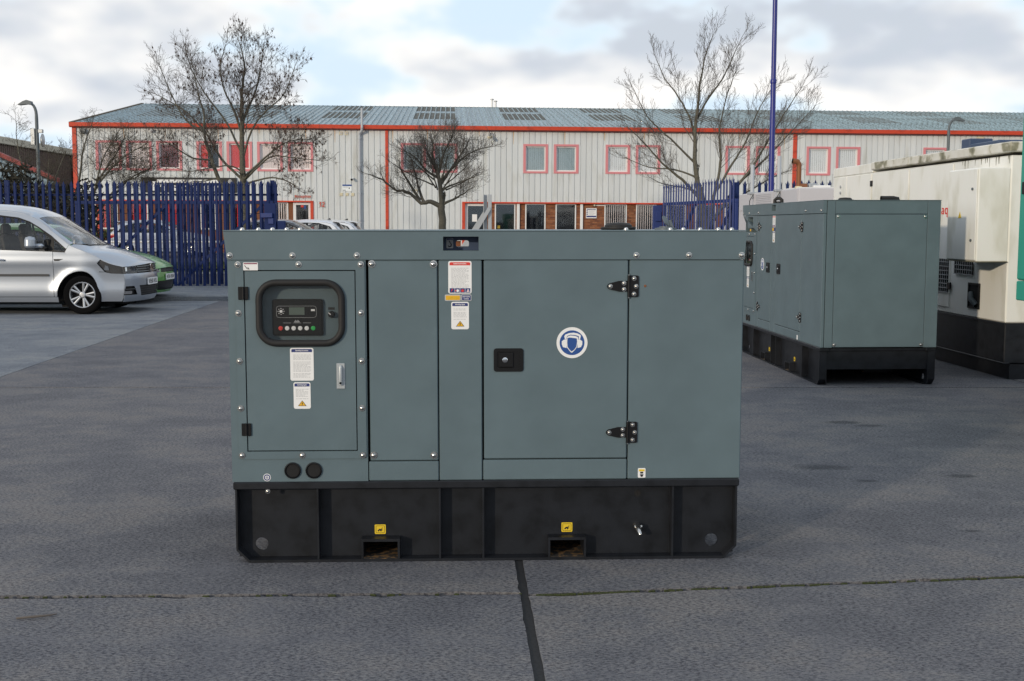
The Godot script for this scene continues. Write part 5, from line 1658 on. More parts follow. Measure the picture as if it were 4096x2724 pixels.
	obj("pointer", b, M.white_print, h)
	b = MB.new()
	b.prism(rect(kc.x - 0.014, kc.y + 0.019, kc.x + 0.014, kc.y + 0.03), zi, zi + 0.001)
	obj("knob_tag", b, M.black_print, h)

func rain_cap(p: Node3D, at_: Vector3) -> void:
	var b := MB.new()
	b.lathe([[0.075, 0.0], [0.08, 0.006], [0.08, 0.012], [0.062, 0.014], [0.062, 0.02], [0.05, 0.03], [0.0, 0.034]], 24, Transform3D(Basis(), at_))
	obj("filler_cap", b, M.rubber, p)

func skid(o: Node3D, x0: float, x1: float, deep: float, h: float, ribs: Array, forks: Array, stickers: Array) -> void:
	# the long faces: web with two lifting eyes, flanges, ribs, fork pockets; front face at z = 0
	var web := -0.062
	for side in 2:
		var tf := OUT if side == 0 else Transform3D(Basis(Vector3.UP, PI), Vector3(x0 + x1, 0, -deep))
		var b := MB.new()
		b.rspan(Vector3(x0 + 0.003, h - 0.033, -0.09), Vector3(x1 - 0.003, h, 0.004), 0.004)
		obj("top_rail", b, M.base_black, o, tf)
		b = MB.new()
		var cut := 0.056
		b.prism(pv([x0 + 0.01 + cut, 0.0, x1 - 0.01 - cut, 0.0, x1 - 0.01 - cut, 0.012, x0 + 0.01 + cut, 0.012]), -0.09, 0.0)
		obj("bottom_flange", b, M.base_black, o, tf)
		for s in [0, 1]:
			b = MB.new()
			var sx := x0 + 0.01 if s == 0 else x1 - 0.01
			var d := 1.0 if s == 0 else -1.0
			b.prism(pv([sx, h - 0.033, sx, cut, sx + d * cut, 0.0, sx + d * (cut + 0.006), 0.006, sx + d * 0.008, cut + 0.004, sx + d * 0.008, h - 0.033]), web, 0.0)
			obj("end_plate", b, M.base_black, o, tf)
		b = MB.new()
		var holes := []
		for f in forks: holes.append([f[0], f[1]])
		for s in [0, 1]:
			var ex := x0 + 0.109 if s == 0 else x1 - 0.109
			var xa := x0 + 0.012 if s == 0 else x1 - 0.25
			var xb := x0 + 0.25 if s == 0 else x1 - 0.012
			var loop := circle(ex, 0.068, 0.028, 24)
			b.ring(onto(loop, xa, 0.012, xb, h - 0.034), loop, web - 0.008, web)
		var edges := [x0 + 0.25]
		for f in forks: edges.append_array([f[0], f[1]])
		edges.append(x1 - 0.25)
		for i in range(0, edges.size(), 2): b.span(Vector3(edges[i], 0.012, web - 0.008), Vector3(edges[i + 1], h - 0.034, web))
		for f in forks: b.span(Vector3(f[0], 0.098, web - 0.008), Vector3(f[1], h - 0.034, web))
		obj("web", b, M.base_black, o, tf)
		for x in ribs:
			b = MB.new()
			b.span(Vector3(x - 0.004, 0.012, web), Vector3(x + 0.004, h - 0.034, -0.004))
			obj("rib", b, M.base_black, o, tf)
		for f in forks:
			b = MB.new()
			b.span(Vector3(f[0] - 0.003, 0.088, web - 0.3), Vector3(f[1] + 0.003, 0.1, -0.002))
			b.span(Vector3(f[0] - 0.003, 0.0125, web - 0.3), Vector3(f[0] + 0.006, 0.088, -0.002))
			b.span(Vector3(f[1] - 0.006, 0.0125, web - 0.3), Vector3(f[1] + 0.003, 0.088, -0.002))
			obj("fork_pocket", b, M.base_black, o, tf)
			b = MB.new()
			b.span(Vector3(f[0], 0.0125, web - 0.3), Vector3(f[1], 0.016, -0.004))
			b.span(Vector3(f[0], 0.0125, web - 0.31), Vector3(f[1], 0.088, web - 0.3))
			obj("fork_pocket_floor", b, M.rust, o, tf)
		if side == 0:
			for s in stickers:
				var st := sticker(o, "fork_sticker", s[0] - 0.024, s[1] - 0.021, s[0] + 0.024, s[1] + 0.021, web + 0.0005, M.yellow_print, 0.004)
				b = MB.new()
				b.ring(rrect(s[0] - 0.019, s[1] - 0.016, s[0] + 0.019, s[1] + 0.016, 0.003, 3), rrect(s[0] - 0.0175, s[1] - 0.0145, s[0] + 0.0175, s[1] + 0.0145, 0.002, 3), web + 0.0017, web + 0.0022)
				b.prism(pv([s[0] - 0.012, s[1] - 0.006, s[0] + 0.006, s[1] - 0.006, s[0] + 0.007, s[1] + 0.004, s[0] + 0.002, s[1] + 0.001, s[0] - 0.004, s[1] + 0.002]), web + 0.0017, web + 0.0022)
				b.prism(rect(s[0] + 0.008, s[1] - 0.007, s[0] + 0.0095, s[1] + 0.01), web + 0.0017, web + 0.0022)
				b.prism(circle(s[0] - 0.008, s[1] - 0.007, 0.003, 8), web + 0.0017, web + 0.0022)
				b.prism(circle(s[0] + 0.003, s[1] - 0.007, 0.003, 8), web + 0.0017, web + 0.0022)
				obj("truck_symbol", b, M.black_print, st)
	# cross beams at both ends, tank between
	var b2: MB
	for sx in [x0 + 0.03, x1 - 0.05]:
		b2 = MB.new()
		b2.span(Vector3(sx, h * 0.42, -deep + 0.07), Vector3(sx + 0.02, h - 0.034, -0.07))
		obj("cross_beam", b2, M.base_black, o)
	b2 = MB.new()
	b2.span(Vector3(x0 + 0.45, 0.11, -deep + 0.4), Vector3(x1 - 0.3, h - 0.04, -0.4))
	b2.span(Vector3(x0 + 0.02, h - 0.03, -deep + 0.02), Vector3(x1 - 0.02, h - 0.006, -0.02))
	obj("tank", b2, M.base_black, o)

func near_generator() -> void:
	var o := thing("generator", "dark grey-green generator in front with glazed control panel and ear protection sign", "generator", at(-0.1113, 0, -4.9778, 2.0), "grey-green generators")
	var P: Material = M.genset_paint
	var D := 1.05
	skid(o, -1.087, 1.103, D, 0.355, [-0.726, -0.201, -0.013, 0.812], [[-0.538, -0.378], [0.272, 0.431]], [[-0.463, 0.128], [0.355, 0.130]])
	# dark inside, with a pocket left for the control panel and the lifting eye
	var b := MB.new()
	b.span(Vector3(-0.49, 0.36, -D + 0.05), Vector3(1.09, 1.30, -0.034))
	b.span(Vector3(-1.075, 0.36, -D + 0.05), Vector3(-0.49, 1.30, -0.12))
	b.span(Vector3(-1.075, 0.36, -0.12), Vector3(-1.03, 1.30, -0.034))
	b.span(Vector3(-1.03, 0.36, -0.12), Vector3(-0.49, 0.88, -0.034))
	obj("inner_shell", b, M.gap_black, o)
	# end and rear faces
	b = MB.new()
	b.rspan(Vector3(-1.087, 0.356, -D + 0.012), Vector3(-1.07, 1.304, -0.0305), 0.003)
	b.rspan(Vector3(1.086, 0.356, -D + 0.012), Vector3(1.103, 1.304, -0.0305), 0.003)
	obj("end_panel", b, P, o)
	b = MB.new()
	b.rspan(Vector3(-1.087, 0.356, -D), Vector3(1.103, 1.304, -D + 0.012), 0.003)
	obj("rear_panel", b, P, o)
	# front: fixed panels
	b = MB.new()
	b.ring(onto(rect(-1.02, 0.488, -0.55, 1.263), -1.087, 0.356, -0.507, 1.304), rect(-1.02, 0.488, -0.55, 1.263), -0.03, 0.0)
	obj("side_panel", b, P, o)
	b = MB.new()
	b.ring(rrect(-1.055, 0.456, -0.512, 1.3025, 0.008, 1), onto4(rrect(-1.055, 0.456, -0.512, 1.3025, 0.008, 1), -1.02, 0.488, -0.55, 1.263), 0.0005, 0.0045)
	obj("door_surround", b, P, o)
	plate(o, "bolted_panel", -0.496, 0.444, -0.205, 1.3035, 0.001, P)
	plate(o, "lower_panel", -0.503, 0.356, -0.2035, 0.4405, 0.0, P)
	plate(o, "post_panel", -0.2, 0.356, -0.0165, 1.304, 0.0, P)
	plate(o, "lower_panel", -0.0125, 0.356, 0.6085, 0.4445, 0.0, P)
	plate(o, "side_panel", 0.6125, 0.356, 1.103, 1.304, 0.0, P)
	# big hinged door
	var door := plate(o, "door", -0.0085, 0.449, 0.607, 1.3035, 0.0015, P)
	paddle_latch(door, 0.033, 0.828, 0.160, 0.928, 0.0015)
	ear_sign(door, 0.368, 0.951, 0.0665, 0.002)
	t_hinge(o, 0.6095, 1.192, 0.002)
	t_hinge(o, 0.6095, 0.562, 0.002)
	# control door
	b = MB.new()
	var win := rrect(-0.962, 0.948, -0.605, 1.215, 0.08, 8)
	b.ring(onto(win, -1.0155, 0.4925, -0.5545, 1.2585), win, -0.024, 0.002)
	var cd := obj("control_door", b, P, o)
	control_window(o, -0.971, 0.939, -0.596, 1.224, 0.003)
	b = MB.new()
	b.rspan(Vector3(-0.636, 0.757, 0.0022), Vector3(-0.600, 0.867, 0.006), 0.002)
	obj("handle_plate", b, M.satin_metal, cd)
	b = MB.new()
	b.tube(PackedVector3Array([Vector3(-0.618, 0.775, 0.008), Vector3(-0.618, 0.80, 0.012), Vector3(-0.618, 0.845, 0.012), Vector3(-0.618, 0.856, 0.006)]), PackedFloat32Array([0.0095, 0.0095, 0.009, 0.007]), 12)
	b.rod(Vector3(-0.618, 0.784, 0.01), Vector3(-0.618, 0.784, 0.022), 0.005)
	obj("door_handle", b, M.satin_metal, cd)
	butt_hinge(o, -1.043, 1.138, -1.0, 1.193, 0.005)
	butt_hinge(o, -1.041, 0.557, -1.0, 0.611, 0.005)
	info_sticker(o, -0.831, 0.793, -0.732, 0.933, 0.0022, "Operating Instructions", M.navy_print, false, false, 1)
	info_sticker(o, -0.819, 0.672, -0.747, 0.786, 0.0022, "Warning Signs", M.navy_print, true, false, 2)
	info_sticker(o, -0.159, 1.162, -0.060, 1.300, 0.0002, "Safety Instructions", M.red_print, false, true, 3)
	info_sticker(o, -0.147, 1.010, -0.072, 1.127, 0.0002, "Warning Signs", M.navy_print, true, false, 4)
	var s := sticker(o, "sticker", -0.174, 1.131, -0.106, 1.158, 0.0002, M.grey_print, 0.005)
	sticker(s, "yellow_field", -0.170, 1.135, -0.110, 1.154, 0.0016, M.amber_print, 0.003)
	text(s, "Lead With and Neut", 0.05, 0.0075, vec(-0.14, 1.1445, 0.003), M.yellow_print)
	s = sticker(o, "sticker", -0.1045, 1.131, -0.061, 1.158, 0.0002, M.grey_print, 0.004)
	sticker(s, "blue_field", -0.101, 1.134, -0.0645, 1.155, 0.0016, M.navy_print, 0.002)
	text(s, "KEEP DOOR", 0.03, 0.0055, vec(-0.083, 1.149, 0.003), M.white_print)
	text(s, "CLOSED", 0.021, 0.0055, vec(-0.083, 1.140, 0.003), M.white_print)
	s = sticker(o, "sticker", -1.02, 1.262, -0.958, 1.295, 0.005, M.white_print, 0.003)
	b = MB.new()
	b.prism(rect(-1.017, 1.288, -0.961, 1.2925), 0.0063, 0.0068)
	obj("heading", b, M.maroon_print, s)
	b = MB.new()
	b.box(Vector3(-1.008, 1.275, 0.0066), Vector3(0.02, 0.0025, 0.0006), Basis(Vector3.BACK, -0.9))
	b.box(Vector3(-0.998, 1.270, 0.0066), Vector3(0.01, 0.0035, 0.0006), Basis(Vector3.BACK, -0.9))
	obj("tool_symbol", b, M.black_print, s)
	# cable entries, earth mark, small label, drain
	for x in [-0.829, -0.739]:
		b = MB.new()
		b.lathe([[0.0355, 0.0], [0.0355, 0.006], [0.031, 0.009], [0.028, 0.004]], 24, Transform3D(Basis(Vector3.RIGHT, PI / 2), Vector3(x, 0.405, 0.0005)))
		var ce := obj("cable_entry", b, M.plastic_black, o)
		b = MB.new()
		b.prism(circle(x, 0.405, 0.0285, 24), 0.0012, 0.0035)
		obj("opening", b, M.gap_black, ce)
	b = MB.new()
	b.prism(circle(-0.939, 0.375, 0.0165, 20), 0.0002, 0.0014)
	s = obj("earth_label", b, M.white_print, o)
	b = MB.new()
	b.ring(circle(-0.939, 0.375, 0.0138, 20), circle(-0.939, 0.375, 0.0092, 20), 0.0014, 0.002)
	b.span(Vector3(-0.9405, 0.376, 0.0014), Vector3(-0.9375, 0.383, 0.002))
	for k in 3: b.span(Vector3(-0.939 - 0.007 + 0.002 * k, 0.3745 - 0.003 * k, 0.0014), Vector3(-0.939 + 0.007 - 0.002 * k, 0.376 - 0.003 * k, 0.002))
	obj("earth_symbol", b, M.navy_print, s)
	s = sticker(o, "sticker", 0.657, 0.362, 0.690, 0.404, 0.0002, M.white_print, 0.004)
	b = MB.new()
	b.prism(rect(0.661, 0.39, 0.686, 0.399), 0.0015, 0.002)
	obj("heading", b, M.yellow_print, s)
	b = MB.new()
	b.prism(rect(0.667, 0.38, 0.680, 0.388), 0.0015, 0.002)
	b.prism(pv([0.67, 0.366, 0.677, 0.366, 0.682, 0.377, 0.665, 0.377]), 0.0015, 0.002)
	obj("symbol", b, M.black_print, s)
	b = MB.new()
	b.prism(circle(0.666, 0.279, 0.0145, 16), -0.0615, -0.0605)
	obj("web_hole", b, M.gap_black, o)
	b = MB.new()
	b.tube(PackedVector3Array([Vector3(0.664, 0.134, -0.062), Vector3(0.664, 0.134, -0.03), Vector3(0.668, 0.122, -0.01), Vector3(0.672, 0.108, -0.004)]), PackedFloat32Array([0.017, 0.017, 0.012, 0.009]), 10)
	b.rod(Vector3(0.648, 0.138, -0.03), Vector3(0.682, 0.138, -0.03), 0.008)
	obj("drain_valve", b, M.zinc, o)
	bolt(o, -0.937, 0.315, 0.0, 0.007)
	b = MB.new()
	b.lathe([[0.006, 0.0], [0.005, 0.002], [0.0, 0.0025]], 10, Transform3D(Basis(Vector3.RIGHT, PI / 2), Vector3(0.680, 1.193, 0.0)))
	obj("plug", b, M.copper_rust, o)
	# lid with its lifting pocket
	b = MB.new()
	var hole := rect(-0.18, 1.344, -0.03, 1.403)
	b.ring(pv([-1.087, 1.306, 1.105, 1.306, 1.111, 1.424, -1.101, 1.424]), hole, -0.028, 0.004)
	b.ring(rect(-1.085, 1.3065, 1.103, 1.423), hole, -D, -D + 0.014)
	b.span(Vector3(-1.087, 1.3065, -D + 0.015), Vector3(-1.075, 1.423, -0.029))
	b.span(Vector3(1.092, 1.3065, -D + 0.015), Vector3(1.105, 1.423, -0.029))
	var lid := obj("lid", b, P, o)
	b = MB.new()
	b.rspan(Vector3(-1.102, 1.4245, -D - 0.002), Vector3(1.112, 1.430, 0.006), 0.002)
	obj("lid_top", b, P, o)
	b = MB.new()
	for w in [[-0.185, 1.338, -0.025, 1.343], [-0.185, 1.404, -0.025, 1.409]]: b.span(Vector3(w[0], w[1], -D + 0.02), Vector3(w[2], w[3], -0.0285))
	for w in [[-0.186, 1.343, -0.181, 1.404], [-0.029, 1.343, -0.024, 1.404]]: b.span(Vector3(w[0], w[1], -0.22), Vector3(w[2], w[3], -0.0285))
	obj("pocket", b, M.pocket_blue, lid)
	# lifting eye plate: a slot through it shows the yard beyond
	b = MB.new()
	var slot := rrect(-0.127, 1.357, -0.071, 1.386, 0.009, 3)
	b.ring(onto(slot, -0.18, 1.3435, -0.03, 1.4035), slot, -0.11, -0.095)
	obj("lifting_eye", b, M.pocket_blue, lid)
	s = sticker(lid, "hook_sticker", -0.168, 1.352, -0.139, 1.396, -0.0948, M.grey_print, 0.003)
	b = MB.new()
	b.tube(PackedVector3Array([Vector3(-0.155, 1.385, -0.093), Vector3(-0.153, 1.377, -0.093), Vector3(-0.147, 1.370, -0.093), Vector3(-0.148, 1.361, -0.093), Vector3(-0.156, 1.358, -0.093), Vector3(-0.161, 1.364, -0.093)]), PackedFloat32Array([0.002, 0.002, 0.0026, 0.003, 0.0026, 0.0015]), 6)
	obj("hook_symbol", b, M.black_print, s)
	b = MB.new()
	b.prism(rect(-0.166, 1.388, -0.141, 1.394), -0.0935, -0.093)
	obj("heading", b, M.navy_print, s)
	# fixings
	for x in [-1.075, -0.813, -0.543, 0.640, 0.865, 1.091]: bolt(lid, x, 1.3235, 0.0045)
	for c in [[-1.042, 1.286], [-0.788, 1.286], [-0.527, 1.286], [-1.044, 1.081], [-0.5285, 1.081], [-1.0435, 0.877], [-0.5285, 0.876], [-1.043, 0.675], [-0.529, 0.674], [-1.042, 0.472], [-0.786, 0.471], [-0.528, 0.470]]: bolt(o, c[0], c[1], 0.005)
	for c in [[-0.481, 1.288], [-0.221, 1.287], [-0.482, 0.469], [-0.224, 0.467]]: bolt(o, c[0], c[1], 0.0015, 0.0105)
	# on the lid: two rows of bolts, filler cap, exhaust flap
	for x in [-1.045, -0.985, -0.93, -0.87, -0.81, 0.62, 0.82, 0.88, 0.95, 1.02, 1.08]: bolt(o, x, 1.430, -0.12 - 0.1 * absf(sin(x * 9.0)), 0.01, "lid_bolt", Basis(Vector3.RIGHT, -PI / 2))
	rain_cap(o, Vector3(0.60, 1.430, -0.3))
	b = MB.new()
	b.lathe([[0.05, 0.0], [0.05, 0.008], [0.028, 0.01], [0.028, 0.016], [0.024, 0.016], [0.024, 0.0]], 16, vec(0.83, 1.430, -0.40))
	obj("exhaust_pipe", b, M.lamp_grey, o)
	b = MB.new()
	b.prism(circle(0.0, 0.028, 0.028, 16), 0.0, 0.003, Transform3D(Basis(Vector3.UP, 1.0) * Basis(Vector3.RIGHT, -0.5), Vector3(0.845, 1.445, -0.41)))
	b.box(Vector3(0.855, 1.455, -0.40), Vector3(0.012, 0.04, 0.02), Basis(Vector3.BACK, 0.3))
	obj("rain_flap", b, M.lamp_grey, o)

func onto4(loop: PackedVector2Array, x0: float, y0: float, x1: float, y1: float) -> PackedVector2Array:   # the loop's corners pulled in to a plain rectangle
	var p := PackedVector2Array()
	var c := Vector2((x0 + x1) / 2, (y0 + y1) / 2)
	for w in loop: p.append(Vector2(x0 if w.x < c.x else x1, y0 if w.y < c.y else y1))
	return p

func second_generator() -> void:
	# local x runs towards the camera end; the long face looks to the left
	var R := Basis(Vector3.UP, deg_to_rad(2.7))
	var corner := Vector3(2.7915, 0, -10.5696)
	var o := thing("generator", "taller grey-green generator standing further back, its black base open at the near end", "generator", Transform3D(R * Basis(Vector3.UP, -PI / 2), corner + R * Vector3(0, 0, -1.46)), "grey-green generators")
	var P: Material = M.genset_paint
	var D := 1.07
	var X := func(s: float) -> float: return 1.46 - s
	var x0: float = X.call(2.93)
	var x1: float = X.call(-0.0)
	skid(o, x0, x1, D, 0.345, [X.call(2.41), X.call(1.68), X.call(1.5), X.call(0.57)], [[X.call(2.08), X.call(1.9)], [X.call(1.14), X.call(0.97)]], [[X.call(1.94), 0.13], [X.call(1.0), 0.13]])
	var b := MB.new()
	b.span(Vector3(x0 + 0.01, 0.35, -D + 0.03), Vector3(X.call(2.98) + 0.6, 1.1, -0.12))
	b.span(Vector3(X.call(2.33), 0.35, -D + 0.03), Vector3(x1 - 0.034, 1.55, -0.034))
	obj("inner_shell", b, M.gap_black, o)
	var xs := x0 - 0.02
	# long face panels
	b = MB.new()
	var es := rect(X.call(2.735), 1.42, X.call(2.51), 1.54)
	b.ring(onto(es, xs, 1.376, X.call(2.30), 1.556), es, -0.03, 0.0)
	obj("side_panel", b, P, o)
	b = MB.new()
	b.span(Vector3(X.call(2.745), 1.40, -0.12), Vector3(X.call(2.5), 1.55, -0.115))
	for w in [[2.745, 2.735, 1.41, 1.55], [2.51, 2.50, 1.41, 1.55]]: b.span(Vector3(X.call(w[0]), w[2], -0.114), Vector3(X.call(w[1]), w[3], -0.031))
	for w in [[1.545, 1.55], [1.41, 1.415]]: b.span(Vector3(X.call(2.735), w[0], -0.114), Vector3(X.call(2.51), w[1], -0.031))
	obj("stop_pocket", b, P, o)
	b = MB.new()
	b.lathe([[0.03, 0.0], [0.03, 0.02], [0.0, 0.02]], 14, Transform3D(Basis(Vector3.RIGHT, PI / 2), Vector3(X.call(2.6), 1.475, -0.114)))
	obj("stop_collar", b, M.yellow_print, o)
	b = MB.new()
	b.lathe([[0.02, 0.02], [0.034, 0.045], [0.034, 0.06], [0.0, 0.07]], 14, Transform3D(Basis(Vector3.RIGHT, PI / 2), Vector3(X.call(2.6), 1.475, -0.114)))
	obj("stop_button", b, M.red_print, o)
	b = MB.new()
	b.ring(onto(rect(X.call(2.88), 0.53, X.call(2.42), 1.33), xs, 0.346, X.call(2.30), 1.3755), rect(X.call(2.88), 0.53, X.call(2.42), 1.33), -0.03, 0.0)
	obj("side_panel", b, P, o)
	b = MB.new()
	b.ring(rect(X.call(2.93), 0.486, X.call(2.34), 1.373), rect(X.call(2.88), 0.53, X.call(2.42), 1.33), 0.0005, 0.0045)
	obj("door_surround", b, P, o)
	b = MB.new()
	var win := rrect(X.call(2.855), 1.005, X.call(2.485), 1.27, 0.08, 8)
	b.ring(onto(win, X.call(2.876), 0.534, X.call(2.424), 1.326), win, -0.024, 0.002)
	obj("control_door", b, P, o)
	control_window(o, X.call(2.865), 0.995, X.call(2.475), 1.28, 0.003)
	for w in [[2.225, 1.725, 0.44], [1.555, 0.65, 0.435]]:
		var d := plate(o, "door", X.call(w[0]) + 0.003, w[2], X.call(w[1]) - 0.003, 1.555, 0.0015, P)
		plate(o, "lower_panel", X.call(w[0]), 0.346, X.call(w[1]), w[2] - 0.005, 0.0, P)
		if w[0] > 2.0:
			paddle_latch(d, X.call(1.895), 0.955, X.call(1.765), 1.06, 0.0015)
			ear_sign(d, X.call(2.056), 1.035, 0.0665, 0.002)
		else: paddle_latch(d, X.call(1.49), 0.955, X.call(1.36), 1.06, 0.0015)
	plate(o, "post_panel", X.call(1.72), 0.346, X.call(1.56), 1.556, 0.0, P)
	plate(o, "post_panel", X.call(2.297), 0.346, X.call(2.23), 1.556, 0.0, P)
	plate(o, "side_panel", X.call(0.647), 0.346, x1 + 0.005, 1.556, 0.0, P)
	for y in [1.437, 0.572]:
		t_hinge(o, X.call(2.2265), y, 0.002, 1.0)
		t_hinge(o, X.call(0.648), y, 0.002)
	info_sticker(o, X.call(1.69), 1.43, X.call(1.585), 1.55, 0.0002, "Safety Instructions", M.red_print, false, true, 5)
	info_sticker(o, X.call(1.68), 1.275, X.call(1.595), 1.39, 0.0002, "Warning Signs", M.navy_print, true, false, 6)
	var s := sticker(o, "sticker", X.call(1.70), 1.395, X.call(1.64), 1.424, 0.0002, M.amber_print, 0.005)
	s = sticker(o, "sticker", X.call(1.635), 1.395, X.call(1.58), 1.424, 0.0002, M.navy_print, 0.005)
	s = sticker(o, "sticker", X.call(2.63), 1.385, X.call(2.575), 1.41, 0.0005, M.amber_print, 0.005)
	info_sticker(o, X.call(2.73), 0.88, X.call(2.62), 1.0, 0.0022, "Operating Instructions", M.navy_print, false, false, 7)
	info_sticker(o, X.call(2.72), 0.755, X.call(2.63), 0.872, 0.0022, "Warning Signs", M.navy_print, true, false, 8)
	s = sticker(o, "sticker", X.call(0.735), 0.352, X.call(0.70), 0.395, 0.0002, M.white_print, 0.004)
	b = MB.new()
	b.rspan(Vector3(X.call(2.49), 0.835, 0.0022), Vector3(X.call(2.455), 0.945, 0.014), 0.003)
	obj("door_handle", b, M.chrome, o)
	for sx in [2.686, 2.588]:
		b = MB.new()
		b.lathe([[0.036, 0.0], [0.036, 0.006], [0.03, 0.009], [0.026, 0.002], [0.0, 0.002]], 20, Transform3D(Basis(Vector3.RIGHT, PI / 2), Vector3(X.call(sx), 0.414, 0.0005)))
		obj("cable_entry", b, M.rubber, o)
	# lid
	b = MB.new()
	var hole := rect(X.call(1.724), 1.60, X.call(1.572), 1.66)
	b.ring(pv([xs, 1.560, x1 + 0.006, 1.560, x1 + 0.008, 1.672, xs - 0.012, 1.672]), hole, -0.028, 0.004)
	var lid := obj("lid", b, P, o)
	b = MB.new()
	b.span(Vector3(X.call(1.74), 1.59, -0.16), Vector3(X.call(1.56), 1.67, -0.155))
	for w in [[1.74, 1.725, 1.59, 1.669], [1.571, 1.56, 1.59, 1.669]]: b.span(Vector3(X.call(w[0]), w[2], -0.154), Vector3(X.call(w[1]), w[3], -0.0285))
	b.span(Vector3(X.call(1.7245), 1.59, -0.154), Vector3(X.call(1.5715), 1.599, -0.0285))
	obj("pocket", b, P, lid)
	b = MB.new()
	b.rspan(Vector3(xs - 0.013, 1.6725, -D - 0.003), Vector3(x1 + 0.01, 1.678, 0.006), 0.002)
	obj("lid_top", b, P, o)
	for sx in [2.93, 2.658, 2.256, 0.525, 0.052]: bolt(lid, X.call(sx), 1.586, 0.0045)
	for c in [[2.91, 1.353], [2.63, 1.353], [2.38, 1.353], [2.38, 1.14], [2.38, 0.93], [2.38, 0.71], [2.38, 0.508], [2.63, 0.508]]: bolt(o, X.call(c[0]), c[1], 0.005)
	# near end face (towards +x): corner posts, top band, bolted panel
	var E := Transform3D(Basis(Vector3.UP, PI / 2), Vector3(x1 + 0.006, 0, 0))     # chart: x from the long face inwards is 0..D
	var end := func(called: String, a: float, y0: float, c: float, y1: float, z: float) -> MeshInstance3D:
		var e := MB.new()
		e.rspan(Vector3(a, y0, z - 0.02), Vector3(c, y1, z), 0.003)
		return obj(called, e, P, o, E)
	end.call("corner_post", 0.0345, 0.346, 0.108, 1.6715, 0.0)
	end.call("corner_post", 0.951, 0.346, D + 0.0, 1.6715, 0.0)
	end.call("top_band", 0.110, 1.553, 0.949, 1.6715, -0.001)
	end.call("end_panel", 0.111, 0.350, 0.948, 1.5485, 0.0005)
	b = MB.new()
	b.span(Vector3(xs, 0.346, -D), Vector3(x1 - 0.015, 1.6715, -D + 0.012))
	b.span(Vector3(xs, 0.346, -D + 0.0125), Vector3(xs + 0.012, 1.6715, -0.0305))
	obj("rear_panel", b, P, o)
	for c in [[0.134, 1.528], [0.928, 1.528], [0.126, 0.372], [0.926, 0.372]]:
		bolt(o, x1 + 0.0068, c[1], -c[0], 0.011, "bolt", Basis(Vector3.UP, PI / 2))
	rain_cap(o, Vector3(x1 - 0.5, 1.678, -0.36))
	b = MB.new()
	b.tube(PackedVector3Array([Vector3(x1 - 0.5, 1.68, -0.86), Vector3(x1 - 0.5, 1.695, -0.86), Vector3(x1 - 0.5, 1.703, -0.82), Vector3(x1 - 0.5, 1.704, -0.70)]), PackedFloat32Array([0.024, 0.024, 0.023, 0.022]), 12)
	obj("exhaust_pipe", b, M.rubber, o)
	b = MB.new()
	b.tube(PackedVector3Array([Vector3(X.call(2.80), 1.678, -0.32), Vector3(X.call(2.80), 1.735, -0.32), Vector3(X.call(2.79), 1.755, -0.34), Vector3(X.call(2.77), 1.755, -0.37), Vector3(X.call(2.76), 1.735, -0.39), Vector3(X.call(2.76), 1.69, -0.39)]), PackedFloat32Array([0.02, 0.02, 0.02, 0.02, 0.02, 0.02]), 8)
	b.rod(Vector3(X.call(2.78), 1.678, -0.355), Vector3(X.call(2.78), 1.72, -0.355), 0.022)
	obj("breather", b, M.rubber, o)

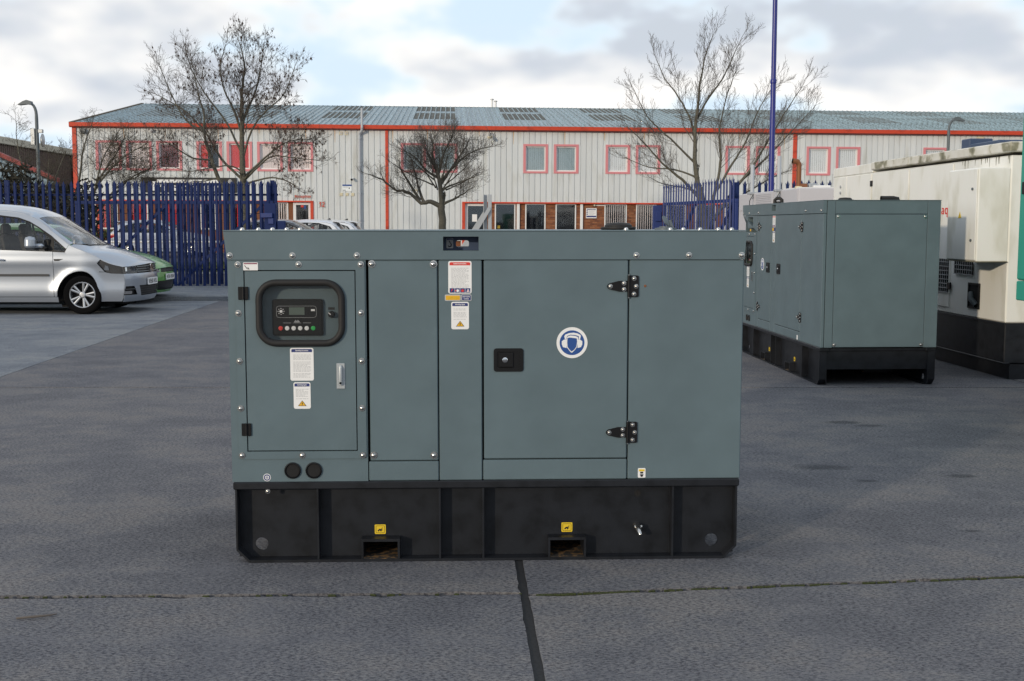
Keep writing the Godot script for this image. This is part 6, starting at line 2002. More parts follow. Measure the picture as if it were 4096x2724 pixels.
func far_generator() -> void:
	var R := Basis(Vector3.UP, deg_to_rad(2.9))
	var o := thing("generator", "pale grey generator with a copper exhaust stack, furthest back beside the white container", "generator", Transform3D(R, Vector3(4.14, 0, -17.05)))
	var b := MB.new()
	b.rspan(Vector3(0, 0.35, -3.55), Vector3(1.3, 1.985, 0), 0.01)
	obj("canopy", b, M.canopy_grey, o)
	b = MB.new()
	b.rspan(Vector3(-0.01, 1.70, -2.4), Vector3(0.0, 1.975, -1.35), 0.002)
	b.rspan(Vector3(-0.01, 1.70, -1.30), Vector3(0.0, 1.975, -0.04), 0.002)
	b.rspan(Vector3(-0.01, 1.70, -3.5), Vector3(0.0, 1.975, -2.45), 0.002)
	obj("side_door", b, M.canopy_grey, o)
	b = MB.new()
	for k in 9: b.box(Vector3(-0.014, 1.72 + 0.028 * k, -1.9), Vector3(0.012, 0.004, 0.9), Basis(Vector3.BACK, 0.5))
	obj("louvre", b, M.canopy_grey, o)
	b = MB.new()
	b.rspan(Vector3(0.02, 0, -3.5), Vector3(1.28, 0.349, -0.03), 0.01)
	obj("base", b, M.base_black, o)
	b = MB.new()
	b.rspan(Vector3(0.02, 1.986, -0.9), Vector3(1.28, 2.0, -0.02), 0.004)
	b.rspan(Vector3(0.25, 2.0, -0.5), Vector3(0.5, 2.03, -0.1), 0.006)
	obj("roof_plate", b, M.white_upvc, o)
	# two grey mast tubes clamped to the edge
	for c in [[-2.55, 2.45], [-0.95, 2.5]]:
		b = MB.new()
		b.rod(Vector3(-0.03, 1.9, c[0]), Vector3(-0.03, c[1], c[0]), 0.032)
		obj("mast_tube", b, M.pipe_grey, o)
		b = MB.new()
		b.rspan(Vector3(-0.1, 1.96, c[0] - 0.05), Vector3(0.06, 2.0, c[0] + 0.05), 0.006)
		obj("clamp", b, M.galvanised, o)
		b = MB.new()
		b.tube(PackedVector3Array([Vector3(-0.03, 1.95, c[0] + 0.06), Vector3(-0.09, 1.85, c[0] + 0.08), Vector3(-0.08, 1.72, c[0] + 0.04), Vector3(-0.02, 1.62, c[0] - 0.02)]), PackedFloat32Array([0.007, 0.007, 0.007, 0.007]), 5)
		obj("cable", b, M.black_print, o)
	b = MB.new()
	b.tube(PackedVector3Array([Vector3(0.06, 1.98, -0.22), Vector3(0.06, 2.3, -0.22), Vector3(0.06, 2.33, -0.22), Vector3(0.035, 2.375, -0.22), Vector3(-0.04, 2.385, -0.22)]), PackedFloat32Array([0.036, 0.036, 0.04, 0.04, 0.04]), 12)
	b.rod(Vector3(0.06, 2.02, -0.22), Vector3(0.18, 2.02, -0.22), 0.04)
	obj("exhaust_stack", b, M.copper_rust, o)
	b = MB.new()
	b.lathe([[0.055, 0.0], [0.055, 0.03], [0.042, 0.035]], 14, vec(0.06, 1.986, -0.22))
	obj("stack_collar", b, M.cream_box, o)
	b = MB.new()
	b.rspan(Vector3(0.2, 2.0, -0.26), Vector3(0.32, 2.06, -0.16), 0.01)
	b.rod(Vector3(0.32, 2.03, -0.2), Vector3(0.45, 2.02, -0.2), 0.012)
	obj("valve", b, M.galvanised, o)

func container() -> void:
	var R := Basis(Vector3.UP, deg_to_rad(2.9))
	var o := thing("container_generator", "long dirty white container generator with black base and projecting switch cabinet", "generator", Transform3D(R, Vector3(4.64, 0, -11.0)))
	var W: Material = M.container_white
	var b := MB.new()
	b.rspan(Vector3(0, 0.535, -5.11), Vector3(1.9, 2.10, 0), 0.012)
	obj("body", b, W, o)
	b = MB.new()
	b.rspan(Vector3(-0.004, 2.101, -5.115), Vector3(1.904, 2.215, -3.62), 0.006)
	obj("roof", b, W, o)
	b = MB.new()
	b.rspan(Vector3(-0.03, 2.13, -3.615), Vector3(1.93, 2.225, -2.425), 0.01)
	b.rspan(Vector3(-0.03, 2.13, -2.42), Vector3(1.93, 2.225, 0.03), 0.01)
	obj("roof_band", b, M.container_band, o)
	# doors along the side
	for d in [[-5.06, -4.56], [-4.54, -3.64], [-3.6, -2.44], [-2.40, -1.25]]:
		b = MB.new()
		b.rspan(Vector3(-0.012, 0.60, d[0]), Vector3(-0.001, 2.085, d[1]), 0.003)
		obj("side_door", b, W, o)
	b = MB.new()
	b.rspan(Vector3(-0.02, 1.93, -3.66), Vector3(-0.0125, 2.0, -3.58), 0.002)
	obj("door_latch", b, M.plastic_black, o)
	for y in [1.96, 1.88]:
		b = MB.new()
		b.lathe([[0.02, 0.0], [0.02, 0.012], [0.0, 0.014]], 10, Transform3D(Basis(Vector3.BACK, PI / 2), Vector3(-0.012, y, -4.77)))
		obj("lock", b, M.galvanised, o)
	# projecting cabinet at the near end
	b = MB.new()
	b.rspan(Vector3(-0.30, 1.112, -0.66), Vector3(-0.001, 1.985, -0.004), 0.008)
	var cab := obj("switch_cabinet", b, W, o)
	b = MB.new()
	b.rspan(Vector3(-0.312, 1.125, -0.645), Vector3(-0.301, 1.975, -0.02), 0.003)
	obj("cabinet_door", b, W, cab)
	b = MB.new()
	b.rspan(Vector3(-0.312, 1.106, -0.67), Vector3(0.0, 1.111, 0.01), 0.001)
	obj("cabinet_edge", b, M.grime, cab)
	for y in [1.79, 1.31]:
		b = MB.new()
		b.lathe([[0.013, 0.0], [0.013, 0.012], [0.0, 0.014]], 10, Transform3D(Basis(Vector3.BACK, PI / 2), Vector3(-0.312, y, -0.10)))
		obj("lock", b, M.lamp_grey, cab)
	var side := Transform3D(Basis(Vector3.UP, -PI / 2), Vector3(-0.3125, 0, 0))
	b = MB.new()
	b.prism(pv([-0.4, 1.52, -0.33, 1.52, -0.365, 1.585]), 0.0, 0.001, side)
	var tr := obj("hazard_triangle", b, M.yellow_print, cab)
	b = MB.new()
	b.prism(pv([-0.375, 1.535, -0.36, 1.548, -0.366, 1.55, -0.358, 1.565, -0.37, 1.55, -0.364, 1.548]), 0.001, 0.002, side)
	obj("bolt_symbol", b, M.black_print, tr)
	text(o, "aq", 0.16, 0.10, Transform3D(Basis(Vector3.UP, -PI / 2), Vector3(-0.0135, 1.585, -1.425)), M.red_print)
	# grilles, handle, opening in the lower side
	for g in [[-1.95, 0.75, -1.27, 1.10], [-1.12, 0.955, -0.70, 1.085]]:
		b = MB.new()
		b.span(Vector3(-0.016, g[1], g[0]), Vector3(-0.0125, g[3], g[2]))
		obj("vent_back", b, M.gap_black, o)
		b = MB.new()
		var y: float = g[1]
		while y <= g[3]:
			b.span(Vector3(-0.026, y, g[0]), Vector3(-0.0165, y + 0.007, g[2])); y += 0.045
		var z: float = g[0]
		while z <= g[2]:
			b.span(Vector3(-0.0225, g[1], z), Vector3(-0.018, g[3], z + 0.006)); z += 0.05
		obj("vent_grille", b, M.galvanised, o)
	b = MB.new()
	b.rspan(Vector3(-0.03, 0.785, -1.27), Vector3(-0.0125, 0.86, -1.19), 0.004)
	obj("door_latch", b, M.plastic_black, o)
	b = MB.new()
	b.ring(rect(-0.80, 0.625, -0.54, 0.88), rect(-0.78, 0.645, -0.56, 0.86), 0.0, 0.012, Transform3D(Basis(Vector3.UP, -PI / 2), Vector3.ZERO))
	var op := obj("cable_opening", b, M.plastic_black, o, vec(-0.001, 0, 0))
	b = MB.new()
	b.span(Vector3(-0.003, 0.645, -0.78), Vector3(-0.0015, 0.86, -0.56))
	obj("opening_back", b, M.gap_black, op)
	b = MB.new()
	b.tube(PackedVector3Array([Vector3(-0.005, 0.66, -0.6), Vector3(-0.03, 0.72, -0.68), Vector3(-0.01, 0.78, -0.72)]), PackedFloat32Array([0.03, 0.03, 0.03]), 8)
	obj("cable", b, M.lamp_grey, o)
	# black base tank on two skids
	b = MB.new()
	b.rspan(Vector3(0.005, 0.15, -5.1), Vector3(1.895, 0.5345, -0.005), 0.008)
	obj("base_tank", b, M.base_black, o)
	b = MB.new()
	b.rspan(Vector3(-0.002, 0.145, -5.1), Vector3(0.06, 0.16, 0.0), 0.003)
	b.rspan(Vector3(-0.004, 0.512, -5.1), Vector3(0.004, 0.5345, 0.0), 0.002)
	obj("base_rail", b, M.base_black, o)
	for x in [0.06, 1.65]:
		b = MB.new()
		b.prism(pv([0.0, 0.0, -5.0, 0.0, -5.1, 0.1, -5.1, 0.1449, 0.0, 0.1449, 0.0, 0.05]), -0.2, 0.0, Transform3D(Basis(Vector3.BACK, Vector3.UP, Vector3.LEFT), Vector3(x, 0, 0)))
		obj("skid", b, M.base_black, o)
	b = MB.new()
	b.span(Vector3(0.1, 0.0, -3.5), Vector3(1.7, 0.144, -1.8))
	obj("base_frame", b, M.base_black, o)
	# exhaust box on the roof and grime under the roof band
	b = MB.new()
	b.rspan(Vector3(0.15, 2.22, -1.45), Vector3(0.4, 2.345, -1.25), 0.01)
	b.rspan(Vector3(0.15, 2.225, -1.24), Vector3(0.4, 2.285, -0.6), 0.01)
	obj("roof_duct", b, M.pocket_blue, o)
	rng.seed = 5
	b = MB.new()
	var face := Transform3D(Basis(Vector3.UP, -PI / 2), Vector3(-0.0008, 0, 0))
	for k in 14:
		var z := rng.randf_range(-1.2, -0.02)
		var w := rng.randf_range(0.003, 0.008)
		var l := rng.randf_range(0.03, 0.09)
		b.prism(pv([z - w, 2.098, z + w, 2.098, z + w * 0.3, 2.098 - l, z - w * 0.3, 2.098 - l]), 0.0, 0.0006, face)
	stuff("grime_streak", b, M.grime, o)
	# teal neighbour, cut by the right edge
	o = thing("teal_canopy", "teal green generator canopy cut off by the right edge of the picture", "generator", Transform3D(R, Vector3(4.125, 0, -9.6)))
	b = MB.new()
	b.rspan(Vector3(0, 1.005, 0), Vector3(1.3, 2.44, 3.4), 0.015)
	obj("canopy", b, M.teal_paint, o)
	b = MB.new()
	b.rspan(Vector3(0.001, 0.842, 0.002), Vector3(1.299, 1.0, 3.398), 0.008)
	obj("lower_band", b, M.teal_paint, o)
	b = MB.new()
	b.rspan(Vector3(-0.02, 1.70, 0.07), Vector3(-0.0005, 1.80, 0.17), 0.004)
	obj("latch", b, M.plastic_black, o)
	b = MB.new()
	b.rspan(Vector3(0.4, 0, 0.3), Vector3(1.2, 0.8415, 3.2), 0.02)
	obj("base", b, M.base_black, o)

# ---------------------------------------------------------------- vehicles
# x runs forward from the front axle, y up, z to the side; a body is a set of panels laid on one smooth shell
class Shell:
	var w := 0.895       # half width
	var belt := 1.0      # height where the cabin starts to lean in
	var lean := 0.2
	var nose := 0.86     # x of the nose on the centre line
	var tail := -3.5
	var sweep := 0.2     # how far the corners lag behind the middle of the nose
	var yc := PackedVector2Array()     # centre line heights over x, from nose to tail
	var yr := PackedVector2Array()     # shoulder heights over x
	var fx := PackedVector2Array()     # front face: x over y
	var bx := PackedVector2Array()     # rear face: x over y
	var rear_axle := -2.68
	var top := 1.7

	static func along(p: PackedVector2Array, a: float) -> float:    # smooth interpolation over x
		var n := p.size()
		if p[0].x > p[n - 1].x:
			for i in n - 1:
				if a >= p[i + 1].x or i == n - 2:
					return _cub(p, i, a)
		for i in n - 1:
			if a <= p[i + 1].x or i == n - 2: return _cub(p, i, a)
		return p[0].y

	static func _cub(p: PackedVector2Array, i: int, a: float) -> float:
		var n := p.size()
		var p1 := p[i]
		var p2 := p[i + 1]
		var m1 := (p2.y - p[maxi(i - 1, 0)].y) / (p2.x - p[maxi(i - 1, 0)].x)
		var m2 := (p[mini(i + 2, n - 1)].y - p1.y) / (p[mini(i + 2, n - 1)].x - p1.x)
		var d := p2.x - p1.x
		var t := clampf((a - p1.x) / d, 0.0, 1.0)
		return (2 * t * t * t - 3 * t * t + 1) * p1.y + (t * t * t - 2 * t * t + t) * d * m1 + (-2 * t * t * t + 3 * t * t) * p2.y + (t * t * t - t * t) * d * m2

	func half(x: float, y: float) -> float:
		var h := w - lean * pow(maxf(0.0, (y - belt) / (top - belt)), 1.35)
		h -= 0.05 * pow(maxf(0.0, x / nose), 2.0) + 0.05 * pow(maxf(0.0, (x - rear_axle) / (tail - rear_axle)), 2.0)
		h -= 0.05 * pow(maxf(0.0, (0.42 - y) / 0.25), 2.0)
		h += 0.012 * exp(-pow((y - 0.86) / 0.07, 2.0)) - 0.012 * exp(-pow((y - 0.56) / 0.16, 2.0))
		for ax in [0.0, rear_axle]:
			var d := Vector2(x - ax, (y - 0.3) * 1.0).length()
			h += 0.022 * exp(-pow((d - 0.40) / 0.09, 2.0))
		return h

	func warp(p: Vector3) -> Vector3:
		var k := sweep * smoothstep(-0.1, nose, p.x) * pow(absf(p.z) / w, 2.6)
		var r := 0.12 * smoothstep(rear_axle, tail, p.x) * pow(absf(p.z) / w, 3.0)
		return Vector3(p.x - k + r, p.y, p.z)

	func side(s: float, off := 0.0) -> Callable: return func(q: Vector2) -> Vector3: return warp(Vector3(q.x, q.y, s * (half(q.x, q.y) + off)))

	func over(off := 0.0) -> Callable:      # chart (x, z) of bonnet, screen and roof
		return func(q: Vector2) -> Vector3:
			var e := along(yr, q.x)
			var c := along(yc, q.x)
			var hw := half(q.x, e)
			var z := clampf(q.y, -hw, hw)
			return warp(Vector3(q.x, e + (c - e) * (1.0 - pow(absf(z) / hw, 2.3)) + off, z))

	func crest(x0: float, x1: float, drop := 0.0, n := 14) -> Array:      # the shoulder line as chart points
		var a := []
		for i in n + 1:
			var x := lerpf(x0, x1, float(i) / n)
			a.append_array([x, along(yr, x) - drop])
		return a

	func front(off := 0.0) -> Callable:
		return func(q: Vector2) -> Vector3:
			var x := along(fx, q.y)
			var h := half(nose, q.y)
			return warp(Vector3(x + off, q.y, clampf(q.x, -h, h)))

	func back(off := 0.0) -> Callable:
		return func(q: Vector2) -> Vector3:
			var h := half(tail, q.y)
			return warp(Vector3(along(bx, q.y) - off, q.y, clampf(q.x, -h, h)))

func shut(parent: Node3D, called: String, m: Material, parts: Array) -> MeshInstance3D:     # parts of [polygon, step, surface, flip, holes]
	var b := MB.new()
	for p in parts: b.panel(p[0], p[1], p[2], p[3] if p.size() > 3 else false, p[4] if p.size() > 4 else [])
	return obj(called, b, m, parent)

func wheel(parent: Node3D, x: float, z: float, r: float, spokes: int, twin: bool) -> void:     # z > 0 faces the viewer's side
	var n := Node3D.new()
	n.name = "wheel"
	parent.add_child(n, true)
	var s := signf(z)
	n.transform = Transform3D(Basis(Vector3.RIGHT, s * PI / 2), Vector3(x, r, z))
	var b := MB.new()
	var k := r / 0.316
	b.lathe([[0.21 * k, -0.2], [0.29 * k, -0.205], [0.31 * k, -0.19], [0.316 * k, -0.17], [0.316 * k, -0.03], [0.308 * k, -0.01], [0.285 * k, 0.003], [0.24 * k, 0.0], [0.212 * k, -0.012]], 40)
	obj("tyre", b, M.tyre, n)
	b = MB.new()
	b.lathe([[0.214 * k, -0.012], [0.206 * k, -0.006], [0.196 * k, -0.012], [0.19 * k, -0.06], [0.19 * k, -0.16]], 40)
	b.lathe([[0.055 * k, -0.035], [0.05 * k, -0.018], [0.034 * k, -0.012], [0.0, -0.011]], 20)
	for i in spokes:
		var a := TAU * i / spokes
		for t in ([-0.13, 0.13] if twin else [0.0]):
			var p0 := Vector3(cos(a + t * 0.8) * 0.045 * k, -0.03, sin(a + t * 0.8) * 0.045 * k)
			var p1 := Vector3(cos(a + t * 1.5) * 0.2 * k, -0.014, sin(a + t * 1.5) * 0.2 * k)
			var d := (p1 - p0).normalized()
			var w0 := 0.014 * k if twin else 0.024 * k
			var sd := d.cross(Vector3.UP).normalized()
			b.q(p0 - sd * w0, p1 - sd * w0 * 1.3, p1 + sd * w0 * 0.0 + Vector3.UP * 0.006, p0 + Vector3.UP * 0.006)
			b.q(p0 + Vector3.UP * 0.006, p1 + Vector3.UP * 0.006, p1 + sd * w0 * 1.3, p0 + sd * w0)
			for e in [-1.0, 1.0]:
				var u0: Vector3 = p0 + sd * w0 * e
				var u1: Vector3 = p1 + sd * w0 * 1.3 * e
				b.q(u0, u1, u1 - Vector3.UP * 0.03, u0 - Vector3.UP * 0.03)
	obj("rim", b, M.alloy, n)
	b = MB.new()
	b.lathe([[0.188 * k, -0.1], [0.0, -0.1]], 30)
	obj("brake", b, M.gap_black, n)
	b = MB.new()
	for i in 5: b.rod(Vector3(cos(TAU * i / 5 + 0.6) * 0.062 * k, -0.05, sin(TAU * i / 5 + 0.6) * 0.062 * k), Vector3(cos(TAU * i / 5 + 0.6) * 0.062 * k, -0.03, sin(TAU * i / 5 + 0.6) * 0.062 * k), 0.009, 6)
	obj("wheel_nut", b, M.chrome, n)

func mirrored(a: Array) -> PackedVector2Array:
	var p := PackedVector2Array()
	for i in range(0, a.size(), 2): p.append(Vector2(a[i], a[i + 1]))
	for i in range(a.size() - 2, -1, -2): p.append(Vector2(a[i], -a[i + 1]))
	return p

func across(a: Array) -> PackedVector2Array:     # half outline of (z, y) closed over the middle line
	var p := PackedVector2Array()
	for i in range(0, a.size(), 2): p.append(Vector2(a[i], a[i + 1]))
	for i in range(a.size() - 2, -1, -2): p.append(Vector2(-a[i], a[i + 1]))
	return p

func number_plate(parent: Node3D, words: String, where: Transform3D, m: Material) -> void:
	var b := MB.new()
	b.prism(rrect(-0.26, -0.056, 0.26, 0.056, 0.01, 3), -0.012, 0.0)
	var o := obj("number_plate", b, m, parent, where)
	text(o, words, 0.45, 0.075, vec(0, 0, 0.001), M.black_print, "lettering", true, "Droid Sans")

func arch(x: float, r := 0.405, k := 18) -> PackedVector2Array:
	var p := PackedVector2Array()
	for i in k + 1: p.append(Vector2(x + r * cos(PI * i / k), 0.305 + r * sin(PI * i / k)))
	p.append(Vector2(x - r, -0.2)); p.append(Vector2(x + r, -0.2))
	return p

func van() -> void:
	var o := thing("parked_van", "silver compact van facing right, cut off by the left edge", "van", at(-7.02, 0, -20.02, 0.0))
	var s := Shell.new()
	s.nose = 0.875; s.tail = -3.52; s.rear_axle = -2.68; s.belt = 1.02; s.top = 1.72; s.lean = 0.2; s.w = 0.885; s.sweep = 0.24
	s.yc = pv([0.875, 0.78, 0.83, 0.835, 0.62, 0.94, 0.35, 1.035, 0.06, 1.11, -0.3, 1.345, -0.72, 1.60, -0.95, 1.715, -1.3, 1.785, -1.8, 1.81, -2.8, 1.80, -3.4, 1.74, -3.52, 1.6])
	s.yr = pv([0.875, 0.775, 0.7, 0.815, 0.5, 0.88, 0.25, 0.97, 0.0, 1.05, -0.18, 1.125, -0.46, 1.335, -0.76, 1.555, -0.95, 1.63, -1.3, 1.68, -2.0, 1.70, -3.0, 1.69, -3.52, 1.6])
	s.fx = pv([0.18, 0.80, 0.27, 0.855, 0.36, 0.87, 0.5, 0.875, 0.62, 0.872, 0.7, 0.85, 0.79, 0.84, 0.84, 0.82])
	s.bx = pv([0.2, -3.47, 0.5, -3.53, 1.0, -3.52, 1.7, -3.42])
	var P: Material = M.silver_paint
	var fa := arch(0.0)
	var ra := arch(-2.68)
	for sg in [1.0, -1.0]:
		var S := s.side(sg)
		var fl: bool = sg < 0.0
		shut(o, "front_wing", P, [[pv([-0.452, 0.29, -0.452, 1.02, -0.26, 1.012] + s.crest(-0.195, 0.45) + [0.37, 0.835, 0.53, 0.695, 0.40, 0.70, 0.40, 0.29]), 0.0571, S, fl, [fa]]])
		shut(o, "front_bumper", P, [[pv([0.37, 0.21, 0.37, 0.69, 0.53, 0.69, 0.66, 0.668, 0.868, 0.66, 0.875, 0.5, 0.868, 0.36, 0.85, 0.27, 0.81, 0.21]), 0.0473, S, fl, [fa]], [PackedVector2Array([Vector2(0.0, 0.20), Vector2(sg * 0.97, 0.20), Vector2(sg * 0.97, 0.66), Vector2(0, 0.66)]), 0.0473, s.front(), fl, [pv([sg * 0.0, 0.29, sg * 0.44, 0.29, sg * 0.50, 0.46, 0.0, 0.46]), pv([sg * 0.55, 0.31, sg * 0.84, 0.31, sg * 0.80, 0.455, sg * 0.63, 0.455])] ]])
		var dr := shut(o, "front_door", P, [[pv([-1.46, 0.29, -1.46, 1.055, -0.62, 1.028, -0.46, 1.022, -0.46, 0.29]), 0.0571, S, fl], [pv([-1.46, 1.055, -1.46, 1.69] + s.crest(-1.45, -0.2) + [-0.265, 1.018, -0.46, 1.03]), 0.0571, S, fl, [pv([-1.42, 1.04, -0.62, 1.0, -0.25, 0.99, -0.225, 1.06, -0.48, 1.28, -0.70, 1.425, -0.86, 1.515, -1.05, 1.58, -1.42, 1.625])]]])
		shut(o, "rear_panel", P, [[pv([-3.52, 0.29, -3.52, 1.59, -3.0, 1.68, -2.0, 1.69, -1.467, 1.685, -1.467, 0.29]), 0.08, S, fl, [ra, rrect(-2.45, 1.06, -1.56, 1.6, 0.08), rrect(-3.4, 1.06, -2.55, 1.58, 0.08)]]])
		shut(o, "side_window", M.car_glass, [[pv([-1.42, 1.055, -0.50, 1.03, -0.50, 1.255, -0.69, 1.41, -0.86, 1.505, -1.05, 1.57, -1.42, 1.615]), 0.08, s.side(sg, -0.012), fl]])
		shut(o, "quarter_window", M.car_glass, [[pv([-0.445, 1.045, -0.262, 1.02, -0.24, 1.06, -0.445, 1.225]), 0.08, s.side(sg, -0.012), fl]])
		shut(o, "rear_window", M.car_glass, [[rrect(-2.45, 1.06, -1.56, 1.6, 0.08), 0.1, s.side(sg, -0.012), fl]])
		shut(o, "rear_window", M.car_glass, [[rrect(-3.4, 1.06, -2.55, 1.58, 0.08), 0.1, s.side(sg, -0.012), fl]])
		shut(o, "window_seal", M.plastic_black, [[pv([-1.42, 1.04, -0.62, 1.005, -0.25, 0.994, -0.225, 1.06, -0.48, 1.28, -0.70, 1.425, -0.86, 1.515, -1.05, 1.58, -1.42, 1.625]), 0.06, s.side(sg, -0.006), fl, [pv([-1.43, 1.06, -0.515, 1.035, -0.515, 1.245, -0.69, 1.395, -0.86, 1.49, -1.05, 1.555, -1.43, 1.6]), pv([-0.44, 1.05, -0.275, 1.028, -0.25, 1.058, -0.44, 1.205])]]])
		shut(o, "rubbing_strip", M.trim_grey, [[rrect(-1.44, 0.622, -0.525, 0.66, 0.017), 0.06, s.side(sg, 0.014), fl]])
		shut(o, "sill", P, [[pv([-2.27, 0.2, -2.27, 0.283, -0.39, 0.283, -0.39, 0.2]), 0.08, s.side(sg, 0.004), fl]])
		shut(o, "wheel_arch_liner", M.gap_black, [[pv([-0.46, 0.1, -0.46, 0.8, 0.46, 0.8, 0.46, 0.1]), 0.1, s.side(sg, -0.26), fl]])
		shut(o, "wheel_arch_liner", M.gap_black, [[pv([-3.2, 0.1, -3.2, 0.8, -2.2, 0.8, -2.2, 0.1]), 0.1, s.side(sg, -0.26), fl]])
		for ax in [0.0, -2.68]:
			var lb := MB.new()
			for i in 20:
				var a0 := PI * i / 20.0
				var a1 := PI * (i + 1) / 20.0
				var z1: float = sg * 0.79
				var z0: float = sg * 0.55
				lb.q(Vector3(ax + 0.41 * cos(a0), 0.305 + 0.41 * sin(a0), z0), Vector3(ax + 0.41 * cos(a0), 0.305 + 0.41 * sin(a0), z1), Vector3(ax + 0.41 * cos(a1), 0.305 + 0.41 * sin(a1), z1), Vector3(ax + 0.41 * cos(a1), 0.305 + 0.41 * sin(a1), z0))
			obj("arch_lining", lb, M.gap_black, o)
		# lamp: wraps from the wing round on to the nose
		var hp := pv([0.37, 0.83] + s.crest(0.46, 0.875, 0.004, 5) + [0.875, 0.655, 0.66, 0.662, 0.53, 0.69])
		var hf := PackedVector2Array([Vector2(sg * 0.90, 0.772), Vector2(sg * 0.54, 0.785), Vector2(sg * 0.50, 0.70), Vector2(sg * 0.58, 0.655), Vector2(sg * 0.90, 0.66)])
		var hl := shut(o, "headlight", M.lens, [[hp, 0.0473, s.side(sg, 0.004), fl], [hf, 0.0473, s.front(0.004), fl]])
		shut(hl, "lamp_housing", M.trim_grey, [[hp, 0.0473, s.side(sg, -0.03), fl], [hf, 0.0473, s.front(-0.03), fl]])
		shut(hl, "reflector", M.chrome, [[pv([0.50, 0.73, 0.53, 0.80, 0.60, 0.79, 0.60, 0.715]), 0.0473, s.side(sg, -0.018), fl], [PackedVector2Array([Vector2(sg * 0.80, 0.70), Vector2(sg * 0.80, 0.765), Vector2(sg * 0.72, 0.765), Vector2(sg * 0.72, 0.70)]), 0.0473, s.front(-0.018), fl]])
		shut(o, "fog_recess", M.plastic_black, [[PackedVector2Array([Vector2(sg * 0.55, 0.31), Vector2(sg * 0.84, 0.31), Vector2(sg * 0.80, 0.455), Vector2(sg * 0.63, 0.455)]), 0.0473, s.front(-0.03), fl]])
		shut(o, "fog_light", M.chrome, [[rrect(minf(sg * 0.66, sg * 0.82), 0.325, maxf(sg * 0.66, sg * 0.82), 0.375, 0.02), 0.0413, s.front(-0.012), fl]])
		shut(o, "fog_blade", M.trim_grey, [[PackedVector2Array([Vector2(sg * 0.60, 0.40), Vector2(sg * 0.83, 0.395), Vector2(sg * 0.82, 0.415), Vector2(sg * 0.60, 0.42)]), 0.0413, s.front(0.002), fl]])
		shut(o, "wing_badge", M.plastic_black, [[pv([-0.445, 0.905, -0.43, 0.875, -0.36, 0.875, -0.29, 0.905]), 0.0473, s.side(sg, 0.003), fl]])
		# mirror
		var mb := MB.new()
		var zm: float = sg * 1.0
		mb.lathe([[0.0, -0.105], [0.09, -0.1], [0.105, -0.07], [0.1, 0.04], [0.08, 0.085], [0.04, 0.1], [0.0, 0.102]], 18, Transform3D(Basis.from_scale(Vector3(0.85, 0.88, 1.0)), Vector3(-0.76, 1.185, zm + sg * 0.02)))
		mb.rbox(Vector3(-0.66, 1.12, zm - sg * 0.04), Vector3(0.2, 0.07, 0.1), 0.03)
		obj("mirror", mb, P, o)
		mb = MB.new()
		mb.rbox(Vector3(-0.62, 1.085, zm - sg * 0.1), Vector3(0.2, 0.05, 0.16), 0.02)
		mb.rbox(Vector3(-0.55, 1.13, zm - sg * 0.14), Vector3(0.10, 0.2, 0.05), 0.02)
		obj("mirror_arm", mb, M.plastic_black, o)
		mb = MB.new()
		mb.tube(PackedVector3Array([Vector3(-1.40, 0.895, sg * 0.895), Vector3(-1.38, 0.895, sg * 0.93), Vector3(-1.26, 0.89, sg * 0.93), Vector3(-1.24, 0.888, sg * 0.90)]), PackedFloat32Array([0.016, 0.018, 0.017, 0.012]), 8)
		obj("door_handle", mb, P, dr)
		wheel(o, 0.0, sg * 0.89, 0.318, 5, true)
		wheel(o, -2.68, sg * 0.89, 0.318, 5, true)
	shut(o, "bonnet", P, [[mirrored([0.85, 0.0, 0.86, 0.5, 0.874, 0.95, -0.19, 0.95, -0.15, 0.765, 0.02, 0.5, 0.07, 0.0]), 0.06, s.over()]])
	shut(o, "cowl", M.plastic_black, [[mirrored([0.075, 0.0, 0.025, 0.5, -0.075, 0.765, -0.15, 0.75, -0.05, 0.5, 0.0, 0.0]), 0.06, s.over(-0.012)]])
	shut(o, "windscreen", M.car_glass, [[mirrored([0.03, 0.0, -0.01, 0.4, -0.10, 0.66, -0.17, 0.735, -0.45, 0.70, -0.745, 0.64, -0.73, 0.35, -0.70, 0.0]), 0.06, s.over()]])
	shut(o, "roof", P, [[mirrored([-0.705, 0.0, -0.735, 0.35, -0.75, 0.64, -0.45, 0.705, -0.17, 0.742, -0.2, 0.95, -3.5, 0.95, -3.5, 0.0]), 0.08, s.over()]])
	# nose: grille, bars, badge, lower grille, plate
	shut(o, "grille", M.plastic_black, [[across([0.0, 0.655, 0.57, 0.66, 0.50, 0.70, 0.54, 0.785, 0.3, 0.80, 0.0, 0.805]), 0.0473, s.front(-0.02)]])
	for k in 3: shut(o, "grille_bar", M.satin_metal, [[across([0.0, 0.69 + 0.04 * k, 0.51, 0.69 + 0.038 * k, 0.51, 0.6955 + 0.038 * k, 0.0, 0.6955 + 0.04 * k]), 0.0573, s.front(0.004)]])
	shut(o, "lower_grille", M.plastic_black, [[across([0.0, 0.29, 0.44, 0.29, 0.50, 0.46, 0.0, 0.46]), 0.0573, s.front(-0.025)]])
	for k in 4: shut(o, "lower_bar", M.trim_grey, [[across([0.0, 0.31 + 0.036 * k, 0.44 + 0.015 * k, 0.31 + 0.036 * k, 0.44 + 0.015 * k, 0.321 + 0.036 * k, 0.0, 0.321 + 0.036 * k]), 0.0573, s.front(-0.002)]])
	var b := MB.new()
	var fw := Transform3D(Basis(Vector3.UP, PI / 2) * Basis(Vector3.RIGHT, -0.12), Vector3(0.872, 0.735, 0))
	b.ring(circle(0, 0, 0.07, 24), circle(0, 0, 0.06, 24), -0.01, 0.008, fw)
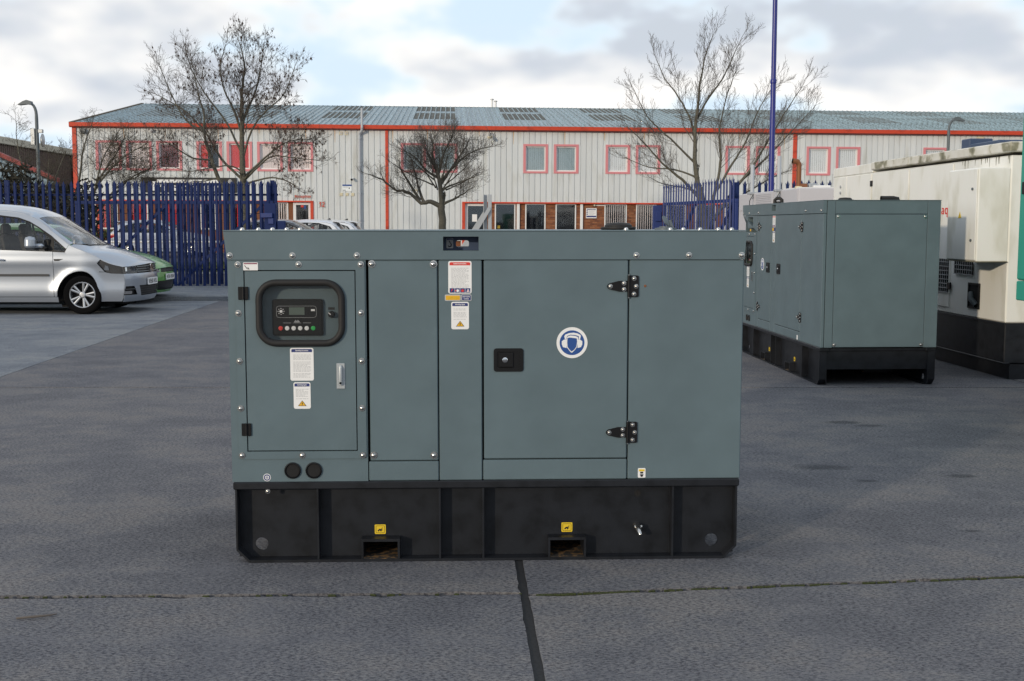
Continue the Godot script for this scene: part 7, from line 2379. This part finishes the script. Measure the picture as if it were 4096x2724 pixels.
	for w in [[-0.03, 0.05, 0.0, -0.005], [0.03, 0.05, 0.0, -0.005], [-0.048, 0.02, -0.022, -0.05], [0.048, 0.02, 0.022, -0.05], [-0.022, -0.05, 0.0, -0.008], [0.022, -0.05, 0.0, -0.008]]:
		var a := Vector3(w[0], w[1], 0)
		var c := Vector3(w[2], w[3], 0)
		b.box(fw * ((a + c) / 2), Vector3(a.distance_to(c), 0.01, 0.008), fw.basis * Basis(Vector3.BACK, atan2(c.y - a.y, c.x - a.x)))
	obj("badge", b, M.chrome, o)
	b = MB.new()
	b.prism(circle(0, 0, 0.062, 24), -0.012, -0.006, fw)
	obj("badge_back", b, M.plastic_black, o)
	number_plate(o, "VE68 HSL", Transform3D(Basis(Vector3.UP, PI / 2), Vector3(0.892, 0.515, 0)), M.white_print)
	shut(o, "tailgate", P, [[across([0.0, 0.25, 0.82, 0.3, 0.8, 1.0, 0.68, 1.62, 0.0, 1.70]), 0.1, s.back(), true, [rrect(-0.62, 1.05, 0.62, 1.55, 0.1)]]])
	shut(o, "rear_screen", M.car_glass, [[rrect(-0.62, 1.05, 0.62, 1.55, 0.1), 0.1, s.back(-0.01), true]])
	# cabin: floor, dash, wheel, seats
	b = MB.new()
	b.span(Vector3(-3.4, 0.16, -0.6), Vector3(0.60, 0.30, 0.6))
	b.span(Vector3(-2.2, 0.3, -0.8), Vector3(-0.5, 0.5, 0.8))
	b.span(Vector3(0.42, 0.31, -0.5), Vector3(0.62, 0.62, 0.5))
	obj("floor_pan", b, M.gap_black, o)
	b = MB.new()
	b.rspan(Vector3(-0.42, 0.7, -0.72), Vector3(0.0, 1.0, 0.72), 0.06)
	obj("dashboard", b, M.trim_grey, o)
	for z in [-0.36, 0.36]:
		b = MB.new()
		b.rbox(Vector3(-1.0, 0.6, z), Vector3(0.55, 0.2, 0.5), 0.05)
		b.rbox(Vector3(-1.32, 0.95, z), Vector3(0.16, 0.72, 0.48), 0.05, Basis(Vector3.BACK, 0.22))
		b.rbox(Vector3(-1.43, 1.38, z), Vector3(0.1, 0.2, 0.26), 0.04)
		obj("seat", b, M.trim_grey, o)
	b = MB.new()
	var ring := PackedVector3Array()
	var rad := PackedFloat32Array()
	for i in 21: ring.append(Vector3(-0.55 - 0.07 * sin(TAU * i / 20.0), 0.98 + 0.17 * sin(TAU * i / 20.0), 0.36 + 0.18 * cos(TAU * i / 20.0))); rad.append(0.015)
	b.tube(ring, rad, 6, false)
	obj("steering_wheel", b, M.plastic_black, o)

# hatchback used for the cars further back: nose and tail both complete
func hatch(called: String, label: String, where: Transform3D, P: Material, plate_words: String, group := "") -> Node3D:
	var o := thing(called, label, "car", where, group)
	var s := Shell.new()
	s.nose = 0.86; s.tail = -3.42; s.rear_axle = -2.6; s.belt = 0.95; s.top = 1.40; s.lean = 0.2; s.w = 0.87; s.sweep = 0.26
	s.yc = pv([0.86, 0.66, 0.80, 0.735, 0.55, 0.86, 0.2, 0.95, -0.2, 1.02, -0.45, 1.13, -0.8, 1.31, -1.15, 1.44, -1.6, 1.495, -2.2, 1.49, -2.75, 1.44, -2.98, 1.36, -3.25, 1.08, -3.36, 0.95, -3.42, 0.8])
	s.yr = pv([0.86, 0.62, 0.62, 0.70, 0.4, 0.80, 0.0, 0.91, -0.35, 0.99, -0.62, 1.11, -0.95, 1.28, -1.25, 1.375, -1.7, 1.41, -2.3, 1.395, -2.8, 1.31, -3.05, 1.15, -3.3, 0.94, -3.42, 0.8])
	s.fx = pv([0.18, 0.78, 0.3, 0.845, 0.45, 0.86, 0.58, 0.85, 0.68, 0.82, 0.74, 0.79])
	s.bx = pv([0.2, -3.38, 0.4, -3.45, 0.7, -3.44, 0.9, -3.38, 1.0, -3.33])
	var fa := arch(0.0, 0.375)
	var ra := arch(-2.6, 0.375)
	for sg in [1.0, -1.0]:
		var S := s.side(sg)
		var fl: bool = sg < 0.0
		var glassy := pv([-2.98, 1.0, -2.7, 0.985, -0.52, 0.965, -0.60, 1.03, -1.0, 1.24, -1.3, 1.345, -1.75, 1.375, -2.3, 1.355, -2.75, 1.23])
		shut(o, "body_side", P, [[pv([0.86, 0.21] + s.crest(0.86, -3.42, 0.0, 40) + [-3.42, 0.25]), 0.07, S, fl, [fa, ra, glassy]]])
		shut(o, "window_seal", M.plastic_black, [[glassy, 0.08, s.side(sg, -0.014), fl, [pv([-2.88, 1.02, -2.6, 1.005, -0.62, 0.99, -1.02, 1.215, -1.3, 1.315, -1.54, 1.335, -1.54, 1.0, -1.63, 1.0, -1.63, 1.345, -1.75, 1.345, -2.3, 1.325, -2.68, 1.22])]]])
		shut(o, "side_window", M.car_glass, [[glassy, 0.1, s.side(sg, -0.02), fl]])
		for dx in [-0.62, -1.59, -2.3]: shut(o, "door_line", M.gap_black, [[pv([dx, 0.26 if dx > -2.0 else 0.7, dx, 0.955, dx + 0.008, 0.955, dx + 0.008, 0.26 if dx > -2.0 else 0.7]), 0.1, s.side(sg, 0.002), fl]])
		shut(o, "sill", M.trim_grey, [[pv([-2.23, 0.19, -2.23, 0.25, -0.37, 0.25, -0.37, 0.19]), 0.1, s.side(sg, 0.003), fl]])
		var hp := pv([0.30, 0.76, 0.42, 0.785, 0.62, 0.69, 0.86, 0.655, 0.86, 0.56, 0.6, 0.60])
		var hf := PackedVector2Array([Vector2(sg * 0.9, 0.665), Vector2(sg * 0.48, 0.66), Vector2(sg * 0.44, 0.58), Vector2(sg * 0.9, 0.565)])
		var hl := shut(o, "headlight", M.lens, [[hp, 0.06, s.side(sg, 0.006), fl], [hf, 0.06, s.front(0.006), fl]])
		shut(hl, "lamp_housing", M.trim_grey, [[hp, 0.06, s.side(sg, 0.001), fl], [hf, 0.06, s.front(0.001), fl]])
		shut(o, "tail_light", M.tail_red, [[pv([-3.05, 0.86, -3.1, 0.95, -3.3, 0.92, -3.42, 0.86, -3.42, 0.74, -3.3, 0.76]), 0.06, s.side(sg, 0.006), fl], [PackedVector2Array([Vector2(sg * 0.85, 0.74), Vector2(sg * 0.85, 0.92), Vector2(sg * 0.55, 0.9), Vector2(sg * 0.55, 0.76)]), 0.06, s.back(0.006), not fl]])
		for ax in [0.0, -2.6]:
			var lb := MB.new()
			for i in 16:
				var a0 := PI * i / 16.0
				var a1 := PI * (i + 1) / 16.0
				lb.q(Vector3(ax + 0.38 * cos(a0), 0.305 + 0.38 * sin(a0), sg * 0.5), Vector3(ax + 0.38 * cos(a0), 0.305 + 0.38 * sin(a0), sg * 0.85), Vector3(ax + 0.38 * cos(a1), 0.305 + 0.38 * sin(a1), sg * 0.85), Vector3(ax + 0.38 * cos(a1), 0.305 + 0.38 * sin(a1), sg * 0.5))
			obj("arch_lining", lb, M.gap_black, o)
		var mb := MB.new()
		mb.rbox(Vector3(-0.72, 1.02, sg * 0.97), Vector3(0.12, 0.13, 0.2), 0.04)
		obj("mirror", mb, P, o)
		wheel(o, 0.0, sg * 0.86, 0.31, 9, false)
		wheel(o, -2.6, sg * 0.86, 0.31, 9, false)
	shut(o, "bonnet", P, [[mirrored([0.855, 0.0, 0.855, 0.95, -0.42, 0.95, -0.4, 0.78, -0.27, 0.5, -0.2, 0.0]), 0.08, s.over()]])
	shut(o, "windscreen", M.car_glass, [[mirrored([-0.22, 0.0, -0.29, 0.5, -0.46, 0.74, -0.9, 0.66, -1.12, 0.58, -1.1, 0.0]), 0.08, s.over()]])
	shut(o, "roof", P, [[mirrored([-1.105, 0.0, -1.125, 0.585, -0.9, 0.67, -0.46, 0.75, -0.42, 0.95, -3.42, 0.95, -3.42, 0.0]), 0.08, s.over(), false, [pv([-2.98, -0.56, -3.3, -0.62, -3.3, 0.62, -2.98, 0.56])]]])
	shut(o, "rear_screen", M.car_glass, [[pv([-2.97, -0.57, -3.31, -0.63, -3.31, 0.63, -2.97, 0.57]), 0.08, s.over(-0.012)]])
	var b := MB.new()
	b.rbox(Vector3(-2.97, 1.405, 0), Vector3(0.34, 0.035, 1.16), 0.012, Basis(Vector3.BACK, 0.16))
	obj("spoiler", b, P, o)
	b = MB.new()
	b.prism(pv([-2.5, 1.49, -2.66, 1.475, -2.63, 1.545]), -0.012, 0.012)
	obj("aerial", b, M.plastic_black, o)
	shut(o, "front_bumper", P, [[across([0.0, 0.2, 0.9, 0.2, 0.9, 0.60, 0.46, 0.62, 0.36, 0.70, 0.0, 0.73]), 0.0673, s.front(), false, [across([0.0, 0.58, 0.40, 0.58, 0.34, 0.71, 0.0, 0.725]), across([0.0, 0.24, 0.5, 0.25, 0.7, 0.42, 0.0, 0.42])]]])
	shut(o, "grille", M.plastic_black, [[across([0.0, 0.58, 0.40, 0.58, 0.34, 0.71, 0.0, 0.725]), 0.0673, s.front(-0.012)]])
	shut(o, "lower_grille", M.plastic_black, [[across([0.0, 0.24, 0.5, 0.25, 0.7, 0.42, 0.0, 0.42]), 0.0673, s.front(-0.02)]])
	for k in 3: shut(o, "grille_bar", M.trim_grey, [[across([0.0, 0.605 + 0.035 * k, 0.37 - 0.01 * k, 0.605 + 0.033 * k, 0.37 - 0.01 * k, 0.614 + 0.033 * k, 0.0, 0.614 + 0.035 * k]), 0.0673, s.front(0.0)]])
	shut(o, "rear_bumper", P, [[across([0.0, 0.22, 0.86, 0.22, 0.86, 0.9, 0.6, 1.0, 0.0, 1.0]), 0.08, s.back(), true]])
	if plate_words: number_plate(o, plate_words, Transform3D(Basis(Vector3.UP, PI / 2), Vector3(0.874, 0.49, 0)), M.white_print)
	b = MB.new()
	b.span(Vector3(-3.3, 0.17, -0.6), Vector3(0.58, 0.30, 0.6))
	b.span(Vector3(-3.2, 0.3, -0.78), Vector3(-2.9, 0.85, 0.78))
	b.span(Vector3(0.4, 0.31, -0.5), Vector3(0.6, 0.54, 0.5))
	b.rspan(Vector3(-0.75, 0.65, -0.7), Vector3(-0.35, 0.95, 0.7), 0.05)
	obj("floor_pan", b, M.gap_black, o)
	for x in [-1.45, -2.3]:
		for z in [-0.36, 0.36]:
			b = MB.new()
			b.rbox(Vector3(x, 0.8, z), Vector3(0.16, 0.7, 0.46), 0.05, Basis(Vector3.BACK, 0.2))
			b.rbox(Vector3(x - 0.1, 1.2, z), Vector3(0.09, 0.16, 0.24), 0.03)
			obj("seat", b, M.trim_grey, o)
	return o

func cars() -> void:
	van()
	hatch("parked_car", "bright green car nosing out from behind the silver van", at(-7.38, 0, -22.35, 0.0), M.green_paint, "HS16 HKW")
	var up := Basis.from_scale(Vector3(1, 1.05, 1))
	hatch("parked_car", "pale silver-blue hatchback seen through the left gate with red tail light", Transform3D(up, Vector3(-13.35, 0.12, -49.4)), M.steel_paint, "", "cars parked before the grey building")
	hatch("parked_car", "dark car with its windscreen sloping right, beside the left gate post", Transform3D(up, Vector3(-7.05, 0.12, -44.4)), M.dark_paint, "", "cars parked before the grey building")
	hatch("parked_car", "white hatchback with rear spoiler, the nearer of the two above the generator lid", Transform3D(Basis(Vector3.UP, PI) * up, Vector3(-9.85, 0.12, -46.8)), M.white_paint, "", "cars parked before the grey building")
	hatch("parked_car", "white hatchback half hidden behind the other white hatchback", Transform3D(Basis(Vector3.UP, PI) * up, Vector3(-9.55, 0.12, -49.6)), M.white_paint, "", "cars parked before the grey building")

# ---------------------------------------------------------------- the whole place
func _ready() -> void:
	var cam := Camera3D.new()
	cam.name = "camera"
	cam.position = Vector3(0, 1.45, 0)
	cam.rotation_degrees = Vector3(-5.6055, 0, 0)
	cam.fov = 32.3835
	cam.near = 0.05
	cam.far = 900.0
	add_child(cam)
	var env := Environment.new()
	var sky := Sky.new()
	var pano := PanoramaSkyMaterial.new()
	pano.panorama = cloudy_sky()
	sky.sky_material = pano
	env.background_mode = Environment.BG_SKY
	env.sky = sky
	env.background_energy_multiplier = 1.0
	env.tonemap_mode = Environment.TONE_MAPPER_LINEAR
	env.tonemap_exposure = 1.07
	env.sdfgi_enabled = true
	env.ssao_enabled = true
	env.ssil_enabled = true
	var we := WorldEnvironment.new()
	we.name = "world"
	we.environment = env
	add_child(we)
	var sun := DirectionalLight3D.new()
	sun.name = "sun"
	sun.light_color = Color(1.0, 0.93, 0.82)
	sun.light_energy = 0.62
	sun.light_angular_distance = 2.0
	sun.shadow_enabled = true
	add_child(sun)
	sun.look_at_from_position(Vector3.ZERO, Vector3(0.61, -0.195, -0.78))
	materials()
	ground()
	building()
	backdrop()
	fences()
	trees()
	near_generator()
	second_generator()
	far_generator()
	container()
	cars()
